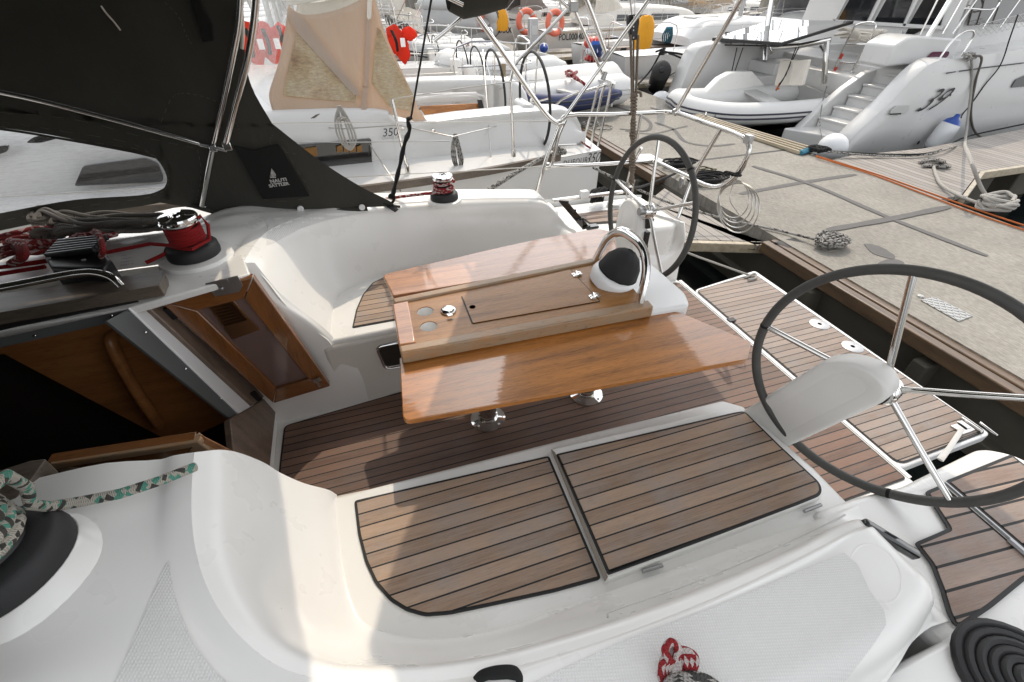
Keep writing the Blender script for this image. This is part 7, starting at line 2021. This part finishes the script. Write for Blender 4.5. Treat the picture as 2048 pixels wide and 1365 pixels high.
# ladder folded on the far fin
mb = MB(); a, b_ = PX(1352, 190, 6.6), PX(1372, 146, 6.9)
tube(mb, [PX(1349, 194, 6.5), PX(1366, 150, 6.75), PX(1371, 144, 6.8), PX(1376, 150, 6.75), PX(1362, 196, 6.5)], .012, 6, 3)
for t in (.2, .45, .7): tube(mb, [PX(1349, 194, 6.5).lerp(PX(1366, 150, 6.75), t), PX(1362, 196, 6.5).lerp(PX(1376, 150, 6.75), t)], .010, 6)
build(mb, 'boarding_ladder', 'steel', CT)
# mast
mb = MB(); tube(mb, [(12.2, 7.6, 2.7), (12.2, 7.6, 17)], .1, 12); build(mb, 'mast', 'alu', CT)

# lines and fenders on the catamaran
XA = Y0 - .06
ropething('hanging_line', 'rp_white', [[PY(1932, 110, XA), PY(1940, 112, XA), PY(1943, 170, XA), PY(1934, 250, 5.2), P(1945, 330, .95), P(1965, 380, .7), P(1986, 408, DZ + .03)]], .017, 'pale rope hanging from the catamaran rail down to the heap on the pontoon edge', 8, 8)
ropething('hanging_line', 'rp_grey', [[PY(1948, 112, XA), PY(1963, 116, XA), PY(1952, 160, XA), PY(1942, 230, XA), PY(1955, 270, XA), PY(1990, 284, XA - .1), PY(2060, 276, XA - .1)]], .016, 'grey rope looping down the catamaran side and away to the right', 8, 8)
ropething('rope_hitch', 'rp_bw', [[PY(1924 + 4 * k, 112 + 3 * (k % 2), XA), PY(1938 + 3 * k, 107, XA + .05), PY(1952 - 2 * k, 116, XA), PY(1934, 118 + k, XA - .02)] for k in range(5)], .013, 'turns of rope hitched round the catamaran rail above the hull number')
ropething('black_line', 'rp_black', [[PY(2036, 30, 5.6), PY(2020, 76, 5.5), PY(2000, 132, XA), PY(1970, 170, XA), PY(1945, 205, XA), PY(1926, 228, XA), PY(1922, 236, XA - .1)]], .009, 'thin black line led down the catamaran hull to the blue-ended fender')
ropething('black_line', 'rp_black', [[P(1640, 302, DZ + .03), P(1760, 309, .54), P(1850, 308, .54), PY(1940, 272, 5.2), PY(2060, 246, 5.2)]], .012, 'black mooring line lying along the far jetty below the catamaran')
ropething('braided_line', 'rp_bw', [[P(1655, 304, DZ + .03), P(1760, 312, .53), P(1850, 310, .53), P(1890, 300, .55), PY(1970, 275, 5.15), PY(2060, 258, 5.15)]], .012, 'black and white braided line on the boards alongside the catamaran')
def fender(a, b_, r, lab, end='fendb', mat='fendw', group=None):
    a = V(a); b_ = V(b_); L = (b_ - a).length; ax = (b_ - a).normalized()
    mb = MB(); lathe(mb, [(.0, 0), (r * .5, .02), (r * .9, .07), (r, .14), (r, L - .16), (r * .9, L - .09)], a, ax, 20); f = build(mb, 'fender', mat)
    tag(f, lab, 'fender', group)
    mb = MB(); lathe(mb, [(r * .91, L - .095), (r * .7, L - .04), (r * .3, L), (r * .22, L + .05), (0, L + .06)], a, ax, 20); build(mb, 'fender_cap', end, f); return f
fender(PY(1858, 304, 5.32), PY(1912, 236, 5.28), .145, 'long white fender with blue end hanging on the catamaran side under the 39')
mb = MB(); sphere(mb, P(1671, 297, .42) + V((0, .05, 0)), .20, 20, (1, 1, .95)); tag(build(mb, 'ball_fender', 'fendw'), 'round white fender squeezed between the pontoon and the near stern of the catamaran', 'fender')
mb = MB(); sphere(mb, P(1321, 207, .40), .22, 20); tag(build(mb, 'ball_fender', 'fendw'), 'round white fender at the far stern of the catamaran beside the rail', 'fender')
ropething('stern_rope', 'rp_bw', [[PX(1655, 168, 8.4), P(1645, 205, .7), P(1640, 245, .5), P(1642, 268, .40), P(1650, 284, .42)]], .008, 'thin line hanging down the steps of the catamaran')
L = [[PX(1640 + 8 * k, 164, 8.45), PX(1665 + 6 * k, 158 + 2 * (k % 2), 8.5), PX(1700 + 4 * k, 163, 8.6), PX(1660, 168, 8.45)] for k in range(5)]
ropething('rope_heap', 'rp_bw', L, .014, 'grey rope heaped at the top of the catamaran stern steps')
# tender hoisted at the catamaran stern
dg = dinghy('inflatable_tender', (7.0, 7.55, .38), 0, 'white inflatable tender with dark double stripe hanging under the solar panel', L=2.75, B=1.35, mat='hyp', strake='hypdk', rad=.175)
pA, pB = PX(1640, 185, 7.6), PX(1375, 208, 5.6)
c0_, c1_ = P(1650, 205, .62), P(1368, 215, .62)
ang = math.atan2(c0_.y - c1_.y, c0_.x - c1_.x)
dg.location = (c0_.x + .0, c0_.y + .30, .30); dg.rotation_euler = (R(4), R(-2), ang)
dg.scale = (1, 1, 1)
DGL = (c0_ - c1_).length
# cushions standing in the tender
mb = MB()
for k in range(2):
    prism(mb, rounded([PX(1548 + 24 * k, 172, 7.35 + .02 * k), PX(1560 + 28 * k, 122, 7.5), PX(1590 + 28 * k, 120, 7.5), PX(1580 + 24 * k, 172, 7.35)], .03), (.09, .03, 0))
tag(build(mb, 'boat_cushion', 'cream', bevel=.02, seg=3), 'two cream cushions propped upright behind the hoisted tender', 'cushion')
text('tender_name', 'Luna', .11, 'ink', dg, V((-DGL * .82, -.57, .33)), V((1, .25, 0)), V((0, -.2, 1)), shear=.3)
# ================================================================== the rest of the marina
def spot(px, py, z): p = P(px, py, z); return (p.x, p.y, 0)
LR = 'yachts stern-to along the near side of the pontoon'
y2 = yacht('sailing_yacht', (2.9, 9.2, 0), R(3), 'white yacht with navy cabin windows hung with orange jackets, second along the pontoon', L=11.5, B=3.5, group=LR, win='bluewin', cabh=.52, fb=1.16, cover='cream', sc=.9)
for k, (y, lab, hd, bm, cv, st_) in enumerate(((12.7, 'white yacht with beige sail cover just behind the orange jackets', 'cream', None, 'tan', None), (16.0, 'white yacht with grey canopy and sprayhood, fourth along the pontoon', 'greyc', 'greyc', 'greyc', None),
        (19.3, 'white yacht with navy stripe and cream hood, fifth along the pontoon', 'cream', None, 'cream', 'hypblue'), (22.6, 'white yacht with tan canopy, sixth along the pontoon', None, 'tan', 'tan', None), (25.9, 'seventh yacht along the pontoon, with cream hood', 'cream', None, 'cream', None),
        (29.2, 'eighth yacht along the pontoon, with a grey canopy', None, 'greyc', 'greyc', None), (32.6, 'ninth yacht along the pontoon, with a tan hood', 'tan', None, 'tan', 'hypdk'), (36.0, 'last yacht along the near side of the pontoon', 'cream', None, 'cream', None))):
    yacht('sailing_yacht', (2.8 - .12 * k, y, 0), R(2 - .4 * k), lab, L=11.5, B=3.6, group=LR, hood=hd, bim=bm, cover=cv, stripe=st_, sc=.82, detail=(y < 34), win=('glass', 'bluewin')[k % 2])
y_r = yacht('sailing_yacht', (6.5, 12.7, 0), R(180), 'white yacht with black mooring lines and black fender beside the catamaran', L=12, B=3.9, group='yachts on the far side of the pontoon', fb=1.12, cabh=.5, wheels=False, cover='cream', sc=.86)
yp = yacht('sailing_yacht', (6.9, 18.9, 0), R(183), 'cream yacht lettered POL000M07 with orange lifebuoy and square hull window', L=13, B=4.0, fb=1.22, cabh=.62, stripe='tan', wheels=False, hullmat='gelwarm', group='charter yachts at the cross pier', sc=.78, hood='cream')
yx = yacht('sailing_yacht', (5.1, 21.6, 0), R(183), 'cream yacht lettered POL000XXX under a grey-brown bimini', L=12.5, B=3.6, fb=1.24, bim='taupe', hood='taupe', wheels=False, hullmat='gelwarm', group='charter yachts at the cross pier', sc=.8)
yacht('motor_yacht', (9.5, 24.6, 0), R(182), 'large white deck-saloon yacht with long black window behind the charter yachts', L=14, B=4.4, fb=1.5, cabh=.9, wheels=False, cover='cream', sc=.85)
random.seed(21)
FARL = 'white yacht packed in the distant ranks of the marina'
for y in (15.9, 18.9, 21.9, 24.9, 27.9, 31, 34.5, 38.5, 43):
    for x, rot in ((12.6 + .12 * y, 180), (22.5 + .3 * y, 0), (25 + .45 * y, 180)):
        if y < 20 and rot == 0: continue
        yacht('sailing_yacht', (x + random.uniform(-.6, .6), y + random.uniform(-.4, .4), 0), R(rot + random.uniform(-3, 3)), FARL, L=random.uniform(10.5, 13), B=3.7, fb=random.uniform(1.1, 1.4), cover=random.choice(['greyc', 'cream', 'tan', 'hypblue']), wheels=False, detail=(y < 32), hood=random.choice([None, 'greyc', 'cream', 'tan']), bim=random.choice([None, None, 'cream', 'greyc']), hullmat=random.choice(['gelb', 'gelwarm', 'gelb', 'gel']), group='yachts packed in the far ranks', stripe=random.choice([None, 'hypblue', None, 'hypdk']), sc=.8)
for x, y, rot in ((6.5, 27.5, 180), (6.2, 31, 180), (6.0, 35, 182), (6, 39, 180), (-9, 22, 4), (-9, 26, 2), (-10, 31, 0), (-12, 37, 0), (4, 45, 90), (10, 47, 90), (-4, 46, 90)):
    yacht('sailing_yacht', (x, y, 0), R(rot), FARL, L=random.uniform(10.5, 13), B=3.7, fb=random.uniform(1.1, 1.4), cover=random.choice(['greyc', 'cream', 'tan']), wheels=False, detail=(y < 30), hood=random.choice([None, 'greyc', 'cream']), bim=random.choice([None, 'cream', 'greyc']), hullmat=random.choice(['gelb', 'gelwarm']), group='yachts packed in the far ranks', sc=.8)
# bollard pier behind the dark water and side fingers
o = jetty([(6.2, 16.2, .45), (14, 16.0, .45), (14, 16.7, .45), (6.2, 16.9, .45)], [((6.2, 16.18, .45), (14, 15.98, .45))], 'narrow wooden jetty in front of the cream charter yachts')
o = jetty([(5.85, 10.4, .45), (12, 10.2, .45), (12, 10.9, .45), (5.85, 11.1, .45)], [((5.85, 10.38, .45), (12, 10.18, .45))], 'narrow wooden jetty beneath the white yacht with black lines')
o = jetty([(5.85, 14.9, .45), (9, 15.3, .45), (9, 15.8, .45), (5.85, 15.5, .45)], [((5.85, 14.88, .45), (9, 15.28, .45))], 'short wooden jetty just before the cross pier')
# lettering on the charter yachts (their own frame: side towards us is +y there, aft is +x)
def side_text(t, s, x, z, size, B, shear=0):
    text('hull_lettering', s, size, 'ink', t, V((x, B / 2 * 1.0 + .03, z)), V((-1, .0, 0)), V((0, 0, 1)), shear=shear, wx=.8, bold=.006)
side_text(yp, 'POL000M07', -.55, .82, .34, 4.0)
side_text(yx, 'POL000XXX', -.35, .82, .34, 3.6)
mb = MB(); prism(mb, [(-2.9, 2.02, .82), (-3.9, 2.03, .85), (-4.0, 2.0, .45), (-3.1, 2.0, .43)], (0, .02, 0)); build(mb, 'hull_window', 'glass', yp, smooth=0)
# lifebuoys, horseshoe covers
def lifebuoy(c, r, ax, lab, mat='lifeb'):
    mb = MB(); tube(mb, circ(c, r, ax, 28), r * .30, 10, closed=True); o = build(mb, 'lifebuoy', mat); tag(o, lab, 'lifebuoy', 'lifebuoys on the charter yachts')
    mb = MB()
    q = circ(c, r, ax, 8)
    for k in (0, 2, 4, 6): 
        d = (q[k] - q[k - 1]).normalized(); tube(mb, [q[k] - d * .03, q[k] + d * .03], r * .33, 10)
    build(mb, 'lifebuoy_band', 'print', o)
lifebuoy(PY(1053, 44, 18.6), .32, (.2, -1, .1), 'coral lifebuoy left of the two on the POL000XXX rail')
lifebuoy(PY(1110, 46, 16.95), .30, (.3, -1, .1), 'coral lifebuoy on the stern of POL000M07')
lifebuoy(PY(968, 36, 18.7), .32, (.8, -.6, 0), 'coral lifebuoy seen edge-on at the far left of the charter yachts')
def cover(px, py, z, h, w, lab, mat='yellow'):
    c = PY(px, py, z); mb = MB(); rows = []
    for k in range(9):
        t = k / 8; ww = w * (.55 + .45 * math.sin(math.pi * min(1, .25 + t * .6))) * (1 if t < .8 else 1 - (t - .8) * 1.6)
        rows.append([c + V((ww * math.cos(a) * .5, .35 * ww * math.sin(a) * .5, h * t + .02 * math.sin(5 * a + k))) for a in [2 * math.pi * j / 14 for j in range(14)]])
    grid(mb, rows, cv=True); mb.add(rows[-1], [list(range(14))]); return tag(build(mb, 'lifebuoy_cover', mat, smooth=180), lab, 'cover', 'yellow covers')
cover(1005, 62, 18.5, .60, .46, 'yellow cover strapped to the rail of the yacht with the grey-brown bimini')
cover(1284, 98, 10.9, .62, .50, 'bright yellow cover hanging behind the rope tackle and black pulley')
# orange jackets hung on the second yacht
def jacket(pts, Y, lab, seed):
    random.seed(seed); mb = MB()
    for (x, y, rx, ry) in pts:
        c = PY(x, y, Y); sc = (c - PY(x + 10, y, Y)).length / 10
        rows = []
        for i in range(9):
            t = math.pi * i / 8; row = []
            for k in range(16):
                a = 2 * math.pi * k / 16; n_ = 1 + .22 * math.sin(3 * a + seed + i * .9) + .16 * math.sin(5 * a - i + x)
                row.append(c + V((rx * sc * math.sin(t) * math.cos(a) * n_, rx * sc * .45 * math.sin(t) * math.sin(a) * n_, ry * sc * math.cos(t) * (1 + .1 * math.sin(a * 2 + seed)))))
            rows.append(row)
        grid(mb, rows, cv=True)
    o = build(mb, 'orange_jacket', 'jacket', smooth=60); tag(o, lab, 'life jacket', 'orange jackets drying on the second yacht')
    mb = MB(); x, y, rx, ry = pts[0]
    tube(mb, [PY(x - rx * .5, y - ry * .8, Y - .18), PY(x, y, Y - .24), PY(x + rx * .2, y + ry * .8, Y - .16)], .022, 6, 5, flat=.4); build(mb, 'strap', 'canvas2', o)
    mb = MB(); c = PY(x + rx * .45, y - ry * .2, Y - .26); prism(mb, [c, c + V((.06, 0, 0)), c + V((.06, 0, -.10)), c + V((0, 0, -.10))], (0, .01, 0)); build(mb, 'tag', 'paper', o)
jacket([(502, 86, 24, 36), (494, 62, 18, 16), (512, 108, 15, 24), (488, 100, 12, 22)], 6.9, 'orange jacket at the far left, partly behind the steel hoop', 1)
jacket([(536, 84, 22, 32), (528, 62, 15, 16), (545, 108, 13, 18), (550, 74, 12, 16)], 6.95, 'orange jacket in the middle beside the tan sprayhood', 2)
jacket([(562, 68, 14, 20), (566, 86, 10, 12)], 7.0, 'small orange jacket touching the tan sprayhood', 5)
jacket([(508, 156, 12, 20), (502, 144, 8, 12)], 6.9, 'orange jacket hanging low by the navy window', 3)
jacket([(792, 82, 18, 26), (786, 66, 14, 12), (818, 68, 14, 12), (806, 100, 12, 24)], 7.6, 'orange jacket to the right of the tan sprayhood', 4)
# dinghies on and beside the pontoon
d = dinghy('inflatable_dinghy', (4.75, 8.55, 1.12), R(8), 'white inflatable dinghy upside down on the pontoon with a dark red rope on it', L=2.6, B=1.45, mat='hyp', strake='hypgrey', group='dinghies along the pontoon', up=True, rad=.24)
ropething('dark_red_rope', 'rp_redfl', [[P(1130, 146, 1.12), P(1138, 142, 1.15), P(1146, 148, 1.13), P(1134, 152, 1.12), P(1150, 154, 1.12), P(1160, 162, 1.10), P(1168, 168, 1.06), P(1170, 174, 1.0)], [P(1132, 148, 1.13), P(1142, 150, 1.15), P(1154, 144, 1.13), P(1148, 156, 1.12), P(1164, 164, 1.08)]], .022, 'dark red rope tangled on the upturned white dinghy')
for x, y, lab in ((1124, 218, 'navy cushion fender under the left end of the upturned dinghy'), (1205, 208, 'navy cushion fender under the right end of the upturned dinghy')):
    mb = MB(); c = P(x, y, .58); sphere(mb, c + V((0, .05, .14)), .24, 18, (1, .9, .85)); tag(build(mb, 'navy_bag', 'hypblue'), lab, 'fender', 'navy fenders under the dinghy')
dinghy('inflatable_dinghy', (4.1, 7.9, .55), R(20), 'low navy inflatable dinghy under the upturned white one', L=2.0, B=1.1, mat='hypblue', strake='hypdk', group='dinghies along the pontoon', rad=.13)
dinghy('inflatable_dinghy', (4.3, 10.6, .60), R(5), 'grey white inflatable dinghy just beyond the upturned one', L=2.4, B=1.4, mat='hyp', strake='hypgrey', group='dinghies along the pontoon', rad=.22)
dinghy('inflatable_dinghy', (3.9, 13.3, .58), R(10), 'pale grey covered dinghy farther along the pontoon', L=2.4, B=1.5, mat='hypgrey', strake='hypdk', group='dinghies along the pontoon', rad=.24)
dinghy('inflatable_dinghy', (3.5, 15.2, .58), R(12), 'small grey dinghy at the far end of the pontoon', L=2.3, B=1.4, mat='hypgrey', strake='redpl', group='dinghies along the pontoon', rad=.23)
dd = dinghy('inflatable_dinghy', (3.2, 20.0, 1.0), R(140), 'grey dinghy hung on its side behind the fourth yacht', L=2.8, B=1.5, mat='hypgrey', strake='hypdk', group='dinghies along the pontoon', tilt=R(70), rad=.22)
mb = MB(); prism(mb, rounded([P(945, 94, .6), P(924, 102, .6), P(925, 101, 1.0), P(934, 88, 1.15), P(942, 92, 1.0)], .05), (.1, .2, 0)); tag(build(mb, 'red_fuel_can', 'redpl', bevel=.03), 'red fuel can standing on the pontoon by the grey dinghies', 'fuel can')
# white board propped at the cross pier
mb = MB(); prism(mb, rounded([P(1026, 114, .45), P(1058, 112, .45), P(1058, 72, 1.35), P(1040, 72, 1.35), P(1030, 88, 1.0)], .12), (0, .12, 0)); wb = build(mb, 'white_board', 'gelb', bevel=.02); tag(wb, 'white sailing dinghy hull stood upright between the two charter yachts', 'small boat')
fender(P(1080, 113, .35) + V((0, -.05, 0)), P(1088, 96, .95), .12, 'white fender with blue tip on the side of POL000M07')
fender(P(1312, 172, .32), P(1324, 140, .95), .19, 'black pointed fender on the white yacht beside the catamaran', 'rubber', 'rubber')
ropething('black_mooring_lines', 'rp_black', [[P(1322, 100, 1.15), P(1380, 125, .8), P(1440, 160, .5), P(1490, 180, .5)], [P(1322, 104, 1.15), P(1360, 108, 1.05), P(1420, 128, .75), P(1470, 140, .6)], [P(1322, 104, 1.15), P(1302, 140, .7), P(1255, 190, .5)], [P(1312, 104, 1.2), P(1330, 98, 1.22), P(1318, 108, 1.15), P(1334, 106, 1.15)]], .02, 'black mooring lines spreading from the quarter of the white yacht beside the catamaran')
ropething('pale_mooring_line', 'rp_white', [[P(1290, 172, .48), P(1310, 168, .52), P(1345, 148, .75), P(1372, 132, 1.0)]], .016, 'pale mooring line sagging towards the catamaran')
L = [[P(1334 + 2 * k, 56, 1.75), P(1325 + 4 * k, 74, 1.45), P(1328 + 3 * k, 86, 1.25), P(1340 + k, 74, 1.45), P(1336 + 2 * k, 56, 1.75)] for k in range(5)]
ropething('turquoise_rope_hank', 'rp_blue', L, .014, 'turquoise rope hank hanging on the rail of the white yacht beside the catamaran')
L = [[P(1186 + 3 * k, 86, 1.3), P(1196 + 2 * k, 92, 1.15), P(1198 - k, 112, .75), P(1186 + k, 104, .9), P(1184 + 2 * k, 88, 1.2)] for k in range(6)]
M['bluehose'] = simple('blue_hose', (.015, .10, .45), .45)
ropething('blue_hose_coil', 'bluehose', L, .035, 'coil of bright blue hose on the trolley at the cross pier', cat='hose')
# wire trolley with shopping
mb = MB(); c0, c1_, h = P(1172, 138, .5), P(1206, 134, .5), .75
d_ = V((.15, .55, 0))
for z in (0.12, .34, .56, .75):
    tube(mb, [c0 + V((0, 0, z)), c1_ + V((0, 0, z)), c1_ + d_ + V((0, 0, z)), c0 + d_ + V((0, 0, z))], .009, 5, closed=True)
for t in (0, .2, .4, .6, .8, 1): tube(mb, [c0.lerp(c1_, t) + V((0, 0, 0)), c0.lerp(c1_, t) + V((0, 0, .75))], .008, 5); tube(mb, [c0.lerp(c1_, t) + d_, c0.lerp(c1_, t) + d_ + V((0, 0, .75))], .008, 5)
tr_o = build(mb, 'wire_trolley', 'steel'); tag(tr_o, 'wire trolley loaded with red and white bags on the pontoon', 'trolley')
mb = MB(); sphere(mb, c0.lerp(c1_, .4) + V((.08, .25, .52)), .22, 14, (1.2, .9, .7)); sphere(mb, c0.lerp(c1_, .6) + V((.08, .25, .18)), .2, 14, (1.6, .9, .5)); tag(build(mb, 'red_bag', 'redpl'), 'red bags stacked in the wire trolley', 'bag')
mb = MB(); sphere(mb, c0.lerp(c1_, .55) + V((.06, .18, .36)), .21, 14, (1.4, 1, .6)); tag(build(mb, 'white_bag', 'paper'), 'white bag between the red ones in the wire trolley', 'bag')
mb = MB(); prism(mb, rounded([P(1222, 132, .55), P(1250, 128, .55), P(1240, 120, .55), P(1226, 124, .55)], .05), (0, 0, -.03)); tag(build(mb, 'blue_cloth', 'blueplastic', bevel=.01), 'blue cloth draped on the stern step of the white yacht', 'cloth')
# folded boarding step on the dock
mb = MB(); tube(mb, [P(1232, 176, DZ), P(1240, 158, .95), P(1250, 168, .85), P(1238, 186, DZ + .02)], .018, 6); tube(mb, [P(1226, 180, DZ), P(1236, 190, DZ), P(1246, 170, .8)], .014, 6); tag(build(mb, 'boarding_step', 'alu'), 'small metal boarding frame standing on the pontoon beyond the upturned dinghy', 'boarding step')
# service pedestal
def pedestal(px, py, lab):
    c = P(px, py, DZ); mb = MB(); prism(mb, [c + V((-.11, -.11, 1.0)), c + V((.11, -.11, 1.0)), c + V((.11, .11, 1.0)), c + V((-.11, .11, 1.0))], (0, 0, -1.0)); o = build(mb, 'service_post', 'alu', bevel=.02); tag(o, lab, 'service post', 'service posts')
    mb = MB(); box(mb, c + V((0, -.115, .75)), (.14, .02, .2)); box(mb, c + V((0, -.115, .45)), (.12, .02, .12)); build(mb, 'socket_cover', 'gelgrey', o, bevel=.005)
pedestal(1064, 128, 'slim grey service post in front of the charter yachts')
# orange cloth on the pontoon
mb = MB(); prism(mb, rounded([P(1010, 176, .6), P(1040, 176, .6), P(1044, 186, .6), P(1016, 188, .6)], .05), (0, 0, -.05)); tag(build(mb, 'orange_cloth', 'jacket', bevel=.02), 'orange cloth lying under the wheels of the yacht with the tan sprayhood', 'cloth')
# masts and spars crossing the background are the yachts' own; buildings on the quay
def building(x, y, w, d_, h, mat, lab, rows_, cols, wz=1.2):
    mb = MB(); prism(mb, [(x, y, h), (x + w, y, h), (x + w, y + d_, h), (x, y + d_, h)], (0, 0, -h)); o = build(mb, 'wall', mat, thing('quay_building', (x + w / 2, y + d_ / 2, 0), lab, 'building', 'buildings along the quay'))
    r_ = o.parent
    mb = MB(); prism(mb, [(x - .3, y - .3, h + .25), (x + w + .3, y - .3, h + .25), (x + w + .3, y + d_ + .3, h + .25), (x - .3, y + d_ + .3, h + .25)], (0, 0, -.3)); build(mb, 'roof', 'roof', r_)
    for i in range(rows_):
        for j in range(cols):
            cx = x + w * (j + .5) / cols; z = wz + i * 3.0
            mb = MB(); prism(mb, [(cx - .55, y - .03, z + 1.5), (cx + .55, y - .03, z + 1.5), (cx + .55, y - .03, z), (cx - .55, y - .03, z)], (0, .05, 0)); f = build(mb, 'window', 'glass', r_, smooth=0)
            mb = MB(); 
            for a, b_ in (((cx - .6, z - .05), (cx + .6, z - .05)), ((cx - .6, z + 1.55), (cx + .6, z + 1.55)), ((cx, z), (cx, z + 1.5))): beam(mb, (a[0], y - .05, a[1]), (b_[0], y - .05, b_[1]), .06, .08, (0, 1, 0))
            build(mb, 'window_frame', 'gelb', f)
M['roof'] = simple('terracotta_roof', (.32, .13, .08), .8)
M['pinkw'] = simple('salmon_render', (.50, .26, .19), .85)
M['creamw'] = simple('cream_render', (.62, .50, .34), .85)
M['whitew'] = simple('white_render', (.78, .72, .60), .8)
building(14, 62, 13, 10, 9, 'pinkw', 'salmon building far behind the lifebuoys', 3, 5)
building(28, 60, 12, 10, 10, 'creamw', 'cream building with windows behind the frame tubes', 3, 4)
building(40.5, 58, 14, 10, 9, 'whitew', 'bright cream building at the top behind the pulley', 2, 3, 5)
building(-6, 66, 18, 10, 9, 'creamw', 'sand coloured building far left behind the masts', 3, 6)
building(58, 62, 26, 10, 8, 'whitew', 'long pale building behind the far ranks on the right', 2, 8)
mb = MB(); prism(mb, [(-80, 54, .9), (140, 54, .9), (140, 140, .9), (-80, 140, .9)], (0, 0, -1.5)); tag(build(mb, 'quay', 'concrete', smooth=0), 'stone quay on the far side of the harbour', 'quay', None, 'structure')

# ------------------------------------------------------------------ light
sun_dir = V((.45, .89, 0)).normalized()
EL = R(SUN_EL)
sv = V((sun_dir.x * math.cos(EL), sun_dir.y * math.cos(EL), math.sin(EL)))
ld = bpy.data.lights.new('sun', 'SUN'); ld.energy = SUN_E; ld.angle = R(.6); ld.color = (1, .86, .68)
lo_ = bpy.data.objects.new('sun', ld); COL.objects.link(lo_)
lo_.rotation_euler = (-sv).to_track_quat('-Z', 'Y').to_euler(); lo_.location = (-10, 20, 15)
w = bpy.data.worlds.new('World'); SC.world = w; w.use_nodes = True
nt = w.node_tree; bg = nt.nodes['Background']
sk = nt.nodes.new('ShaderNodeTexSky'); sk.sky_type = 'NISHITA'; sk.sun_disc = False
sk.sun_elevation = EL; sk.sun_rotation = math.atan2(sun_dir.x, sun_dir.y); sk.air_density = 1.0; sk.dust_density = 1.2; sk.ozone_density = 1.0
hs = nt.nodes.new('ShaderNodeHueSaturation'); hs.inputs['Saturation'].default_value = .12; hs.inputs['Value'].default_value = SKY_V
nt.links.new(sk.outputs[0], hs.inputs['Color']); nt.links.new(hs.outputs[0], bg.inputs[0])
bg.inputs[1].default_value = SKY_S
SC.view_settings.view_transform = 'Standard'; SC.view_settings.look = 'None'; SC.view_settings.exposure = 0; SC.view_settings.gamma = 1
SC.render.engine = 'CYCLES'
SC.cycles.max_bounces = 8; SC.cycles.transparent_max_bounces = 16
SC.cycles.use_denoising = True
